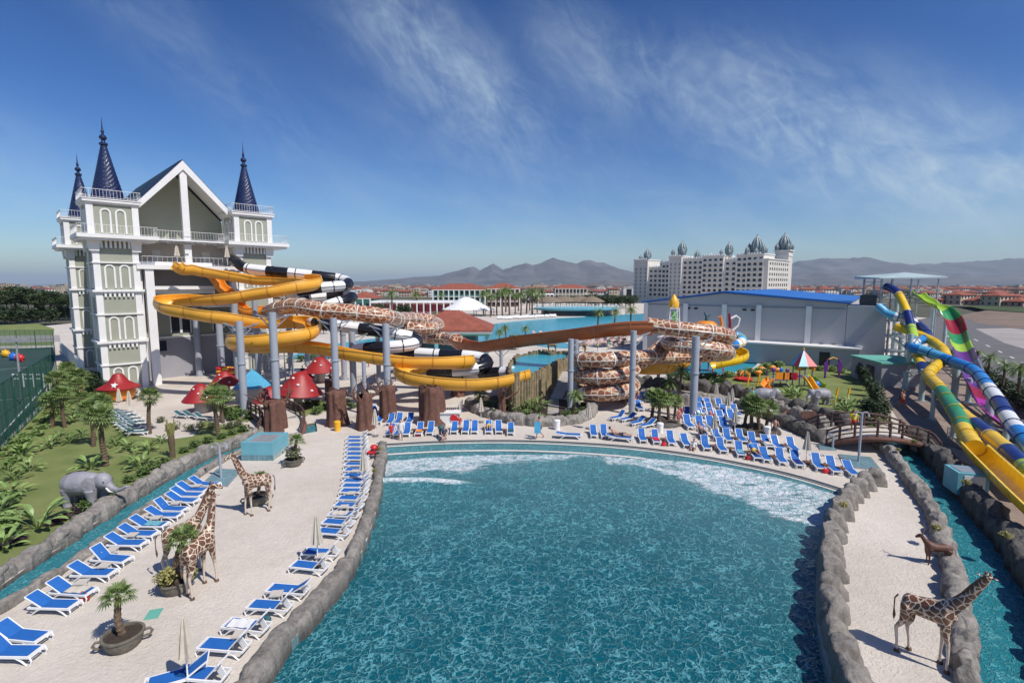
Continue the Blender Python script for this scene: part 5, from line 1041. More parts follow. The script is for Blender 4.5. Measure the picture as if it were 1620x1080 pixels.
stump('widest brown stump beside the white counter', 684, 669, .98, 3.2, 12, 0, 5); stump('thin branched stump in the planting bed', 794, 660, .3, 2.0, 5, 4, 6); stump('dark stump under the last yellow bend', 725, 626, .6, 1.8, 8, 1, 7); stump('small grey branched stump behind the big red mushroom', 521, 632, .35, 1.9, 5, 4, 8)
# ================================================================ palisade pool with stairs
top = [(812, 593), (834, 589), (856, 584), (875, 575.5), (893, 567.5), (900, 562), (897, 557), (860, 556), (822, 560), (812, 570), (806, 582)]
tp = spline([G(x, y, 3.5) for x, y in top], .34, True); t = thing('palisade_pool', 'raised turquoise splash pool ringed by upright wooden logs', 'pool', Vector((tp[0].x, tp[0].y, 0))); m = MB(); rd = random.Random(5)
for p in tp:
    r = rd.uniform(.17, .23); m.tube([(p.x, p.y, 0), (p.x + rd.uniform(-.04, .04), p.y, 3.5 + rd.uniform(-.15, .3))], [r * 1.1, r], 7)
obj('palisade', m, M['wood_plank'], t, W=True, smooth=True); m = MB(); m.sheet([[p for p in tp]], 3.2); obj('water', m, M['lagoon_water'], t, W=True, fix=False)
m = MB(); m.prism([(p.x, p.y) for p in tp], .0, 3.18); obj('basin', m, M['wood_plank'], t, W=True)
st = thing('staircase', 'pale wooden steps climbing along the right side of the log palisade', 'staircase', G(872, 628)); a = G(872, 630); b = P(894, 588, 57); n = 16
for k in range(n):
    p = a.lerp(b, k / n); m = MB(); m.box((p.x + .4, p.y, p.z + .08), (1.6, .5, .14), -.2); obj('step', m, M['stone_white'], st, W=True)
m = MB(); m.bar(a + Vector((1.2, 0, -.1)), b + Vector((1.2, 0, -.1)), .15, .4); m.bar(a + Vector((-.3, 0, -.1)), b + Vector((-.3, 0, -.1)), .15, .4); obj('stringer', m, M['wood_plank'], st, W=True)
m = MB(); m.sheet([[G(*p) for p in ((866, 655), (884, 655), (884, 628), (868, 628))]], .03); seat(obj('entry_path', m, M['concrete']))
# ================================================================ mushrooms, huts
def mushroom(label, x, y, r, h, tilt=0, spots=7, seed=0, stalk=None, flat=False):
    rd = random.Random(seed); q = G(x, y); t = thing('mushroom_shade', label, 'mushroom parasol', q); sh = h * (.42 if not flat else .5); H_ = h - sh; prof = [(r, 0), (r * 1.01, .06), (r * .90, H_ * .16), (r * .70, H_ * .38), (r * .50, H_ * .62), (r * .34, H_ * .84), (r * .20, H_ * .95), (.02, H_)]
    m = MB(); m.lathe([(r * .94, -.02)] + prof, (0, 0, sh), 24, wob=.03); c = obj('cap', m, M['red_shroom'], t, smooth=True); c.rotation_euler = (0, tilt, 0)
    for k in range(min(4, spots)):
        a = -1.3 + (k - 2) * .75 + rd.uniform(-.2, .2); i = 2 + (k * 2) % 3; rr = (prof[i][0] + prof[i + 1][0]) / 2; zz = (prof[i][1] + prof[i + 1][1]) / 2
        m = MB(); m.ball((rr * math.cos(a), rr * math.sin(a), sh + zz), (.07 * r, .07 * r, .05 * r), 10, 6); obj('spot', m, M['spot_white'], c, smooth=True)
    m = MB(); m.lathe([(stalk or r * .32, 0), ((stalk or r * .32) * .9, sh * .5), (stalk or r * .3, sh + .2)], (0, 0, 0), 14); obj('stalk', m, M['stalk'], t, smooth=True); return t
mushroom('red mushroom roof with white spots, nearest to the castle wall', 319, 652, 1.6, 2.8, 0, 7, 1, .62); mushroom('dark red mushroom roof behind the palms and before the stacked tubes', 357, 625, 1.6, 2.8, 0, 5, 2); mushroom('largest red mushroom roof between the stump pole and the next stump', 472, 646, 2.1, 3.7, .12, 8, 3, .45)
mushroom('small red hat shaped mushroom left of the largest red mushroom', 428, 650, 1.5, 2.4, 0, 3, 4, .5); mushroom('wide dark red mushroom roof standing in front of the far pool', 508, 604, 2.1, 3.2, 0, 6, 5, .55); mushroom('small red mushroom between the two big red mushrooms', 482, 608, 1.2, 1.7, 0, 3, 6, .4)
q = G(402, 632); t = thing('pyramid_hut', 'small white hut with a pale blue pyramid roof between the slide poles', 'hut', q); m = MB(); m.box((0, 0, .75), (2.6, 2.4, 1.5)); obj('wall', m, M['stalk'], t); m = MB(); m.add([(-1.5, -1.4, 1.4), (1.5, -1.4, 1.4), (1.5, 1.4, 1.4), (-1.5, 1.4, 1.4), (0, 0, 3.3)], [(0, 1, 4), (1, 2, 4), (2, 3, 4), (3, 0, 4), (3, 2, 1, 0)]); obj('roof', m, M['skyblue_plastic'], t)
q = G(190, 633); t = thing('star_hut', 'yellow kiosk with a red hat shaped roof carrying a white star', 'kiosk', q); m = MB(); m.lathe([(1.15, .2), (1.35, .5), (1.35, 1.0), (1.2, 1.3)], (0, 0, 0), 18); obj('counter', m, M['orange_plastic'], t, smooth=True)
m = MB(); m.lathe([(1.85, 1.3), (1.9, 1.42), (1.5, 1.6), (.9, 2.0), (.6, 2.5), (.4, 2.8), (.02, 2.9)], (0, 0, 0), 20); c = obj('roof', m, M['red_shroom'], t, smooth=True)
m = MB(); m.add([(.55 + .42 * (1 if k % 2 == 0 else .42) * math.cos(R(90 + k * 36)), -1.30 - .14 * math.sin(R(90 + k * 36)) * -1, 1.85 + .32 * (1 if k % 2 == 0 else .42) * math.sin(R(90 + k * 36))) for k in range(10)], [tuple(range(10))]); obj('star', m, M['spot_white'], c)
# ================================================================ bridges
def bridge(label, near, width, dirv, mt_deck='sand_deck', h=1.0, postn=9):
    near = spline(near, .4); t = thing('foot_bridge', label, 'bridge', Vector((near[0].x, near[0].y, 0))); n = len(near); d = Vector(dirv).normalized() * width
    m = MB(); vs = []
    for p in near: vs += [p, p + d, p + d - Vector((0, 0, .35)), p - Vector((0, 0, .35))]
    m.add(vs, [(i * 4 + k, i * 4 + (k + 1) % 4, (i + 1) * 4 + (k + 1) % 4, (i + 1) * 4 + k) for i in range(n - 1) for k in range(4)] + [(0, 1, 2, 3), ((n - 1) * 4 + 3, (n - 1) * 4 + 2, (n - 1) * 4 + 1, (n - 1) * 4)]); obj('deck', m, M[mt_deck], t, W=True)
    for side in (0, 1):
        o_ = d * side + Vector((0, -.12 if side == 0 else .12, 0)); m = MB(); f = [p + o_ - Vector((0, 0, .2)) for p in near]; m.tube(f, .2, 8); obj('edge_log', m, M['log'], t, W=True, smooth=True)
        for hh, rr in ((h, .075), (h * .66, .05), (h * .33, .05)):
            m = MB(); m.tube([p + o_ + Vector((0, 0, hh)) for p in near], rr, 6); obj('rail', m, M['rail_wood'], t, W=True, smooth=True)
        for k in range(postn):
            p = near[int(k * (n - 1) / (postn - 1))] + o_; m = MB(); m.cyl(p - Vector((0, 0, .3)), p + Vector((0, 0, h + .12)), .085, n=7); obj('post', m, M['rail_wood'], t, W=True)
    return t
bridge('arched footbridge with dark log rails over the right river channel', [G(1306, 701, .15), G(1326, 694, .7), G(1350, 690.5, 1.05), G(1386, 689, 1.3), G(1425, 692.5, 1.1), G(1455, 699, .7), G(1474, 708, .35), G(1484, 722, .05)], 2.7, (.05, 1, 0))
bridge('small arched footbridge with brown rails behind the turquoise box', [G(478, 684, .1), G(483, 671, .5), G(478, 659, .75), G(463, 650, .7), G(446, 644, .3)], 3.3, (-1, -.25, 0), postn=7, h=.9)
def box_thing(name, label, cat, c, d, mt, rz=0, parts=()):
    t = thing(name, label, cat, c, rz); m = MB(); m.box((0, 0, d[2] / 2), d); obj('body', m, M[mt], t); return t
# turquoise service boxes
q = G(408, 728); t = thing('service_box', 'low turquoise tiled service box below the rooted stump at left', 'service box', q + Vector((0, 1.2, 0))); w, d, h = 2.15, 2.5, 1.15
m = MB(); m.box((0, 0, h / 2), (w, d, h)); obj('body', m, M['teal_paint'], t); m = MB(); m.box((0, 0, .2), (w + .04, d + .04, .4)); obj('tile_band', m, M['shower_tile'], t); m = MB(); m.box((0, 0, h + .01), (w - .35, d - .35, .03)); obj('lid', m, M['galv'], t)
m = MB(); [m.box((sx, sy, h + .06), dd) for sx, sy, dd in ((0, -d / 2 + .09, (w, .18, .12)), (0, d / 2 - .09, (w, .18, .12)), (-w / 2 + .09, 0, (.18, d - .36, .12)), (w / 2 - .09, 0, (.18, d - .36, .12)))]; obj('rim', m, M['teal_paint'], t)
q = G(1537, 784); t = thing('service_box', 'turquoise cabinet with a pale door standing by the yellow chute at right', 'service box', q, -.28); m = MB(); m.box((0, .7, .65), (1.5, 1.5, 1.3)); obj('body', m, M['teal_paint'], t); m = MB(); m.box((0.05, -.06, .62), (1.0, .04, 1.1)); dr = obj('door', m, M['white_paint'], t); m = MB(); m.box((.38, -.1, .62), (.05, .05, .15)); obj('handle', m, M['dark_steel'], dr)
m = MB(); m.box((0, .7, 1.31), (1.1, 1.1, .04)); obj('lid', m, M['galv'], t)
m = MB(); m.sheet([[G(*p) for p in ((1500, 706), (1532, 716), (1552, 742), (1518, 728))]], .02); seat(obj('grate', m, M['galv']))
def shower(label, x, y, h, tray, heads=2):
    t = thing('shower', label, 'shower', G(x, y)); m = MB(); m.cyl((0, 0, 0), (0, 0, h), .075, n=10); obj('pole', m, M['steel_pole'], t, smooth=True)
    for s in ((-1, 1) if heads == 2 else (-1,)): m = MB(); m.tube([(0, 0, h - .1), (s * .12, 0, h + .08), (s * .35, 0, h + .1), (s * .45, 0, h - .08)], .035, 6); m.cyl((s * .45, 0, h - .2), (s * .45, 0, h - .06), .09, .05, 8); obj('shower_head', m, M['steel_pole'], t, smooth=True)
    tr = [G(a, b) for a, b in tray]; c = sum(tr, Vector()) / len(tr); t2 = thing('shower_tray', 'tiled shower tray under the ' + label, 'shower tray', c)
    m = MB(); m.prism([((p.x), (p.y)) for p in tr], .0, .07); obj('rim', m, M['galv'], t2, W=True); m = MB(); m.prism([(c.x + (p.x - c.x) * .92, c.y + (p.y - c.y) * .92) for p in tr], .05, .085); obj('tiles', m, M['shower_tile'], t2, W=True)
shower('double headed steel shower by the left river wall', 350, 757, 2.2, [(319, 767), (360, 770), (383, 744), (344, 742)])
shower('tall steel shower post beside the right footbridge', 1358, 731, 3.4, [(1326, 719), (1378, 724), (1395, 745), (1336, 739)]); shower('low blue foot shower left of the right footbridge', 1317, 709, 1.0, [(1292, 703), (1316, 703), (1324, 713), (1297, 712)], 1)
# ================================================================ vegetation
def leafcloud(mb, c, r, n, s, rnd, flat=1.0, shell=.45, droop=0):
    for _ in range(n):
        while True:
            d = Vector((rnd.uniform(-1, 1), rnd.uniform(-1, 1), rnd.uniform(-1, 1)))
            if shell < d.length < 1: break
        p = Vector((c[0] + d.x * r[0], c[1] + d.y * r[1], c[2] + d.z * r[2])); a = rnd.uniform(0, 6.28); b = rnd.uniform(-.9, .9); q = s * rnd.uniform(.6, 1.3)
        u = Vector((math.cos(a), math.sin(a), b * .6)).normalized() * q; w = Vector((-math.sin(a) * .6, math.cos(a) * .6, rnd.uniform(-.7, .7))).normalized() * q * .55
        mb.add([p - u, p + w, p + u, p - w], [(0, 1, 2, 3)])
def fan_leaf(mb, p, d, up, L_, R_, n=11, rnd=random):
    """one fan palm leaf: petiole from p along d, then a folded fan"""
    d = d.normalized(); tip = p + d * L_ + Vector((0, 0, -.12 * L_)); side = d.cross(up).normalized(); mb.add([p + side * .015, p - side * .015, tip - side * .012, tip + side * .012], [(0, 1, 2, 3)])
    nrm = side.cross(d)
    for k in range(n):
        a = R(-105 + 210 * k / (n - 1)); e = (d * math.cos(a) + side * math.sin(a)).normalized(); ln = R_ * (.75 + .25 * math.cos(a)) * rnd.uniform(.9, 1.05); w = R_ * .085
        sd = (side * math.cos(a) - d * math.sin(a)) * w; m_ = tip + e * ln * .6 + nrm * .03; en = tip + e * ln - Vector((0, 0, .28 * ln))
        mb.add([tip, m_ + sd, en, m_ - sd], [(0, 1, 2, 3)])
def feather_leaf(mb, p, a, el, L_, rnd, n=11, wid=.32, droop=1.0):
    pts = []; d = Vector((math.cos(a) * math.cos(el), math.sin(a) * math.cos(el), math.sin(el))); q = Vector(p)
    for k in range(n + 1): pts.append(q.copy()); q += d * (L_ / n); d = (d + Vector((0, 0, -.16 * droop))).normalized()
    for k in range(1, n + 1):
        t = (pts[k] - pts[k - 1]).normalized(); s = t.cross(Vector((0, 0, 1))).normalized(); w = wid * math.sin(math.pi * (k + .5) / (n + 2)) ** .6 * L_ * .6
        for sg in (-1, 1):
            for h in (0, .5):
                b = pts[k - 1].lerp(pts[k], h); e = b + s * sg * w + t * w * .55 - Vector((0, 0, w * .35)) + Vector((0, 0, rnd.uniform(-.03, .03))); mb.add([b, b + t * .05 * L_ / 1.2, e], [(0, 1, 2)])
    mb.tube(pts, [.02] * (n + 1), 3, cap=False)
def palm_builder(h, lean, kind='fan', n=26, R_=.55, tr=.13, seed=1, dry=True):
    def build():
        rnd = random.Random(seed); t = thing('palm_tree', 'palm', 'palm tree'); m = MB(); pts = []; rad = []; k = int(h / .11) + 4
        for i in range(k + 1):
            f = i / k; pts.append(Vector((lean * f ** 1.6, .08 * math.sin(f * 4), h * f))); rad.append(tr * (1.25 - .3 * f) * (1.14 if i % 2 else .92))
        m.tube(pts, rad, 10); obj('trunk', m, M['palm_bark'], t)
        top_ = pts[-1]; m = MB()
        for i in range(n):
            a = i * 2.399 + rnd.uniform(-.2, .2); el = lerp(1.25, -.35, (i / n) ** .9)
            if kind == 'fan': fan_leaf(m, top_, Vector((math.cos(a) * math.cos(el), math.sin(a) * math.cos(el), math.sin(el))), Vector((0, 0, 1)), R_ * rnd.uniform(.75, 1.1), R_ * rnd.uniform(.8, 1.1), 11, rnd)
            else: feather_leaf(m, top_, a, el, R_ * rnd.uniform(.85, 1.1), rnd)
        obj('crown', m, M['frond'], t)
        if dry:
            m = MB()
            for i in range(9):
                a = i * .7 + rnd.uniform(-.2, .2); el = rnd.uniform(-1.2, -.5)
                fan_leaf(m, top_ - Vector((0, 0, .12)), Vector((math.cos(a) * math.cos(el), math.sin(a) * math.cos(el), math.sin(el))), Vector((0, 0, 1)), R_ * .6, R_ * .8, 8, rnd)
            obj('dry_fronds', m, M['frond_dry'], t)
        return t
    return Maker(build)
def banana_builder(h, n, seed, leafm='leaf_light', wid=.16):
    def build():
        rnd = random.Random(seed); t = thing('banana_plant', 'plant', 'plant'); m = MB(); s = MB()
        for i in range(n):
            a = i * 2.399 + rnd.uniform(-.3, .3); el = rnd.uniform(.95, 1.4) if i < n * .5 else rnd.uniform(.55, 1.0); L_ = h * rnd.uniform(.75, 1.05); r0 = rnd.uniform(0, .22); p = Vector((r0 * math.cos(a), r0 * math.sin(a), 0))
            d = Vector((math.cos(a) * math.cos(el), math.sin(a) * math.cos(el), math.sin(el))); pts = [p]; k = 8
            for j in range(k): pts.append(pts[-1] + d * (L_ / k)); d = (d + Vector((math.cos(a) * .07, math.sin(a) * .07, -.09 - .02 * j))).normalized()
            s.tube(pts[:5], [.028, .024, .02, .018, .012], 4, cap=False)
            for j in range(3, k):
                tt = (pts[j + 1] - pts[j]).normalized(); sd = tt.cross(Vector((0, 0, 1))).normalized()
                w0 = wid * h * .55 * math.sin(math.pi * (j - 3) / (k - 3)) ** .6 if j > 3 else 0; w1 = wid * h * .55 * math.sin(math.pi * (j - 2) / (k - 3)) ** .6 if j < k - 1 else 0
                for sg in (-1, 1): m.add([pts[j], pts[j] + sd * sg * w0 + Vector((0, 0, w0 * .35)), pts[j + 1] + sd * sg * w1 + Vector((0, 0, w1 * .35)), pts[j + 1]], [(0, 1, 2, 3)])
        obj('leaves', m, M[leafm], t, fix=False); obj('stems', s, M['leaf'], t); return t
    return Maker(build)
def bush_builder(name, r, h, n, s, leafm, seed, cat='shrub', trunk=0, lumps=5):
    def build():
        rnd = random.Random(seed); t = thing(name, name, cat); m = MB()
        for i in range(lumps):
            a = rnd.uniform(0, 6.28); q = r * .45 * (i > 0); leafcloud(m, (q * math.cos(a), q * math.sin(a), trunk + h * rnd.uniform(.4, .62)), (r * rnd.uniform(.5, .75), r * rnd.uniform(.5, .75), h * rnd.uniform(.32, .48)), n // lumps, s, rnd, shell=.3)
        obj('crown' if trunk else 'foliage', m, M[leafm], t, fix=False)
        w = MB(); w.tube([(0, 0, 0), (.03 * r, .02, max(trunk, h * .3)), (-.05 * r, .05, trunk + h * .5)], [max(.03, r * .06), max(.025, r * .05), .02], 6)
        for i in range(4 if trunk else 3): a = i * 2; w.tube([(0, 0, max(trunk * .8, h * .1)), (r * .45 * math.cos(a), r * .45 * math.sin(a), trunk + h * .45)], [max(.02, r * .035), .012], 5)
        obj('trunk' if trunk else 'stem', w, M['bark'], t); return t
    return Maker(build)
def pine_build():
    rnd = random.Random(3); t = thing('pine_tree', 'pine', 'pine tree'); m = MB(); H = 9
    m.tube([(0, 0, 0), (.3, 0, 3), (.1, .2, 5.5)], [.42, .33, .26], 8)
    br = []
    for i in range(9): a = i * .7; e = (4.6 * math.cos(a) * rnd.uniform(.5, 1), 4.6 * math.sin(a) * rnd.uniform(.5, 1), rnd.uniform(7, 8.6)); m.tube([(.1, .2, 5), (e[0] * .5, e[1] * .5, 6.6), e], [.16, .1, .05], 5); br.append(e)
    for i in range(8): a = i * .8 + .3; br.append((3.2 * math.cos(a), 3.2 * math.sin(a), 6.3))
    obj('trunk', m, M['bark'], t); c = MB()
    for e in br + [(0, 0, 8.8), (2, 1, 9), (-2, -1, 8.8)]: leafcloud(c, e, (2.6, 2.6, 1.1), 520, .26, rnd, shell=.2)
    obj('crown', c, M['pine'], t, fix=False); return t
pine = Maker(pine_build)
for i, (x, y, s) in enumerate([(-30, 512, 1.1), (-5, 507, 1.0), (28, 505, 1.15), (58, 502, .9), (82, 507, 1.0), (108, 500, .85), (45, 494, .8), (12, 492, .8), (95, 492, .7), (-20, 495, .9), (70, 490, .7), (120, 488, .7)]):
    pine(G(x, y), i * 1.3, 'dark umbrella pine behind the sports court, %s from the left' % ORD[sorted([-30, -5, 28, 58, 82, 108, 45, 12, 95, -20, 70, 120]).index(x)], 'umbrella pines at far left', s)
palmA = palm_builder(2.3, .25, 'fan', 30, .62, .13, 1); palmB = palm_builder(3.4, -.2, 'fan', 32, .62, .14, 2); palmC = palm_builder(1.35, .3, 'fan', 22, .36, .10, 3, dry=False); palmF = palm_builder(2.6, .15, 'feather', 26, 1.25, .16, 4, dry=False); palmT = palm_builder(6.5, .3, 'feather', 26, 2.2, .2, 5, dry=False)
lawnp = [(82, 676, 'A', 1.0), (103, 676, 'B', .85), (132, 632, 'A', 1.1), (148, 706, 'B', .85), (168, 737, 'B', 1.0), (237, 686, 'B', .9), (112, 612, 'A', 1), (121, 640, 'A', .9), (95, 640, 'A', 1.1), (135, 660, 'A', .8), (158, 672, 'A', .9)]
for i, (x, y, k, s) in enumerate(lawnp): {'A': palmA, 'B': palmB}[k](G(x, y), i * 1.9, 'fan palm on the left lawn, %s from the left' % ORD[sorted(q[0] for q in lawnp).index(x)], 'fan palms on the left lawn', s)
q = G(273, 724); t = thing('palm_tree', 'bare pollarded palm trunk with upright dead stubs beside the left river wall', 'palm tree', q); m = MB(); m.tube([(0, 0, 0), (.03, 0, .6), (0, 0, 1.3), (.05, 0, 1.7)], [.2, .17, .22, .16], 9); obj('trunk', m, M['palm_bark'], t); m = MB()
for k in range(11): a = k * .57; m.bar((.1 * math.cos(a), .1 * math.sin(a), 1.3), (.28 * math.cos(a), .28 * math.sin(a), 2.2 + .25 * (k % 3)), .06)
obj('leaf_stubs', m, M['frond_dry'], t)
palmB(G(345, 690), .4, 'tall fan palm in front of the nearest red mushroom', scale=.95); palmA(G(353, 668), 2, 'fan palm in deep shade behind the tall palm near the mushrooms', scale=1.0); palmF(G(338, 645), 1, 'bushy feather palm between the two nearest mushrooms', scale=.8)
ban1 = banana_builder(1.5, 15, 11); ban2 = banana_builder(1.15, 13, 12, 'leaf'); ban3 = banana_builder(1.9, 15, 13)
bl = [(95, 690, 2), (35, 722, 1), (140, 628, 2), (116, 668, 1), (24, 760, 2), (205, 712, 1), (100, 648, 1), (84, 628, 1), (8, 800, 2), (80, 706, 1), (46, 745, 1), (18, 785, 1), (60, 835, 3), (6, 870, 1), (143, 742, 1), (226, 741, 3), (210, 732, 2), (185, 704, 2), (28, 700, 2), (110, 700, 2), (76, 640, 2), (150, 650, 1), (166, 640, 2), (120, 655, 1), (195, 690, 2), (235, 715, 1), (128, 690, 2), (90, 660, 2), (175, 660, 2), (100, 625, 1), (255, 700, 2), (128, 612, 2), (12, 745, 2), (-8, 815, 3)]
for i, (x, y, k) in enumerate(bl): (ban1, ban2, ban3)[k - 1](G(x, y), i * 1.1, 'clump of tall broad leaves on the left lawn, %s from the front' % ORD[sorted(range(len(bl)), key=lambda j: -bl[j][1]).index(i)], 'broad leaved plants on the left lawn', .78 + .22 * ((i * 7) % 5) / 5)
sh_g = bush_builder('shrub', .6, .75, 420, .085, 'leaf', 21); sh_o = bush_builder('shrub', .6, .7, 420, .08, 'olive_leaf', 22); sh_p = bush_builder('shrub', .5, .5, 320, .08, 'purple_leaf', 23); sh_l = bush_builder('shrub', .55, .6, 360, .09, 'leaf_light', 24); sh_d = bush_builder('shrub', .9, 1.4, 700, .11, 'leaf_dark', 25)
def shrubs(label, mk, pts, s=1.0, grp=None):
    for i, (x, y) in enumerate(pts): mk(G(x, y), i * 2.1, label + (', %s from the left' % ORD[i] if len(pts) > 1 else ''), grp or (label + ' group' if len(pts) > 1 else None), s * (.85 + .3 * ((i * 3) % 4) / 4))
shrubs('bright leafy shrub in the left garden bed', sh_l, [(20, 732), (32, 716), (44, 702), (56, 690), (66, 680), (76, 668), (86, 656), (94, 645), (100, 634), (106, 620), (112, 604), (120, 597), (12, 790), (10, 830), (22, 842)], 1.1)
shrubs('low dark purple shrub along the outer left river wall', sh_p, [(5, 868), (22, 862), (88, 830), (104, 822), (118, 812), (134, 800)], .85)
shrubs('low green shrub behind the left river wall', sh_g, [(30, 855), (140, 806), (165, 795), (180, 782), (205, 762), (225, 752), (245, 742), (262, 734), (290, 716), (310, 708), (330, 700), (350, 694), (368, 688), (385, 682)], .8)
shrubs('olive green shrub by the pool terrace of the castle', sh_o, [(255, 668), (275, 680), (300, 682), (318, 676), (338, 676), (362, 678), (378, 674)], .9)
shrubs('rounded dark bush at the foot of the front castle tower', sh_d, [(208, 628)], .85); shrubs('tall dark bush between the castle towers', sh_d, [(140, 606), (150, 615), (158, 625)], 1.3)
shrubs('dry tufty shrub along the tennis fence', sh_l, [(4, 722), (14, 712), (24, 702), (36, 690), (48, 679), (60, 667), (72, 655)], .7)
shrubs('leafy shrub in the walled bed below the palisade', sh_l, [(760, 650), (775, 655), (810, 662), (826, 664), (842, 668), (855, 664), (815, 650), (835, 655)], 1.0); shrubs('green shrub in the walled bed beside the steps', sh_g, [(888, 668), (898, 662), (905, 655), (915, 660), (924, 652), (770, 645), (785, 662)], 1.0)
bam = banana_builder(2.3, 22, 31, 'leaf_light', .05)
for i, (x, y) in enumerate([(799, 642), (808, 645), (818, 643), (828, 648), (842, 646), (852, 650)]): bam(G(x, y), i, 'tall thin bamboo clump against the log palisade, %s from the left' % ORD[i], 'bamboo clumps at the palisade', .9)
palmF(G(907, 660), .3, 'feather palm in the bed in front of the spiral tubes', scale=.8); palmA(G(757, 650), .8, 'small fan palm behind the boulder wall near the white counter', scale=.75)
for nm, pts, lab in (('a', [(1031, 668, 1.0), (1044, 672, .95), (1057, 668, .9), (1066, 664, .75)], 'in the rock ring beside the angled loungers'), ('b', [(1178, 679, .85), (1190, 683, 1.0), (1199, 684, .95), (1211, 681, .85)], 'in the rock ring before the grey boulders')):
    for i, (x, y, s) in enumerate(pts): palmA(G(x, y), i * 1.7, 'fan palm %s, %s from the left' % (lab, ORD[i]), 'fan palms ' + lab, s)
palmT(G(1074, 640), 0, 'slender tall palm rising behind the thick pole by the lounger rows', scale=.55); palmF(G(1060, 640), 2, 'feather palm behind the rock ring palms', scale=.85)
def ring(label, x, y, rx, ry, sd):
    c = G(x, y); rockwall('rock_wall', label, [c + Vector((rx * math.cos(a), ry * math.sin(a), 0)) for a in [i * math.pi / 6 for i in range(12)] + [2 * math.pi - .05]], .7, .55, .9, 'rock_dark', sd, z0=-.05); m = MB(); m.sheet([[(c.x + rx * math.cos(i * .5), c.y + ry * math.sin(i * .5)) for i in range(12)]], .25); seat(obj('planting_soil', m, M['soil']))
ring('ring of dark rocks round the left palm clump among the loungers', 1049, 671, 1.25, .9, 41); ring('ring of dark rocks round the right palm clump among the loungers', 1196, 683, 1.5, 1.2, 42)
# right lawn edges
cyp = bush_builder('cypress_shrub', .75, 2.6, 900, .12, 'leaf_dark', 51, lumps=7)
ce = [(1352, 586), (1356, 593), (1361, 601), (1366, 609), (1371, 618), (1376, 627), (1381, 637), (1387, 647), (1393, 658), (1398, 668), (1382, 672), (1370, 668)]
for i, (x, y) in enumerate(ce): cyp(G(x, y), i, 'dark bushy cypress in the hedge right of the play garden, %s from back' % ORD[i], 'cypress hedge row beside the play garden', .8 + .05 * (i % 4))
hb_ = [(1218 + i * 9.5, 572 - 4 * math.sin(i / 13 * 3.1) + (i > 9) * (i - 9) * 2) for i in range(14)]
for i, (x, y) in enumerate(hb_): cyp(G(x, y), i, 'dark shrub in the hedge before the hangar annex, %s from the left' % ORD[i], 'hedge before the hangar annex', .78)
shrubs('bright leafy shrub round the paved end of the kids pool', sh_l, [(1170, 592), (1178, 596), (1186, 590), (1194, 594), (1202, 588), (1208, 592), (1212, 582), (1220, 584), (1224, 576), (1230, 580), (1236, 570), (1244, 573), (1228, 566), (1240, 562), (1216, 573), (1150, 595), (1158, 597)], 1.5)
shrubs('low shrub along the near edge of the kids pool', sh_g, [(1062, 598), (1072, 600), (1082, 598), (1094, 601), (1106, 599), (1118, 601), (1130, 599), (1142, 600)], 1.3)
shrubs('leafy shrub at the back of the play garden', sh_l, [(1262, 582), (1272, 585), (1284, 583), (1296, 586), (1306, 583), (1314, 587), (1322, 584), (1333, 590)], 1.4)
for i, (x, y) in enumerate([(1246, 628), (1262, 628), (1254, 620), (1338, 650), (1346, 644), (1330, 642), (1122, 612), (1140, 608)]): ban1(G(x, y), i, 'clump of broad leaves on the play garden lawn, %s from left' % ORD[sorted([1246, 1262, 1254, 1338, 1346, 1330, 1122, 1140]).index(x)], 'broad leaved plants on the right lawn', 1.0)
for i, (x, y, s) in enumerate([(1560, 612, .75), (1585, 632, .75), (1610, 648, .85), (1545, 590, .6), (1632, 668, .9)]): palmT(G(x, y), i, 'young palm beside the road behind the coloured slides, %s from the left' % ORD[sorted([1560, 1585, 1610, 1545, 1632]).index(x)], 'young palms beside the road', s * .72)
rh = [(1500 + i * 8.5, 566 + i * 5.2) for i in range(19)]
for i, (x, y) in enumerate(rh): sh_d(G(x, y + 6), i, 'dark shrub in the hedge along the road, %s from the far end' % ORD[i], 'hedge between road and slides', 1.35)
tp_ = [(905 + i * 7 - (i % 3) * 2, 506 + (i % 2)) for i in range(0)]
rr0 = random.Random(9)
lp = [(776, 501), (786, 499), (795, 500), (806, 499), (815, 497), (824, 499), (833, 496), (842, 497), (850, 495), (765, 497), (858, 493), (800, 494), (820, 492), (838, 491), (770, 492), (750, 488), (700, 492), (660, 497), (620, 500)]
for i, (x, y) in enumerate(lp): palmT(G(x, y), i, 'palm in the grove beside the lagoon restaurant, %s from the left' % ORD[sorted([q[0] for q in lp]).index(x)], 'palms beside the lagoon restaurant', 1.15 + .1 * (i % 4))
for i, (x, y, s) in enumerate([(945, 531, .9), (972, 529, .9), (998, 528, .95)]): palmT(G(x, y), i, 'palm behind the high end of the brown flume, %s from the left' % ORD[i], 'palms behind the brown flume', s * .95)
un = 0
for x, y in [(-25, 518), (-8, 514), (8, 511), (22, 512), (38, 509), (52, 510), (66, 507), (80, 510), (94, 506), (108, 505), (30, 500), (64, 498), (90, 498), (114, 497), (2, 503)]:
    un += 1; sh_d(G(x, y), un, 'dark scrub under the umbrella pines, %s clump' % ORD[un - 1], 'scrub under the pines', 3.2)
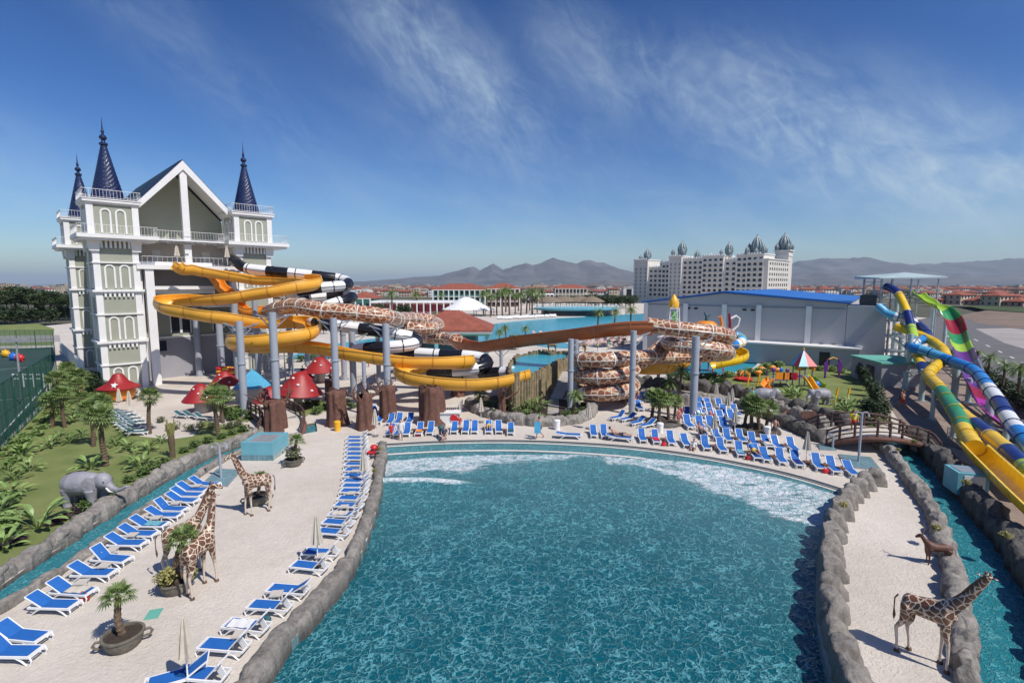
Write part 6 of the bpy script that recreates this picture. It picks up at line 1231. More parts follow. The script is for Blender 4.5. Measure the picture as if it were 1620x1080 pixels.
# trees of the plain
tA = bush_builder('broadleaf_tree', 4, 6.5, 900, .5, 'leaf_dark', 61, 'tree', 1.5, 7); tB = bush_builder('broadleaf_tree', 3, 5, 700, .45, 'olive_leaf', 62, 'tree', 1.2, 6); tC = bush_builder('cypress_tree', 1.4, 9, 500, .4, 'leaf_dark', 63, 'tree', .5, 8)
rt = random.Random(77); n_ = 0; ct = {}; gl = []
while n_ < 300:
    x = rt.uniform(-20, 1640); y = rt.triangular(454, 480, 460)
    if 125 < x < 435 or (1000 < x < 1255 and y > 453) or (440 < x < 585 and y > 478) or (585 < x < 860 and y > 468) or (860 <= x < 1000 and y > 474) or (1255 < x < 1400 and y > 463) or (x > 1400 and y > 474): continue
    q = G(x, y, -1.7)
    if any((q - p).length < 7 for p in placed): continue
    mk = rt.choices((tA, tB, tC), (6, 3, 1))[0]; n_ += 1; z = zone(x); kd = {id(tA): 'dark green round tree', id(tB): 'olive green loose tree', id(tC): 'slim dark cypress'}[id(mk)]
    mk((q.x, q.y, -1.7), n_ * .7, '%s %s, %s' % (kd, z, sector(x, y)), '%ss %s, %s' % (kd, z, sector(x, y)), rt.uniform(.6, 1.15))
bp_ = [(450, 545), (466, 530), (488, 522), (512, 528), (536, 524), (560, 520), (584, 524), (608, 520), (630, 526), (655, 520), (672, 524), (500, 512), (545, 512), (590, 510), (625, 512), (660, 508), (690, 514), (800, 547), (815, 553), (830, 548), (790, 556)]
for i, (x, y) in enumerate(bp_): (palmT if i % 3 else tB)(G(x, y), i, '%s on the terraces behind the slides, %s from left' % ('palm' if i % 3 else 'small loose tree', ORD[sorted(range(len(bp_)), key=lambda j: bp_[j][0]).index(i)]), 'planting behind the slides', .55 if i % 3 else .5)
shrubs('low hedge shrub along the terraces behind the slides', sh_g, [(460 + i * 17, 574 - i * 2.2) for i in range(14)], 1.5)
for i, x in enumerate(range(930, 1003, 6)): tA(G(x, 484 + (i % 3) * 2), i, 'dark tree in the grove behind the thatched huts, %s from left' % ORD[i], 'trees behind the thatched huts', .85)
for i, x in enumerate(range(800, 930, 9)): tB(G(x, 480 + (i % 2) * 2), i, 'loose tree behind the round restaurant, %s from left' % ORD[i], 'trees behind the round restaurant', .9)
shrubs('shrub in the bed beside the nearest mushroom', sh_g, [(350, 650), (362, 656), (374, 660), (386, 652), (368, 664), (396, 662)], 1.2)
shrubs('shrub round the big mushroom lawn', sh_g, [(456, 664), (470, 648), (486, 642), (502, 642), (516, 646), (500, 655), (548, 640), (556, 646)], 1.0)
for i, (x, y) in enumerate([(455, 500), (470, 504), (492, 500), (505, 506), (520, 500), (600, 505), (640, 508)]): tA(G(x, y), i, 'dark tree before the red roofed houses behind the tubes, %s from left' % ORD[i], 'trees in front of the red roofed houses', .75)
# distant woods and fields read as one mass
mm('far_wood', (.03, .045, .02), 1, .5, .02)
m = MB(); rw_ = random.Random(4)
for _ in range(9000):
    Y = 700 * math.exp(rw_.uniform(0, 2.0)); x = rw_.uniform(-1.1, 1.1) * Y; s = rw_.uniform(2.5, 5.5) * (Y / 1200) ** .5; h = rw_.uniform(2.5, 6); a = rw_.uniform(0, 6.3)
    if noise.noise(Vector((x * .003, Y * .0016, 2))) < -.05: continue
    m.add([(x - s * math.cos(a), Y - s * math.sin(a), -1.9), (x + s * math.cos(a), Y + s * math.sin(a), -1.9), (x + .5 * s, Y + .7 * s, h - 2), (x - .5 * s, Y - .4 * s, h - 1.6), (x, Y + s, -1.9)], [(0, 1, 2, 3), (1, 4, 2), (0, 3, 4), (2, 4, 3)])
o = obj('distant_trees', m, M['far_wood'], fix=False); tag(o, kind='stuff')
m = MB()
for _ in range(2600):
    Y = 1500 * math.exp(rw_.uniform(0, 1.3)); x = rw_.uniform(-1.1, 1.1) * Y; w = rw_.uniform(6, 14) * (Y / 1500) ** .4; m.box((x, Y, 1.2), (w, 10, 6), rw_.uniform(-.5, .5))
o = obj('distant_town', m, M['white_wall'], fix=False); tag(o, kind='stuff')
m = MB()
for _ in range(1500):
    Y = 1500 * math.exp(rw_.uniform(0, 1.3)); x = rw_.uniform(-1.1, 1.1) * Y; w = rw_.uniform(8, 16) * (Y / 1500) ** .4; m.box((x, Y, 1.8), (w, 12, 7), rw_.uniform(-.5, .5))
o = obj('distant_town', m, M['roof_brown'], fix=False); tag(o, kind='stuff')
# potted palms: big stone cups with handles
def pot_build():
    t = thing('stone_cup_planter', 'pot', 'planter'); m = MB(); m.lathe([(.55, 0), (.72, .05), (.86, .3), (.92, .55), (.93, .68), (1.0, .70), (1.0, .78), (.86, .79), (.84, .62), (.02, .6)], (0, 0, 0), 30, wob=.012); obj('cup', m, M['pot'], t, smooth=True)
    m = MB(); m.lathe([(.85, .6), (.85, .66), (.02, .7)], (0, 0, 0), 20); obj('soil', m, M['soil'], t)
    for s in (1, -1): m = MB(); m.tube([(s * .9, 0, .62), (s * 1.18, 0, .66), (s * 1.3, 0, .48), (s * 1.18, 0, .3), (s * .86, 0, .28)], .075, 8); obj('handle', m, M['pot'], t, smooth=True)
    return t
pot = Maker(pot_build)
for x, y, s, rz, lab in ((196, 1022, .62, .55, 'nearest cup planter with one leaning palm'), (279, 934, .60, 2.4, 'cup planter overgrown with shrubs beside the giraffe pair'), (407, 796, .62, .5, 'cup planter under the giraffe standing alone'), (465, 736, .60, .9, 'cup planter right of the turquoise service box')):
    q = G(x, y); pot(q, rz, 'grey stone ' + lab, 'stone cup planters', s)
q = G(196, 1022); palmC((q.x, q.y, .42), 2.6, 'short shaggy palm growing in the nearest cup planter', scale=.92); q = G(281, 934); palmC((q.x, q.y, .38), 1.2, 'shaggy palm in the planter beside the giraffe pair', scale=1.2)
q = G(409, 796); palmC((q.x, q.y, .5), 0, 'small palm in the planter under the lone giraffe', scale=.75); q = G(465, 736); palmC((q.x, q.y, .45), 0, 'small palm in the planter by the turquoise box', scale=.95)
sh_y = bush_builder('shrub', .55, .65, 520, .07, 'frond_dry', 26)
for x, y, dx, dy, s, lab in ((279, 934, -.35, -.25, 1.0, 'yellow green shrub spilling over the planter beside the giraffe pair'), (279, 934, .4, .1, .7, 'smaller yellow shrub at the right of the same giraffe pair planter'), (465, 736, 0, 0, 1.2, 'flat green shrub filling the planter by the turquoise box')):
    q = G(x, y); (sh_y if 'yellow' in lab else sh_o)((q.x + dx, q.y + dy, .45), 0, lab, scale=s)
shrubs('small yellow green tuft on the rock wall at right', sh_y, [], .3)
for x, y, z, s, lab in ((1420, 712, .9, .35, 'near the footbridge'), (1448, 700, 1.0, .5, 'left of the bridge end'), (1331, 800, 1.6, .5, 'on the tall buttressed wall'), (1590, 850, 1.0, .5, 'above the shaded river wall'), (1527, 765, 1.0, .5, 'below the turquoise cabinet'), (1485, 838, .9, .5, 'halfway along the island wall'), (598, 712, .6, .5, 'at the corner of the wave pool'), (594, 745, .6, .4, 'on the pool wall beside the lounger row')):
    q = G(x, y, z); sh_y((q.x, q.y, z - .05), x, 'small dry yellow tuft %s' % lab, scale=s)
# ================================================================ loungers, parasols
def lounger_builder(ang, fab='blue_fabric', simple=False):
    def build():
        t = thing('sun_lounger', 'lounger', 'sun lounger'); W2 = .29; sh = .34; x0, xb, x1 = -.95, -.28, .98; ca, sa = math.cos(ang), math.sin(ang)
        m = MB()
        for s in (-1, 1): m.bar((x0 + .1, s * (W2 + .02), sh - .03), (x1, s * (W2 + .02), sh - .03), .055, .085)
        m.bar((x1 - .02, -W2, sh - .03), (x1 - .02, W2, sh - .03), .05, .08); m.bar((x1 - .14, -W2, sh - .03), (x1 - .14, W2, sh - .03), .04, .05); [m.tube([(x1 - .02, s * (W2 + .02), sh - .03), (x1 + .04, s * (W2 + .02), sh - .16), (x1 - .02, s * (W2 + .02), .0)], .03, 6) for s in (-1, 1)]; m.bar((x0 + .1, -W2, sh - .04), (x0 + .1, W2, sh - .04), .05, .07); fr = obj('frame', m, M['white_plastic'], t)
        m = MB(); m.box(((xb + x1 - .13) / 2, 0, sh + .012), (x1 - xb - .15, 2 * W2 - .03, .022)); obj('seat', m, M[fab], t)
        L_ = .80; e = (xb - L_ * ca, sh + L_ * sa); m = MB(); nx, nz = sa * .012, ca * .012
        m.add([(xb, -W2 + .02, sh + .02), (xb, W2 - .02, sh + .02), (e[0], W2 - .02, e[1] + .02), (e[0], -W2 + .02, e[1] + .02), (xb - nx, -W2 + .02, sh - nz), (xb - nx, W2 - .02, sh - nz), (e[0] - nx, W2 - .02, e[1] - nz), (e[0] - nx, -W2 + .02, e[1] - nz)], [(0, 1, 2, 3), (7, 6, 5, 4), (0, 4, 5, 1), (1, 5, 6, 2), (2, 6, 7, 3), (3, 7, 4, 0)]); b = obj('backrest', m, M[fab], t)
        m = MB()
        for s in (-1, 1): m.bar((xb, s * W2, sh), (e[0], s * W2, e[1]), .04, .05)
        m.bar((e[0], -W2, e[1]), (e[0], W2, e[1]), .04, .05); m.bar((xb - L_ * .55 * ca, 0, sh + L_ * .55 * sa - .02), (x0 + .16, 0, sh - .05), .03, .25); obj('back_frame', m, M['white_plastic'], b)
        for lx, dxx in ((.62, .22), (-.5, -.22)):
            for s in (-1, 1):
                m = MB(); m.tube([(lx - dxx * .9, s * (W2 + .02), sh - .05), (lx, s * (W2 + .02), sh - .16), (lx + dxx, s * (W2 + .03), 0)], [.035, .035, .03], 6); obj('leg', m, M['white_plastic'], t)
        return t
    return Maker(build)
LG = lounger_builder(R(33)); LS = lounger_builder(R(48)); LF = lounger_builder(R(8))
def place(mk, pts, rz, lab, grp, jit=.06, sc=.87):
    rj = random.Random(len(pts)); 
    for i, p in enumerate(pts):
        x, y = p[:2]; q = G(x, y); r = rz(x, y) if callable(rz) else rz; r = p[2] if len(p) > 2 else r
        (mk if (i * 7) % 5 or mk not in (LG, LS) else LG if mk is LS else LS)(q, r + rj.uniform(-jit, jit), lab % (ORD[i]), grp, sc)
def towel(x, y, rz, c, lab, dx=.2):
    q = G(x, y); t = thing('towel', lab, 'towel', (q.x, q.y, .322), rz); m = MB(); n = 8
    vs = [(-.35 + dx + .8 * i / n, -.22 + .44 * j, .02 + .012 * math.sin(i * 1.7 + j)) for i in range(n + 1) for j in (0, 1)]
    m.add(vs + [(v[0], v[1], v[2] - .012) for v in vs], [(2 * i, 2 * i + 1, 2 * i + 3, 2 * i + 2) for i in range(n)] + [(2 * n + 2 + 2 * i + 2, 2 * n + 2 + 2 * i + 3, 2 * n + 2 + 2 * i + 1, 2 * n + 2 + 2 * i) for i in range(n)]); obj('cloth', m, M[c], t)
rowL = [(20, 1042), (36, 1016), (86, 966), (115, 944), (148, 915), (176, 892), (201, 867), (220, 852), (237, 837), (260, 822), (270, 812), (289, 798), (297, 789), (305, 781), (324, 772)]
place(LG, rowL, R(-4), 'blue lounger facing right along the left river wall, %s from the near end', 'blue loungers along the left river wall')
rowR = [(282, 1082, 3.6), (322, 1078), (358, 1032), (393, 1000), (430, 968), (458, 942), (492, 904), (510, 882), (529, 849), (537, 834), (546, 821), (554, 806), (559, 795), (562, 783), (564, 775), (565, 767), (565, 758), (566, 749), (566, 740), (566, 731), (566, 724), (566, 717), (566, 710), (566, 703), (566, 697)]
place(LS, rowR[:], lambda x, y: math.pi - R(8 if y > 800 else 3), 'blue lounger backing onto the pool rock wall, %s from the near end', 'blue loungers along the left pool wall', .05)
front = [(618, 687), (631, 688), (644, 687), (664, 686), (681, 685), (719, 683), (737, 683), (751, 683), (773, 683), (789, 683), (808, 685)]
place(LS, front, R(-88), 'blue lounger facing the pool left of the walking person, %s from the left', 'blue loungers facing the pool at left', .05)
LF((*G(901, 693)[:2], 0), R(-8), 'single blue lounger lying sideways beside the walking person'); LF((*G(981, 697)[:2], 0), R(-18), 'blue lounger turned sideways carrying a sunbathing person')
place(LS, [(601, 668), (618, 670), (631, 670), (648, 670)], R(-88), 'blue lounger in the shaded row before the dark stump, %s from the left', 'blue loungers in the shade of the stumps'); LS(G(594, 660), R(-60), 'blue lounger angled away behind the shaded row near the stump')
fr2 = [(939, 689), (955.5, 690), (1016, 697), (1037, 699), (1061, 701), (1084, 704), (1116, 709), (1141, 713), (1170, 719), (1195, 724), (1210, 727), (1235, 731), (1260, 735), (1293, 740), (1317, 745), (1345, 750)]
place(LS, fr2, lambda x, y: R(-93 - (x - 940) * .03), 'blue lounger in the poolside front row at right, %s from the left', 'blue loungers in the poolside front row', .06)
sec = [(1112, 692), (1134, 694), (1151, 697), (1172, 698), (1191, 703), (1213, 706), (1229, 709), (1253, 712)]
place(LS, sec, R(-97), 'blue lounger in the second poolside row at right, %s from the left', 'blue loungers in the second poolside row', .06)
place(LG, [(977, 664), (993, 666), (1008, 672), (1024, 676)], R(-145), 'angled blue lounger by the left rock ring, %s from the left', 'angled blue loungers by the rock ring', .1)
place(LS, [(993, 638), (1010, 637), (1020, 634), (1011, 648)], R(-80), 'blue lounger in the shade beside the spiral tubes, %s from the left', 'blue loungers beside the spiral tubes', .2)
for x, y, rz, c, lab in ((115, 944, R(-4), 'canvas', 'cream towel on a lounger of the left row near the planter'), (237, 837, R(-4), 'teal_paint', 'turquoise towel on a lounger of the left row'), (393, 1000, R(176), 'white_paint', 'white towel on a lounger by the near pool wall'), (546, 821, R(176), 'canvas', 'cream towel on a lounger by the pool wall'), (664, 686, R(-88), 'orange_plastic', 'orange towel on a front row lounger at left'), (808, 685, R(-88), 'teal_dark', 'dark towel on the last front row lounger at left'),
    (1037, 699, R(-95), 'red_plastic', 'red towel on a poolside lounger near the left rock ring'), (1170, 719, R(-98), 'teal_paint', 'turquoise towel on a poolside lounger at right'), (1260, 735, R(-102), 'navy_plastic', 'navy towel on a poolside lounger near the closed parasol'), (1213, 706, R(-97), 'canvas', 'cream towel in the second poolside row')): towel(x, y, rz, c, lab)
for x, y, c, lab in ((133, 950, 'red_shroom', 'dark red bag by the left lounger row'), (420, 985, 'teal_dark', 'dark bag by the pool wall loungers'), (660, 690, 'maroon_plastic', 'maroon bag before the left front row'), (1050, 705, 'red_plastic', 'red bag by the poolside front row'), (1183, 727, 'red_shroom', 'small dark red bag between poolside loungers'), (1306, 748, 'red_plastic', 'red bag between the last poolside loungers')):
    t = thing('beach_bag', lab, 'bag', G(x, y)); m = MB(); m.lathe([(.12, 0), (.2, .04), (.22, .16), (.15, .26), (.1, .27)], (0, 0, 0), 10, (1, .6), .05); obj('bag_body', m, M[c], t, smooth=True); m = MB(); m.tube([(-.12, 0, .25), (-.08, 0, .38), (.08, 0, .38), (.12, 0, .25)], .012, 5); obj('strap', m, M[c], t)
cols = {'first': [(1088, 662), (1089, 676)], 'second': [(1109, 645), (1108, 654), (1108, 665), (1108, 678)], 'third': [(1121, 647), (1124, 655), (1127, 665), (1125, 678)], 'fourth': [(1139, 647), (1147, 658), (1142, 668), (1146, 680)], 'fifth': [(1166, 650), (1164, 658), (1159, 667)]}
for k, v in cols.items():
    for i, (x, y) in enumerate(v): LS(G(x, y), R(-92) + .05 * (i % 3 - 1), 'blue lounger in the %s column of the block, %s from the back' % (k, ORD[i]), 'blue loungers in the block behind the poolside rows')
dl = lounger_builder(R(30), 'teal_dark')
place(dl, [(182, 655), (186, 660), (191, 665), (195, 670), (200, 675), (205, 680), (211, 684), (217, 688), (196, 657), (202, 662), (208, 667), (214, 672), (220, 677)], R(15), 'dark green lounger packed beside the star kiosk, %s in its pack', 'dark green loungers beside the star kiosk', .08)
place(dl, [(290, 661), (304, 661), (322, 664)], R(-10), 'dark lounger under the nearest red mushroom, %s from the left', 'dark loungers under the nearest mushroom')
def table_b():
    t = thing('side_table', 'table', 'side table'); m = MB(); m.box((0, 0, .40), (.42, .42, .035)); obj('table_top', m, M['stalk'], t)
    for a in (-1, 1):
        for b in (-1, 1): m = MB(); m.bar((a * .16, b * .16, 0), (a * .14, b * .14, .39), .04); obj('leg', m, M['white_plastic'], t)
    return t
tb = Maker(table_b)
for i, (x, y) in enumerate([(130, 935), (166, 908), (178, 882), (210, 858), (248, 830), (279, 806), (312, 778)]): q = G(x, y); tb(q, .1, 'pale side table in the left lounger row, %s from the near end' % ORD[i], 'side tables of the left row')
for i, (x, y) in enumerate([(380, 1020), (438, 954), (508, 892), (545, 812), (556, 790), (562, 754)]): tb(G(x, y), .1, 'pale side table by the pool wall loungers, %s from the near end' % ORD[i], 'side tables by the pool wall')
bt = Maker(lambda: (lambda t: (obj('top', MB().box((0, 0, .36), (.4, .4, .04)), M['log'], t), obj('stand', MB().cyl((0, 0, 0), (0, 0, .35), .12, .06), M['log'], t), t)[-1])(thing('side_table', 'x', 'side table')))
for i, (x, y) in enumerate([(655, 686), (672, 686), (728, 684), (797, 686), (967, 692), (1027, 699), (1049, 701), (1098, 707), (1128, 712), (1155, 716), (1182, 722), (1222, 729), (1276, 738), (1305, 743), (1330, 748), (1162, 699), (1202, 705), (1240, 711)]): bt(G(x, y), 0, 'small dark brown side table among the poolside loungers, %s from the left' % ORD[i] if i < 15 else 'small dark side table in the second poolside row, %s from the left' % ORD[i - 15], 'dark side tables')
def parasol_b(h=2.3, open_=False):
    def build():
        t = thing('parasol', 'x', 'parasol'); m = MB(); m.cyl((0, 0, 0), (0, 0, h), .025, n=8); obj('pole', m, M['white_plastic'], t); m = MB(); m.cyl((0, 0, 0), (0, 0, .1), .26, n=14); obj('base', m, M['cement'], t); m = MB()
        if not open_:
            n = 16; vs = []; pr = [(.05, h + .04), (.09, h - .12), (.15, h - .5), (.21, h - .95), (.26, h - 1.25)]
            for r, z in pr:
                for k in range(n): a = 2 * math.pi * k / n; q = r * (1.15 if k % 2 else .62); vs.append((q * math.cos(a), q * math.sin(a), z - (0 if k % 2 else .03)))
            m.add(vs, [(i * n + k, i * n + (k + 1) % n, (i + 1) * n + (k + 1) % n, (i + 1) * n + k) for i in range(4) for k in range(n)] + [tuple(range(n))])
        else: m.lathe([(1.5, h - .45), (1.0, h - .28), (.5, h - .1), (.02, h + .05)], (0, 0, 0), 8)
        obj('canopy', m, M['canvas'], t); return t
    return Maker(build)
PC = parasol_b(); PO = parasol_b(2.5, True)
for x, y, lab in ((298, 1085, 'near the bottom edge'), (503, 893, 'between loungers near the lower pool wall'), (576, 768, 'at the upper pool wall loungers'), (761, 668, 'before the boulder wall near the white counter'), (931, 678, 'at the end of the boulder wall'), (1132, 640, 'at the back of the lounger block'), (1157, 650, 'leftmost pair by the fifth lounger column'), (1151, 658, 'beside the fourth lounger column'), (1162, 686, 'between block and right rock ring'), (1129, 697, 'behind the second poolside row'), (1275, 733, 'between the last front row loungers'), (594, 690, 'at the corner behind the red pushchair'), (190, 650, 'among the dark green loungers'), (206, 655, 'beside the star kiosk')): PC(G(x, y), x, 'closed cream parasol ' + lab, 'closed cream parasols', .95)
for x, y in ((281, 418), (360, 419)):
    q = P(x, y, 63 if x < 300 else 66); q.z = 14.3; PC(q, 0, 'closed cream parasol on the castle terrace, %s one' % ('left' if x < 300 else 'right'), 'closed parasols on the castle terrace', 1.1)
# far bathers' terrace behind the brown flume
fl = lounger_builder(R(35), 'pink_wall'); rf = random.Random(12); n_ = 0
for r_ in range(7):
    for c in range(15):
        x = 838 + c * 10.5 + r_ * 1.5 + rf.uniform(-2, 2); y = 547 - r_ * 3.0 + rf.uniform(-.5, .5)
        if y > 536 and x < 908: continue
        n_ += 1; fl(G(x, y), rf.choice((-1.5, -1.2, 1.2)), 'rose fabric lounger on the far terrace behind the brown flume', 'rose loungers on the far terrace')
for r_ in range(4):
    for c in range(10):
        fl(G(640 + c * 9 + r_ * 3, 556 - r_ * 3.2), rf.choice((-1.5, -1.2)), 'rose fabric lounger behind the striped tube', 'rose loungers behind the striped tube')
for i, (x, y) in enumerate([(968, 540), (985, 537), (992, 546), (1002, 541), (960, 549), (975, 546), (1006, 548)]): PO(G(x, y), i, 'open pale parasol on the far terrace, %s in its cluster' % ORD[i], 'open parasols on the far terrace', 1.2)
bw_ = Maker(lambda: lounger_builder(R(30), 'white_plastic').b()); nb = 0
for c in range(34):
    x = 790 + c * 2.7; bw_(G(x + rf.uniform(-1, 1), 505.5 - c * .12 + rf.uniform(-1, .3)), -1.5, 'white lounger in the row on the far lagoon shore', 'white loungers on the far lagoon shore', 1.3)
t = thing('splash_arches', 'yellow splash arches beside the far terrace behind the brown flume', 'play fountain', G(922, 552))
for k in range(9): a = k * .7; m = MB(); m.tube([(0, 0, 0), (0, 0, 2.2), (.5 * math.cos(a), .5 * math.sin(a), 2.9), (1.2 * math.cos(a), 1.2 * math.sin(a), 2.7), (1.7 * math.cos(a), 1.7 * math.sin(a), 1.8)], .07, 5); obj('arch', m, M['yellow_plastic'], t)
def fence(name, label, pts, h, m_, postgap=3, rails=2, panel=None, wire=.25, pw=.07, cat='fence', ww=.025):
    pts = [Vector((p[0], p[1], 0)) for p in pts]; t = thing(name, label, cat, pts[0]); m = MB()
    for a, b in zip(pts, pts[1:]):
        n = max(1, int((b - a).length / postgap))
        for k in range(n + 1): q = a.lerp(b, k / n); m = MB(); m.box((q.x, q.y, h / 2), (pw, pw, h)); obj('post', m, M[m_], t, W=True)
    m = MB()
    for a, b in zip(pts, pts[1:]):
        for r in range(rails + 1): z = .08 + (h - .1) * r / rails; m.bar(a + Vector((0, 0, z)), b + Vector((0, 0, z)), pw * .7)
        if wire:
            for k in range(int((b - a).length / wire)): q = a.lerp(b, (k + .5) * wire / (b - a).length); m.bar(q, q + Vector((0, 0, h)), ww)
    obj('rail', m, M[m_], t, W=True)
    if panel:
        m = MB()
        for a, b in zip(pts, pts[1:]): m.add([a, b, b + Vector((0, 0, h)), a + Vector((0, 0, h))], [(0, 1, 2, 3)])
        obj('mesh_panel', m, M[panel], t, W=True, fix=False)
    return t
mp_, nt_, b_ = newmat('net'); b_.inputs['Base Color'].default_value = (.015, .10, .065, 1); b_.inputs['Alpha'].default_value = .42; b_.inputs['Roughness'].default_value = .7; M['net'] = mp_
fa, fb, fc = G(-90, 800), G(0, 714), G(86, 628)
fence('tennis_fence', 'tall dark green mesh fence running along the left lawn', [fa, fb, fc], 4.7, 'fence_green', 2.6, 2, 'net', .9, ww=.03); fence('tennis_fence', 'dark green mesh fence at the far side of the sports court', [G(90, 590), G(86, 552), G(-60, 553)], 3.6, 'fence_green', 3, 2, 'net', .9)
t = thing('light_mast', 'slim steel floodlight mast in the sports court', 'floodlight', G(36, 640)); m = MB(); m.cyl((0, 0, 0), (0, 0, 6.5), .12, .08, 8); obj('mast', m, M['galv'], t); m = MB(); m.bar((-1.1, 0, 6.4), (1.1, 0, 6.4), .1); [m.box((x, -.1, 6.55), (.5, .2, .35)) for x in (-.9, 0, .9)]; obj('floodlight', m, M['galv'], t)
t = thing('umpire_chair', 'white metal frame seat stand in the sports court', 'stand', G(22, 612)); m = MB()
for k in range(2): m.bar((0, 0, 1 + k * .5), (3.6, 0, 1 + k * .5), .09)
for x in (0, 1.2, 2.4, 3.6): m.bar((x, 0, 0), (x, 0, 1.6), .09)
obj('frame', m, M['white_plastic'], t)
for i, (x, y, mk_, lab) in enumerate(((10, 565, 'yellow_plastic', 'yellow inflatable sun figure'), (22, 570, 'blue_plastic', 'blue inflatable ball'), (32, 572, 'red_plastic', 'red inflatable ball'))):
    t = thing('inflatable_toy', lab + ' in the play area beyond the sports court', 'inflatable', G(x, y)); t.scale = (.6,) * 3; m = MB(); m.ball((0, 0, 1.0), (1.1, .8, 1.0), 12, 8); b = obj('body', m, M[mk_], t, smooth=True); m = MB(); [m.ball((1.1 * math.cos(a), -.1, 1.0 + 1.0 * math.sin(a)), .25, 8, 5) for a in [k * .785 for k in range(8)]]; obj('petal', m, M[mk_], t, smooth=True)
fence('white_railing', 'white railing behind the white counter', [G(699, 660), G(726, 656), G(732, 648)], 1.0, 'white_plastic', 1.2, 2, None, .2, .05)
fence('white_railing', 'white railing on the far terrace behind the spiral', [G(932, 566), G(958, 562)], 1.3, 'white_plastic', 1.2, 3, None, .25, .06); fence('white_railing', 'white stair railing on the brown paving at the chute', [G(1498, 693), G(1514, 700), G(1524, 712)], .9, 'galv', 1, 2, None, .4, .05)
fence('white_fence', 'white and red picket fence between the castle and the far court', [G(96, 556), G(118, 578), G(133, 592)], 1.8, 'white_plastic', 1.2, 2, None, .6, .1, ww=.12)
for i, (p_, lab) in enumerate((([(482, 577), (520, 572), (560, 570), (606, 562)], 'before the far pool behind the mushrooms'), ([(560, 610), (600, 606), (650, 600), (668, 604)], 'under the yellow run between the slide poles'), ([(610, 590), (660, 588), (700, 584)], 'behind the last striped tube'), ([(740, 600), (775, 596), (800, 592)], 'left of the log palisade'))):
    fence('dark_railing', 'dark picket railing ' + lab, [G(*q) for q in p_], 1.1, 'dark_steel', 1.5, 2, None, .16, .05)
q = G(709, 672); t = thing('counter', 'white towel counter beside the widest stump', 'counter', q); m = MB(); m.box((0, .5, .5), (1.9, .9, 1.0)); obj('body', m, M['white_plastic'], t); m = MB(); m.box((0, .5, 1.03), (2.1, 1.1, .07)); obj('top', m, M['white_paint'], t); m = MB(); m.lathe([(.26, -.04), (.32, 0), (.26, .04)], (0, 0, 0), 14); m.v = [(v[0] + .5, -.02 + v[2], .62 + v[1]) for v in m.v]; obj('life_ring', m, M['red_plastic'], t)
for x, y, c, lab in ((534, 681, 'yellow_plastic', 'yellow litter bin before the round stump'), (881, 679, 'white_plastic', 'white bin at the boulder wall'), (1044, 684, 'white_plastic', 'white bin at the left rock ring'), (1213, 690, 'white_plastic', 'white bin at the right rock ring')):
    t = thing('litter_bin', lab, 'bin', G(x, y)); m = MB(); m.lathe([(.24, 0), (.27, .6), (.27, .72)], (0, 0, 0), 14); obj('body', m, M[c], t, smooth=True); m = MB(); m.lathe([(.29, .72), (.26, .8), (.1, .86)], (0, 0, 0), 14); obj('lid', m, M[c], t, smooth=True)
t = thing('signpost', 'brown wooden arrow sign on a post before the grey boulders', 'sign', G(1277, 684)); m = MB(); m.cyl((0, 0, 0), (0, 0, 1.7), .06, n=8); obj('post', m, M['log'], t); m = MB(); m.add([(-.6, -.08, 1.25), (.45, -.08, 1.2), (.75, -.08, 1.5), (.45, -.08, 1.8), (-.6, -.08, 1.75), (-.6, .0, 1.25), (.45, .0, 1.2), (.75, .0, 1.5), (.45, .0, 1.8), (-.6, .0, 1.75)], [(0, 1, 2, 3, 4), (9, 8, 7, 6, 5), (0, 5, 6, 1), (1, 6, 7, 2), (2, 7, 8, 3), (3, 8, 9, 4), (4, 9, 5, 0)]); obj('board', m, M['log'], t)
for i, (x, y, z, lab) in enumerate([(243, 971, .012, 'on the deck beside the nearest planter')]):
    m = MB(); q = G(x, y); m.box((0, 0, .012), (.45, .6, .02), .3); o = obj('drain_cover', m, M['green_wall']); o.location = (q.x, q.y, 0); tag(o, 'small green drain cover ' + lab, 'drain cover')
# stacks of rings
for i, (x, y) in enumerate([(352, 603), (362, 604), (371, 604), (380, 603)]):
    for k in range(5):
        m = MB() if (i, k) == (0, 0) else None
        if m is not None: m.tube([(.5 * math.cos(2 * math.pi * j / 16), .5 * math.sin(2 * math.pi * j / 16), 0) for j in range(16)], .19, 8, closed=True); ring0 = obj('swim_ring', m, M['red_plastic'], smooth='all'); m2 = MB(); m2.tube([(.5 * math.cos(2 * math.pi * j / 16), .5 * math.sin(2 * math.pi * j / 16), 0) for j in range(16)], .19, 8, closed=True); ring1 = obj('swim_ring', m2, M['yellow_plastic'], smooth='all')
        yel = (i + k) % 2; src = ring1 if yel else ring0; used = src.get('used', 0); o = src if not used else src.copy()
        if used: C.objects.link(o)
        src['used'] = 1; q = G(x, y); o.location = (q.x, q.y, .22 + k * .36); tag(o, '%s swim ring, %s from the ground in the %s stack by the castle' % ('yellow' if yel else 'red', ORD[k], ORD[i]), 'swim ring', 'stacked swim rings')
for o in (ring0, ring1):
    del o['used']
for o in C.objects:
    if o.name.startswith('swim_ring') and 'used' in o: del o['used']
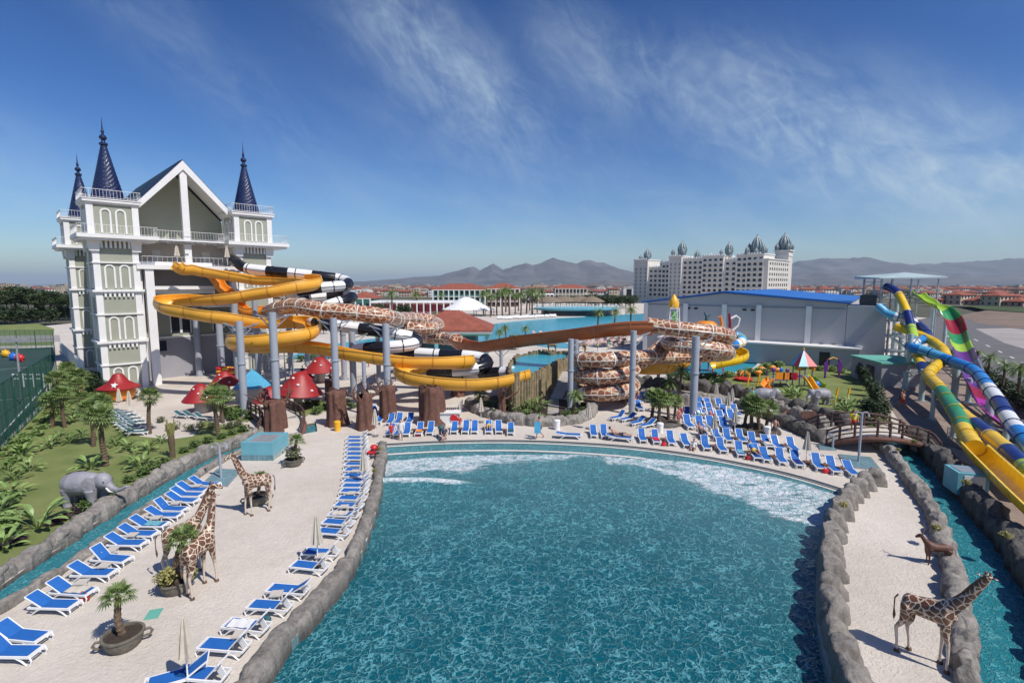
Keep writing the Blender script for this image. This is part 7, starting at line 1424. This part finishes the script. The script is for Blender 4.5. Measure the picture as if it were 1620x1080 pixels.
# ================================================================ play garden
q = G(1268, 612); t = thing('play_tower', 'colourful play tower with a red and blue striped pyramid roof and orange slides', 'playground', q); t.scale = (.9, .9, .9)
for x, y in ((-.8, -.8), (.8, -.8), (.8, .8), (-.8, .8), (-2.4, -.8), (-2.4, .8), (-4.2, -.8), (-4.2, .8)): m = MB(); m.cyl((x, y, 0), (x, y, 2.9 if x > -1 else 2.1), .07, n=8); obj('post', m, M['purple_plastic'], t)
for x, z in ((0, 1.4), (-1.6, 1.1), (-3.3, 1.0)): m = MB(); m.box((x, 0, z), (1.6, 1.6, .1)); obj('platform', m, M['galv'], t)
for x0, mk_ in ((-1.6, 'red_plastic'), (-3.3, 'orange_plastic'), (-2.4, 'orange_plastic')): m = MB(); m.box((x0, -.82, 1.6), (1.1, .08, .9)); obj('panel', m, M[mk_], t)
m = MB(); m.cyl((-1.6, -.9, 1.65), (-1.6, -.8, 1.65), .42, n=16); obj('panel', m, M['maroon_plastic'], t)
for k, mk_ in enumerate(('skyblue_plastic', 'red_plastic', 'skyblue_plastic', 'red_plastic', 'white_plastic', 'red_plastic', 'skyblue_plastic', 'red_plastic')):
    c8 = [(-1.2, -1.2), (0, -1.2), (1.2, -1.2), (1.2, 0), (1.2, 1.2), (0, 1.2), (-1.2, 1.2), (-1.2, 0)]; a, b = c8[k], c8[(k + 1) % 8]; m = MB(); m.add([(a[0], a[1], 2.9), (b[0], b[1], 2.9), (0, 0, 4.9), (a[0] * .9, a[1] * .9, 2.86), (b[0] * .9, b[1] * .9, 2.86)], [(0, 1, 2), (0, 3, 4, 1)]); obj('roof_panel', m, M[mk_], t)
m = MB(); m.ball((0, 0, 5.0), .14, 8, 6); obj('roof_knob', m, M['yellow_plastic'], t)
sweep(m := MB(), spline([(0, -.9, 1.5), (.0, -1.4, 1.4), (.1, -2.6, .5), (.1, -3.1, .3)], .2), u_prof(.36, .04)); obj('slide', m, M['yellow_plastic'], t, smooth=True); sweep(m := MB(), spline([(-4.2, -.4, 1.2), (-4.9, -.8, 1.0), (-5.6, -1.6, .5), (-5.6, -2.4, .25)], .2), u_prof(.4, .04)); obj('slide', m, M['orange_plastic'], t, smooth=True)
sweep(m := MB(), spline([(1, .2, 1.5), (1.6, .2, 1.3), (2.6, .1, .5), (3.1, 0, .3)], .2), u_prof(.33, .04)); obj('slide', m, M['lime_plastic'], t, smooth=True); m = MB(); m.ball((1.4, -.9, .5), (.5, .4, .5), 10, 7); obj('climbing_ball', m, M['blue_plastic'], t, smooth=True)
for k, (x, z, c) in enumerate(((-.9, 2.6, 'orange_plastic'), (.9, 2.5, 'orange_plastic'), (-2.4, 2.3, 'purple_plastic'), (-3.2, 2.4, 'blue_plastic'), (-4.2, 2.4, 'purple_plastic'))): m = MB(); m.ball((x, -.8, z), (.28, .12, .32), 8, 6); obj('ornament', m, M[c], t, smooth=True)
q = G(1316, 598); t = thing('climbing_arch', 'purple and yellow climbing arch at the back of the play garden', 'playground', q)
for x in (-.9, .9): m = MB(); m.tube([(x, 0, 0), (x, 0, 2.0), (x * .7, 0, 2.6)], .12, 8); obj('post', m, M['purple_plastic'], t); m = MB(); m.box((x, -.05, 1.5), (.5, .1, 1.2)); obj('panel', m, M['purple_plastic'], t)
m = MB(); m.tube([(-.7, 0, 2.4), (0, 0, 2.7), (.7, 0, 2.4)], .08, 6); obj('crossbar', m, M['yellow_plastic'], t)
for x, y, lab in ((1190, 610, 'left part'), (1330, 636, 'right part')):
    t = thing('seesaw', 'yellow seesaw toy on the %s of the play garden lawn' % lab, 'seesaw', G(x, y)); m = MB()
    for s in (-.6, .6): m.bar((s, 0, 0), (s + .25, 0, 1.5), .14); 
    obj('post', m, M['yellow_plastic'], t); m = MB(); m.bar((-1, 0, .45), (1, 0, .45), .1); obj('beam', m, M['rail_wood'], t)
t = thing('carousel', 'small red and orange carousel on the play garden lawn', 'carousel', G(1176, 602)); m = MB(); m.cyl((0, 0, .2), (0, 0, .35), 1.1, n=16); obj('disc', m, M['red_plastic'], t)
for k in range(5): a = k * 1.257; m = MB(); m.tube([(.8 * math.cos(a), .8 * math.sin(a), .35), (.8 * math.cos(a), .8 * math.sin(a), .9), (.2 * math.cos(a), .2 * math.sin(a), 1.2)], .06, 6); obj('handle', m, M['orange_plastic'], t)
for i, (x, y) in enumerate([(1205, 590), (1222, 588), (1230, 592), (1200, 596)]): t = thing('spring_toy', 'small orange spring toy near the shrubs, %s from the back' % ORD[i], 'spring toy', G(x, y)); m = MB(); m.ball((0, 0, .6), (.5, .25, .3), 10, 6); obj('body', m, M['orange_plastic'], t, smooth=True); m = MB(); m.cyl((0, 0, 0), (0, 0, .35), .14, n=8); obj('spring', m, M['red_plastic'], t)
# water play frame behind the giraffe tube
q = P(1124, 540, 70); q.z = 0; t = thing('water_play_frame', 'orange and red water play frame with animal toys above the giraffe tube', 'water play', q); t.scale = (.8, .8, .92)
for x, y, h in ((-2, -1, 6.2), (-2, 1, 6.2), (.2, -1, 6.2), (.2, 1, 6.2), (2.4, 0, 5.6)): m = MB(); m.cyl((x, y, 0), (x, y, h), .12, n=8); obj('post', m, M['red_plastic'], t)
m = MB(); m.lathe([(1.9, 6.9), (1.7, 7.3), (1.2, 7.6), (.1, 7.7)], (-.9, 0, 0), 14); obj('roof', m, M['orange_plastic'], t, smooth=True); m = MB(); m.lathe([(1.2, 5.9), (1.1, 6.2), (.1, 6.5)], (-2.8, 0, 0), 12); obj('roof', m, M['orange_plastic'], t, smooth=True); m = MB(); m.lathe([(1.3, 5.4), (1.2, 5.7), (.7, 6.0), (.1, 6.1)], (3.8, -.5, 0), 12); obj('roof', m, M['yellow_plastic'], t, smooth=True)
m = MB(); m.tube([(1.6, 0, 5.6), (1.8, 0, 7.2), (1.5, 0, 8.3), (1.1, 0, 8.2)], [.4, .25, .22, .12], 8); obj('giraffe_toy', m, M['orange_plastic'], t, smooth=True); m = MB(); m.tube([(-.8, 0, 7.6), (-.9, 0, 8.4), (-1.3, 0, 9.0)], [.35, .22, .1], 8); m.tube([(-.8, 0, 8.0), (-.2, 0, 8.7)], [.15, .06], 6); obj('parrot_toy', m, M['teal_dark'], t, smooth=True)
m = MB(); m.tube([(3.4, 0, 6.0), (4.6, 0, 7.0), (4.8, 0, 8.0), (4.2, 0, 8.4), (3.3, 0, 8.0)], .18, 8); obj('white_loop', m, M['white_plastic'], t, smooth=True); m = MB(); m.tube([(3.3, 0, 5.9), (3.2, 0, 7.4), (3.0, 0, 8.8)], [.3, .25, .2], 8); obj('toy_figure', m, M['maroon_plastic'], t, smooth=True); m = MB(); m.box((2.2, 0, 6.0), (2.0, 1.6, .9)); obj('tub', m, M['green_wall'], t)
q = P(1064, 540, 72); q.z = 0; t = thing('water_tower_toy', 'pale green lattice tower with a yellow bucket top behind the giraffe tube', 'water play', q); t.scale = (.75, .75, .86); m = MB()
for a, b in ((-1, -1), (1, -1), (1, 1), (-1, 1)): m.bar((a * 1.5, b * 1.0, 0), (a * .8, b * .6, 10.2), .16)
for k in range(6): z = 1.6 + k * 1.7; w = lerp(1.5, .8, z / 10.2); m.bar((-w, -.9, z), (w, -.8, z), .1); m.bar((-w, -.9, z), (w * .9, -.8, z + 1.6), .08)
m.bar((.8, -.6, 8), (2.6, -.6, 5.6), .1); m.bar((-1, -.6, 6.5), (-2.4, -.6, 6.0), .1); obj('frame', m, M['spot_white'], t); m = MB(); m.tube([(0, -.5, 6.6), (.1, -.6, 8), (-.2, -.5, 9.6)], [.5, .4, .3], 8); obj('palm_figure', m, M['green_plastic'], t, smooth=True)
m = MB(); m.lathe([(.9, 10.2), (1.0, 11.0), (.7, 11.6), (.4, 12.0), (.05, 12.4)], (0, 0, 0), 12); obj('bucket', m, M['yellow_plastic'], t, smooth=True)
# ================================================================ animals and people
def remesh(name, mb, voxel, m, parent, smooth_it=4, loc=None):
    me = bpy.data.meshes.new('tmp'); me.from_pydata(mb.v, [], mb.f); me.update(); o = bpy.data.objects.new('tmp', me); C.objects.link(o)
    md = o.modifiers.new('r', 'REMESH'); md.mode = 'VOXEL'; md.voxel_size = voxel; md.use_smooth_shade = True; s = o.modifiers.new('s', 'SMOOTH'); s.iterations = smooth_it; s.factor = .5
    dg = bpy.context.evaluated_depsgraph_get(); e = o.evaluated_get(dg); me2 = bpy.data.meshes.new_from_object(e); bpy.data.objects.remove(o); bpy.data.meshes.remove(me)
    me2.materials.clear(); me2.materials.append(m); me2.polygons.foreach_set('use_smooth', [True] * len(me2.polygons)); me2.name = name; r = link(bpy.data.objects.new(name, me2)); r.parent = parent; return r
def gmix():
    m = M['giraffe_coat']; nt = m.node_tree; b = nt.nodes['Principled BSDF']; src = b.inputs['Base Color'].links[0].from_socket
    t = node(nt, 'ShaderNodeTexCoord'); s = node(nt, 'ShaderNodeSeparateXYZ'); nt.links.new(t.outputs['Object'], s.inputs[0]); r = node(nt, 'ShaderNodeMapRange'); r.inputs[1].default_value = .75; r.inputs[2].default_value = 1.15
    nt.links.new(s.outputs[2], r.inputs[0]); x = node(nt, 'ShaderNodeMix', data_type='RGBA'); x.inputs['A'].default_value = (.58, .49, .40, 1); nt.links.new(r.outputs[0], x.inputs['Factor']); nt.links.new(src, x.inputs['B']); nt.links.new(x.outputs['Result'], b.inputs['Base Color'])
gmix()
def giraffe(label, loc, rz, turn=0, lean=0, s=1.0, stance=0, bend=0):
    t = thing('giraffe_statue', label, 'giraffe statue', loc, rz, 'giraffe statues'); t.scale = (s,) * 3; m = MB()
    nk = lambda x, z: (x + lean * (z - 2.0) * .55, bend * (z - 2.0), z)
    m.tube([(-.66, 0, 1.72), (-.55, 0, 1.72), (-.2, 0, 1.72), (.2, 0, 1.76), (.48, 0, 1.86), (.66, 0, 1.94)], [.14, .25, .28, .32, .31, .18], 14, flat=1.15)
    m.tube([(.42, 0, 1.95), (.58, 0, 2.12), nk(.70, 2.4), nk(.80, 2.75), nk(.87, 3.08), nk(.92, 3.3)], [.29, .225, .165, .13, .108, .10], 12)
    hb0 = Vector(nk(.92, 3.34)); ca, sa = math.cos(turn), math.sin(turn); hd_ = lambda x, y, z: (hb0.x + x * ca - y * sa, hb0.y + x * sa + y * ca, hb0.z + z)
    m.tube([hd_(-.08, 0, .02), hd_(.05, 0, .05), hd_(.2, 0, -.02), hd_(.34, 0, -.09), hd_(.4, 0, -.11)], [.08, .12, .095, .065, .05], 10)
    for y in (-.17, .17):
        st = stance if y > 0 else -stance
        m.tube([(-.5, y, 1.72), (-.48 + st * .3, y, 1.35), (-.5 + st * .6, y, 1.08), (-.62 + st * .9, y * 1.05, .82), (-.56 + st, y * 1.1, .4), (-.54 + st, y * 1.1, .1), (-.53 + st, y * 1.1, .0)], [.18, .155, .105, .066, .048, .05, .07], 9)
        m.tube([(.44, y, 1.85), (.46 - st * .3, y, 1.4), (.47 - st * .6, y, 1.1), (.5 - st * .8, y, .85), (.5 - st, y * 1.1, .42), (.5 - st, y * 1.1, .1), (.51 - st, y * 1.1, 0)], [.17, .13, .09, .066, .046, .05, .07], 9)
    remesh('body', m, .032, M['giraffe_coat'], t, 5)
    m = MB()
    for y in (-.05, .05): m.tube([hd_(-.02, y, .12), hd_(-.05, y, .24)], [.02, .028], 6)
    obj('horn', m, M['bark'], t, smooth=True)
    for y in (-1, 1): m = MB(); m.tube([hd_(-.06, y * .09, .06), hd_(-.08, y * .18, .1), hd_(-.08, y * .26, .09)], [.025, .04, .01], 6, flat=.5); obj('ear', m, M['giraffe_coat'], t, smooth=True); m = MB(); m.ball(hd_(.1, y * .092, .055), .022, 6, 5); obj('eye', m, M['black_gloss'], t, smooth=True)
    m = MB(); pts = [(.56, 0, 2.36), nk(.60, 2.6), nk(.68, 2.9), nk(.77, 3.2), nk(.82, 3.4)]
    m.tube(pts, [.03, .05, .05, .045, .02], 6); obj('mane', m, M['bark'], t, smooth=True)
    m = MB(); m.tube([(-.78, 0, 1.85), (-.86, 0, 1.7), (-.86, 0, 1.35), (-.84, 0, 1.1), (-.84, 0, .95)], [.03, .022, .018, .045, .01], 6); obj('tail', m, M['bark'], t, smooth=True)
    for x, y in ((-.53 + stance, .187), (-.53 - stance, -.187), (.51 - stance, .187), (.51 + stance, -.187)): m = MB(); m.lathe([(.088, 0), (.08, .06), (.06, .1)], (x, y, 0), 9); obj('hoof', m, M['bark'], t, smooth=True)
    return t
giraffe('nearer giraffe of the left pair, facing away and crossing heads with the other', G(318, 932), R(80), R(35), .0, 1.02, .1)
giraffe('farther giraffe of the left pair, half hidden behind the potted palm', G(291, 906), R(38), R(-10), .35, 1.03, .08)
giraffe('lone giraffe standing over a stone cup planter on the deck', G(410, 810), R(222), R(10), .25, 1.0, .1)
giraffe('large giraffe at right between the sand island and the river wall', G(1460, 1042), R(-50), R(90), .5, 1.0, .12)
def elephant(label, loc, rz, s=1.0, trunk='up'):
    t = thing('elephant_statue', label, 'elephant statue', loc, rz, 'elephant statues'); t.scale = (s,) * 3; m = MB()
    m.tube([(-1.12, 0, 1.05), (-1.0, 0, 1.12), (-.6, 0, 1.18), (0, 0, 1.2), (.5, 0, 1.22), (.8, 0, 1.2)], [.25, .48, .6, .62, .52, .35], 16)
    m.ball((1.0, 0, 1.38), (.42, .36, .42), 14, 10); m.ball((.95, 0, 1.62), (.25, .28, .18), 12, 8)
    tr = [(1.2, 0, 1.25), (1.5, 0, 1.0), (1.78, 0, .92), (2.05, 0, 1.02), (2.25, 0, 1.14), (2.4, 0, 1.12)] if trunk == 'up' else [(1.25, 0, 1.25), (1.45, 0, .95), (1.52, 0, .6), (1.5, 0, .3), (1.58, 0, .12)]
    m.tube(tr, [.2, .17, .13, .1, .08, .07][:len(tr)], 10)
    for x in (-.8, .55):
        for y in (-.3, .3): m.tube([(x, y, 1.0), (x + .03, y, .6), (x + (.06 if x > 0 else -.05), y, .25), (x, y, 0)], [.3, .22, .18, .21], 12)
    m.tube([(-1.15, 0, 1.25), (-1.28, 0, 1.0), (-1.3, 0, .65)], [.05, .04, .05], 6); remesh('body', m, .05, M['elephant'], t, 4)
    for y in (-1, 1):
        m = MB(); pts = [(.82, .36, 1.66), (.55, .5, 1.7), (.34, .56, 1.5), (.36, .55, 1.15), (.55, .5, .85), (.75, .44, .82), (.86, .38, 1.1)]; m.add([(p[0], y * p[1], p[2]) for p in pts] + [(p[0], y * (p[1] - .05), p[2]) for p in pts], [tuple(range(7)), tuple(range(13, 6, -1))] + [(k, (k + 1) % 7, 7 + (k + 1) % 7, 7 + k) for k in range(7)]); obj('ear', m, M['elephant'], t)
        m = MB(); m.tube([(1.3, y * .17, 1.08), (1.5, y * .2, .92), (1.7, y * .2, .9)], [.05, .042, .012], 8); obj('tusk', m, M['tusk'], t, smooth=True); m = MB(); m.ball((1.27, y * .27, 1.42), .035, 6, 5); obj('eye', m, M['black_gloss'], t)
    return t
elephant('grey elephant statue on the left lawn with trunk stretched over the river wall', G(139, 800), R(-6), 1.06); elephant('pale elephant statue facing left on the play garden lawn', G(1296, 640), R(190), .92, 'down'); elephant('elephant statue behind the boulders left of the other play garden elephant', G(1211, 640), R(-15), .95, 'down')
def quad(name, label, loc, rz, s, m_, horns=False, mane=False, cat='animal statue'):
    t = thing(name, label, cat, loc, rz); t.scale = (s,) * 3; m = MB(); m.tube([(-.55, 0, .85), (-.3, 0, .88), (.1, 0, .86), (.4, 0, .92), (.5, 0, .98)], [.14, .21, .2, .23, .15], 10); m.tube([(.42, 0, 1.0), (.6, 0, 1.2), (.7, 0, 1.35)], [.17, .11, .09], 8); m.tube([(.66, 0, 1.4), (.8, 0, 1.38), (.98, 0, 1.28)], [.09, .1, .05], 8)
    for x, k in ((-.42, -1), (.38, 1)):
        for y in (-.12, .12): m.tube([(x, y, .82), (x + .03, y, .55), (x - .06 * (k < 0), y, .38), (x, y, .12), (x + .02, y, 0)], [.14, .08, .05, .035, .05], 7)
    m.tube([(-.62, 0, .9), (-.72, 0, .7), (-.72, 0, .5)], [.03, .025, .02], 5); remesh('body', m, .035, m_, t, 3)
    if horns:
        for y in (-1, 1): m = MB(); m.tube([(.66, y * .05, 1.48), (.55, y * .16, 1.75), (.6, y * .3, 2.0)], [.025, .02, .01], 5); m.tube([(.56, y * .14, 1.7), (.75, y * .2, 1.9)], [.018, .008], 5); m.tube([(.58, y * .22, 1.86), (.45, y * .3, 2.05)], [.015, .006], 5); obj('antler', m, M['bark'], t)
    if mane: m = MB(); m.ball((.62, 0, 1.25), (.24, .26, .3), 12, 8, .08); obj('mane', m, M['bark'], t, smooth=True)
    return t
mm('deer_coat', (.12, .05, .03), .6, .3, 4); mm('lion_coat', (.22, .13, .06), .6, .2, 4)
quad('antelope_statue', 'brown antlered antelope statue leaning over the island rock wall', G(1482, 893), R(165), .9, M['deer_coat'], True); q = G(1246, 668)
quad('antelope_statue', 'small dark brown animal statue among the grey boulders by the sign', G(1236, 668), R(20), .8, M['deer_coat'])
for x, lab in ((873, 'left'), (920, 'right')): p = P(x, 557, 64); quad('lion_statue', 'brown lion statue on a post behind the splash pool, %s one' % lab, p, R(190), 1.1, M['lion_coat'], mane=True)
for x, lab in ((873, 'left'), (920, 'right')): p = P(x, 557, 64); t = thing('log_plinth', 'log plinth under the %s lion statue' % lab, 'plinth', (p.x, p.y, 0)); m = MB(); m.cyl((0, 0, 0), (0, 0, p.z), .55, n=10); obj('body', m, M['wood_plank'], t)
cloth = {}
def cm(c):
    k = 'cloth_%d_%d_%d' % tuple(int(v * 99) for v in c)
    if k not in M: mm(k, c, .8, .15, 6)
    return M[k]
def person(label, loc, rz, pose='stand', top=(.5, .05, .05), bot=(.03, .05, .15), s=1.0, hair=(.03, .02, .015), hat=None):
    t = thing('person', label, 'person', loc, rz); t.scale = (s,) * 3; V = Vector
    if pose == 'lie':   J = dict(pel=(0, 0, .12), ch=(-.42, 0, .28), nk=(-.62, 0, .42), hd=(-.74, 0, .52), kn=[(.42, .1, .26), (.45, -.1, .12)], ft=[(.82, .1, .06), (.9, -.1, .06)], el=[(-.3, .28, .15), (-.3, -.28, .15)], ha=[(-.02, .3, .1), (-.02, -.3, .1)])
    elif pose == 'sit': J = dict(pel=(0, 0, .12), ch=(-.12, 0, .45), nk=(-.13, 0, .66), hd=(-.1, 0, .8), kn=[(.4, .12, .2), (.4, -.12, .2)], ft=[(.62, .12, -.2), (.62, -.12, -.2)], el=[(.02, .26, .35), (.02, -.26, .35)], ha=[(.25, .2, .28), (.25, -.2, .28)])
    elif pose == 'walk': J = dict(pel=(0, 0, .92), ch=(.03, 0, 1.25), nk=(.05, 0, 1.48), hd=(.08, 0, 1.62), kn=[(.22, .1, .5), (-.02, -.1, .48)], ft=[(.28, .1, .06), (-.34, -.1, .12)], el=[(-.14, .25, 1.15), (.12, -.25, 1.15)], ha=[(-.1, .27, .9), (.28, -.22, .95)])
    else: J = dict(pel=(0, 0, .92), ch=(0, 0, 1.25), nk=(0, 0, 1.48), hd=(.02, 0, 1.62), kn=[(.02, .1, .5), (.02, -.1, .5)], ft=[(0, .12, .06), (0, -.12, .06)], el=[(-.02, .27, 1.17), (-.02, -.27, 1.17)], ha=[(.08, .28, .92), (.12, -.25, .95)])
    J = {k: ([V(q) for q in v] if isinstance(v, list) else V(v)) for k, v in J.items()}; m = MB(); up = (J['nk'] - J['pel']).normalized()
    m.tube([J['pel'] - up * .06, J['pel'] + up * .06, J['pel'].lerp(J['ch'], .5), J['ch'], J['ch'] + (J['nk'] - J['ch']) * .6, J['nk']], [.13, .155, .13, .165, .14, .06], 12); m.tube([J['nk'] - up * .05, J['hd']], [.055, .06], 8)
    hd_ = J['hd']; m.ball(hd_ + V((0, 0, .03)), (.095, .08, .125), 10, 8); m.ball(hd_ + V((.09, 0, .02)), (.022, .016, .025), 6, 5)
    sh0 = J['ch'].lerp(J['nk'], .6)
    for k, sg in ((0, 1), (1, -1)):
        sh = sh0 + V((0, sg * .17, 0)); m.tube([sh0, sh, J['el'][k], J['ha'][k]], [.09, .062, .045, .033], 8); d = (J['ha'][k] - J['el'][k]).normalized(); h = J['ha'][k]
        m.tube([h, h + d * .09], [.035, .04], 6)
        for f in range(4): o_ = V((.0 + (f - 1.5) * .018, 0, 0)); m.tube([h + d * .08 + o_, h + d * (.15 - .01 * abs(f - 1.5)) + o_], [.01, .008], 5)
        m.tube([h + d * .03, h + d * .06 + V((.045, 0, 0))], [.012, .009], 5)
        hp = J['pel'] + V((0, sg * .09, 0)); m.tube([hp, J['kn'][k], J['ft'][k] + V((0, 0, .02))], [.1, .062, .04], 8); ft = J['ft'][k]
        m.tube([ft + V((-.04, 0, -.02)), ft + V((.1, 0, -.035)), ft + V((.17, 0, -.045))], [.04, .04, .025], 7) if pose != 'lie' else m.tube([ft, ft + V((.03, 0, .14))], [.04, .03], 6)
    remesh('body', m, .018, M['skin'], t, 2)
    if top:
        m = MB(); m.tube([J['pel'] + up * .07, J['pel'].lerp(J['ch'], .5), J['ch'], sh0 + up * .02], [.165, .155, .185, .15], 12)
        for k, sg in ((0, 1), (1, -1)): sh = sh0 + V((0, sg * .17, 0)); m.tube([sh0, sh, sh.lerp(J['el'][k], .7)], [.1, .08, .07], 8)
        obj('shirt', m, cm(top), t, smooth=True)
    m = MB(); m.tube([J['pel'] - up * .1, J['pel'] + up * .1], [.16, .165], 12)
    for k, sg in ((0, 1), (1, -1)): hp = J['pel'] + V((0, sg * .09, 0)); m.tube([hp, hp.lerp(J['kn'][k], .65)], [.115, .09], 9)
    obj('shorts', m, cm(bot), t, smooth=True); m = MB(); m.ball(hd_ + V((-.025, 0, .06)), (.1, .09, .12), 10, 7)
    obj('hair', m, cm(hair), t, smooth=True)
    if hat: m = MB(); m.lathe([(.17, 0), (.1, .02), (.09, .1), (.02, .12)], (hd_.x, hd_.y, hd_.z + .1), 10); obj('hat', m, cm(hat), t, smooth=True)
    return t
person('person in dark shorts walking along the pool edge with a blue board', G(854, 693), R(185), 'walk', None, (.02, .02, .04), hair=(.1, .06, .03)); t = thing('swim_board', 'turquoise foam board carried by the walking person', 'board', G(852, 694)); m = MB(); m.box((-.1, -.32, 1.0), (.5, .07, .9), .1); obj('board', m, M['skyblue_plastic'], t, smooth=False)
person('child in a red shirt standing before the first poolside loungers', G(619, 693), R(-60), 'stand', (.6, .03, .03), (.5, .03, .03), .72); person('person in a white dress standing beside the child in red', G(634, 696), R(-80), 'stand', (.7, .68, .66), (.7, .68, .66), .95); person('child in white sitting on the deck edge by the front loungers', G(1097, 711), R(-120), 'sit', (.7, .7, .7), (.02, .02, .03), .85)
q = G(980, 696); person('sunbather in dark swimwear lying on the sideways lounger', (q.x, q.y, .34), R(-18), 'lie', None, (.03, .03, .05)); q = G(1018, 696)
person('lifeguard in a yellow shirt and red shorts standing on the right footbridge', G(1349, 684, 1.05), R(-100), 'stand', (.75, .6, .03), (.6, .02, .02)); person('bather in red shorts walking on the brown paving under the slides', G(1427, 646), R(-60), 'walk', None, (.55, .02, .02)); person('second bather close behind the one in red shorts on the paving', G(1424, 643), R(-60), 'walk', (.1, .04, .05), (.08, .03, .03))
person('person in black standing in the sun behind the big red mushroom', G(479, 600), R(-40), 'stand', (.02, .02, .02), (.5, .5, .48)); person('person with a bare back resting beside the spiral tubes', G(1009, 640), R(160), 'stand', None, (.02, .06, .3)); q = G(1089, 672)
for i, (x, y) in enumerate([(1077, 662), (1073, 674)]): person('person standing between the left rock ring and the lounger block, %s one' % ('farther', 'nearer')[i], G(x, y), R(-90 + 40 * i), 'stand', ((.55, .4, .35), (.5, .15, .12))[i], (.4, .1, .1), .95)
person('person sitting near the pushchair on the poolside terrace', G(703, 690, .3), R(-90), 'sit', (.05, .06, .1), (.03, .03, .05), .9); person('seated person by the white counter', G(726, 672, .3), R(-90), 'sit', (.4, .03, .04), (.05, .05, .05), .9)
def pushchair(label, loc, rz, c):
    t = thing('pushchair', label, 'pushchair', loc, rz); m = MB(); m.tube([(.35, 0, .55), (.1, 0, .45), (-.15, 0, .5), (-.32, 0, .85)], [.05, .2, .22, .12], 10); obj('seat', m, M[c], t, smooth=True); m = MB(); m.lathe([(.27, 0), (.25, .1), (.16, .2), (.02, .24)], (-.22, 0, .78), 14); obj('hood', m, M[c], t, smooth=True)
    m = MB()
    for s in (-1, 1): m.bar((.4, s * .22, .12), (-.5, s * .24, 1.05), .03); m.bar((-.4, s * .24, .12), (.1, s * .22, .5), .03)
    m.bar((-.5, -.24, 1.05), (-.5, .24, 1.05), .035); obj('frame', m, M['dark_steel'], t)
    for x, y in ((.4, .24), (.4, -.24), (-.4, .26), (-.4, -.26)): m = MB(); m.cyl((x, y - .025, .12), (x, y + .025, .12), .12, n=14); w = obj('wheel', m, M['black_gloss'], t)
    return t
pushchair('red pushchair parked at the corner of the pool rock wall', G(587, 726), R(200), 'red_plastic'); pushchair('dark pushchair parked in the row of poolside loungers', G(699, 693), R(-70), 'teal_dark')

pr = random.Random(31); pc = [(.6, .1, .1), (.05, .2, .5), (.7, .7, .68), (.1, .1, .1), (.7, .5, .1), (.1, .4, .3)]
for i, (x, y, ps, lab) in enumerate([(1112, 692, 'lie', 'sunbather on the first lounger of the second poolside row'), (1195, 724, 'lie', 'sunbather on a poolside front row lounger at right'), (1108, 665, 'lie', 'sunbather in the middle of the lounger block'), (1127, 665, 'lie', 'sunbather in the third lounger column'), (945, 556, 'stand', 'distant bather on the far terrace near the white railing'), (962, 553, 'walk', 'distant bather walking on the far terrace'), (985, 550, 'stand', 'distant bather under the far parasols'),
    (925, 560, 'walk', 'distant bather left of the spiral on the far terrace'), (520, 585, 'walk', 'distant bather at the far pool railing'), (583, 580, 'stand', 'distant bather seen between the slide poles'), (640, 584, 'walk', 'distant bather under the striped tube'), (1190, 640, 'stand', 'bather by the channel behind the right palm ring'), (1225, 694, 'stand', 'bather standing beside the right palm ring'), (773, 683, 'lie', 'sunbather on a front row lounger at left'), (1440, 500, 'stand', '')]):
    if not lab: continue
    q = G(x, y); person(lab, (q.x, q.y + (.25 if ps == 'lie' else 0), .34 if ps == 'lie' else 0), R(-90) if ps == 'lie' else pr.uniform(0, 6), ps, None if i % 3 == 0 else pc[i % 6], pc[(i + 3) % 6])
# ---------------------------------------------------------------- air
hz, nt_, b_ = newmat('haze'); nt_.nodes.remove(b_)
pv = nt_.nodes.new('ShaderNodeVolumePrincipled'); pv.inputs['Color'].default_value = (.68, .83, 1, 1); pv.inputs['Density'].default_value = 5.2e-5; pv.inputs['Anisotropy'].default_value = .1
nt_.links.new(pv.outputs[0], nt_.nodes['Material Output'].inputs['Volume'])
mb = MB(); mb.box((0, 15000, 260), (62000, 31400, 565)); o = obj('haze', mb, hz); tag(o, kind='stuff')
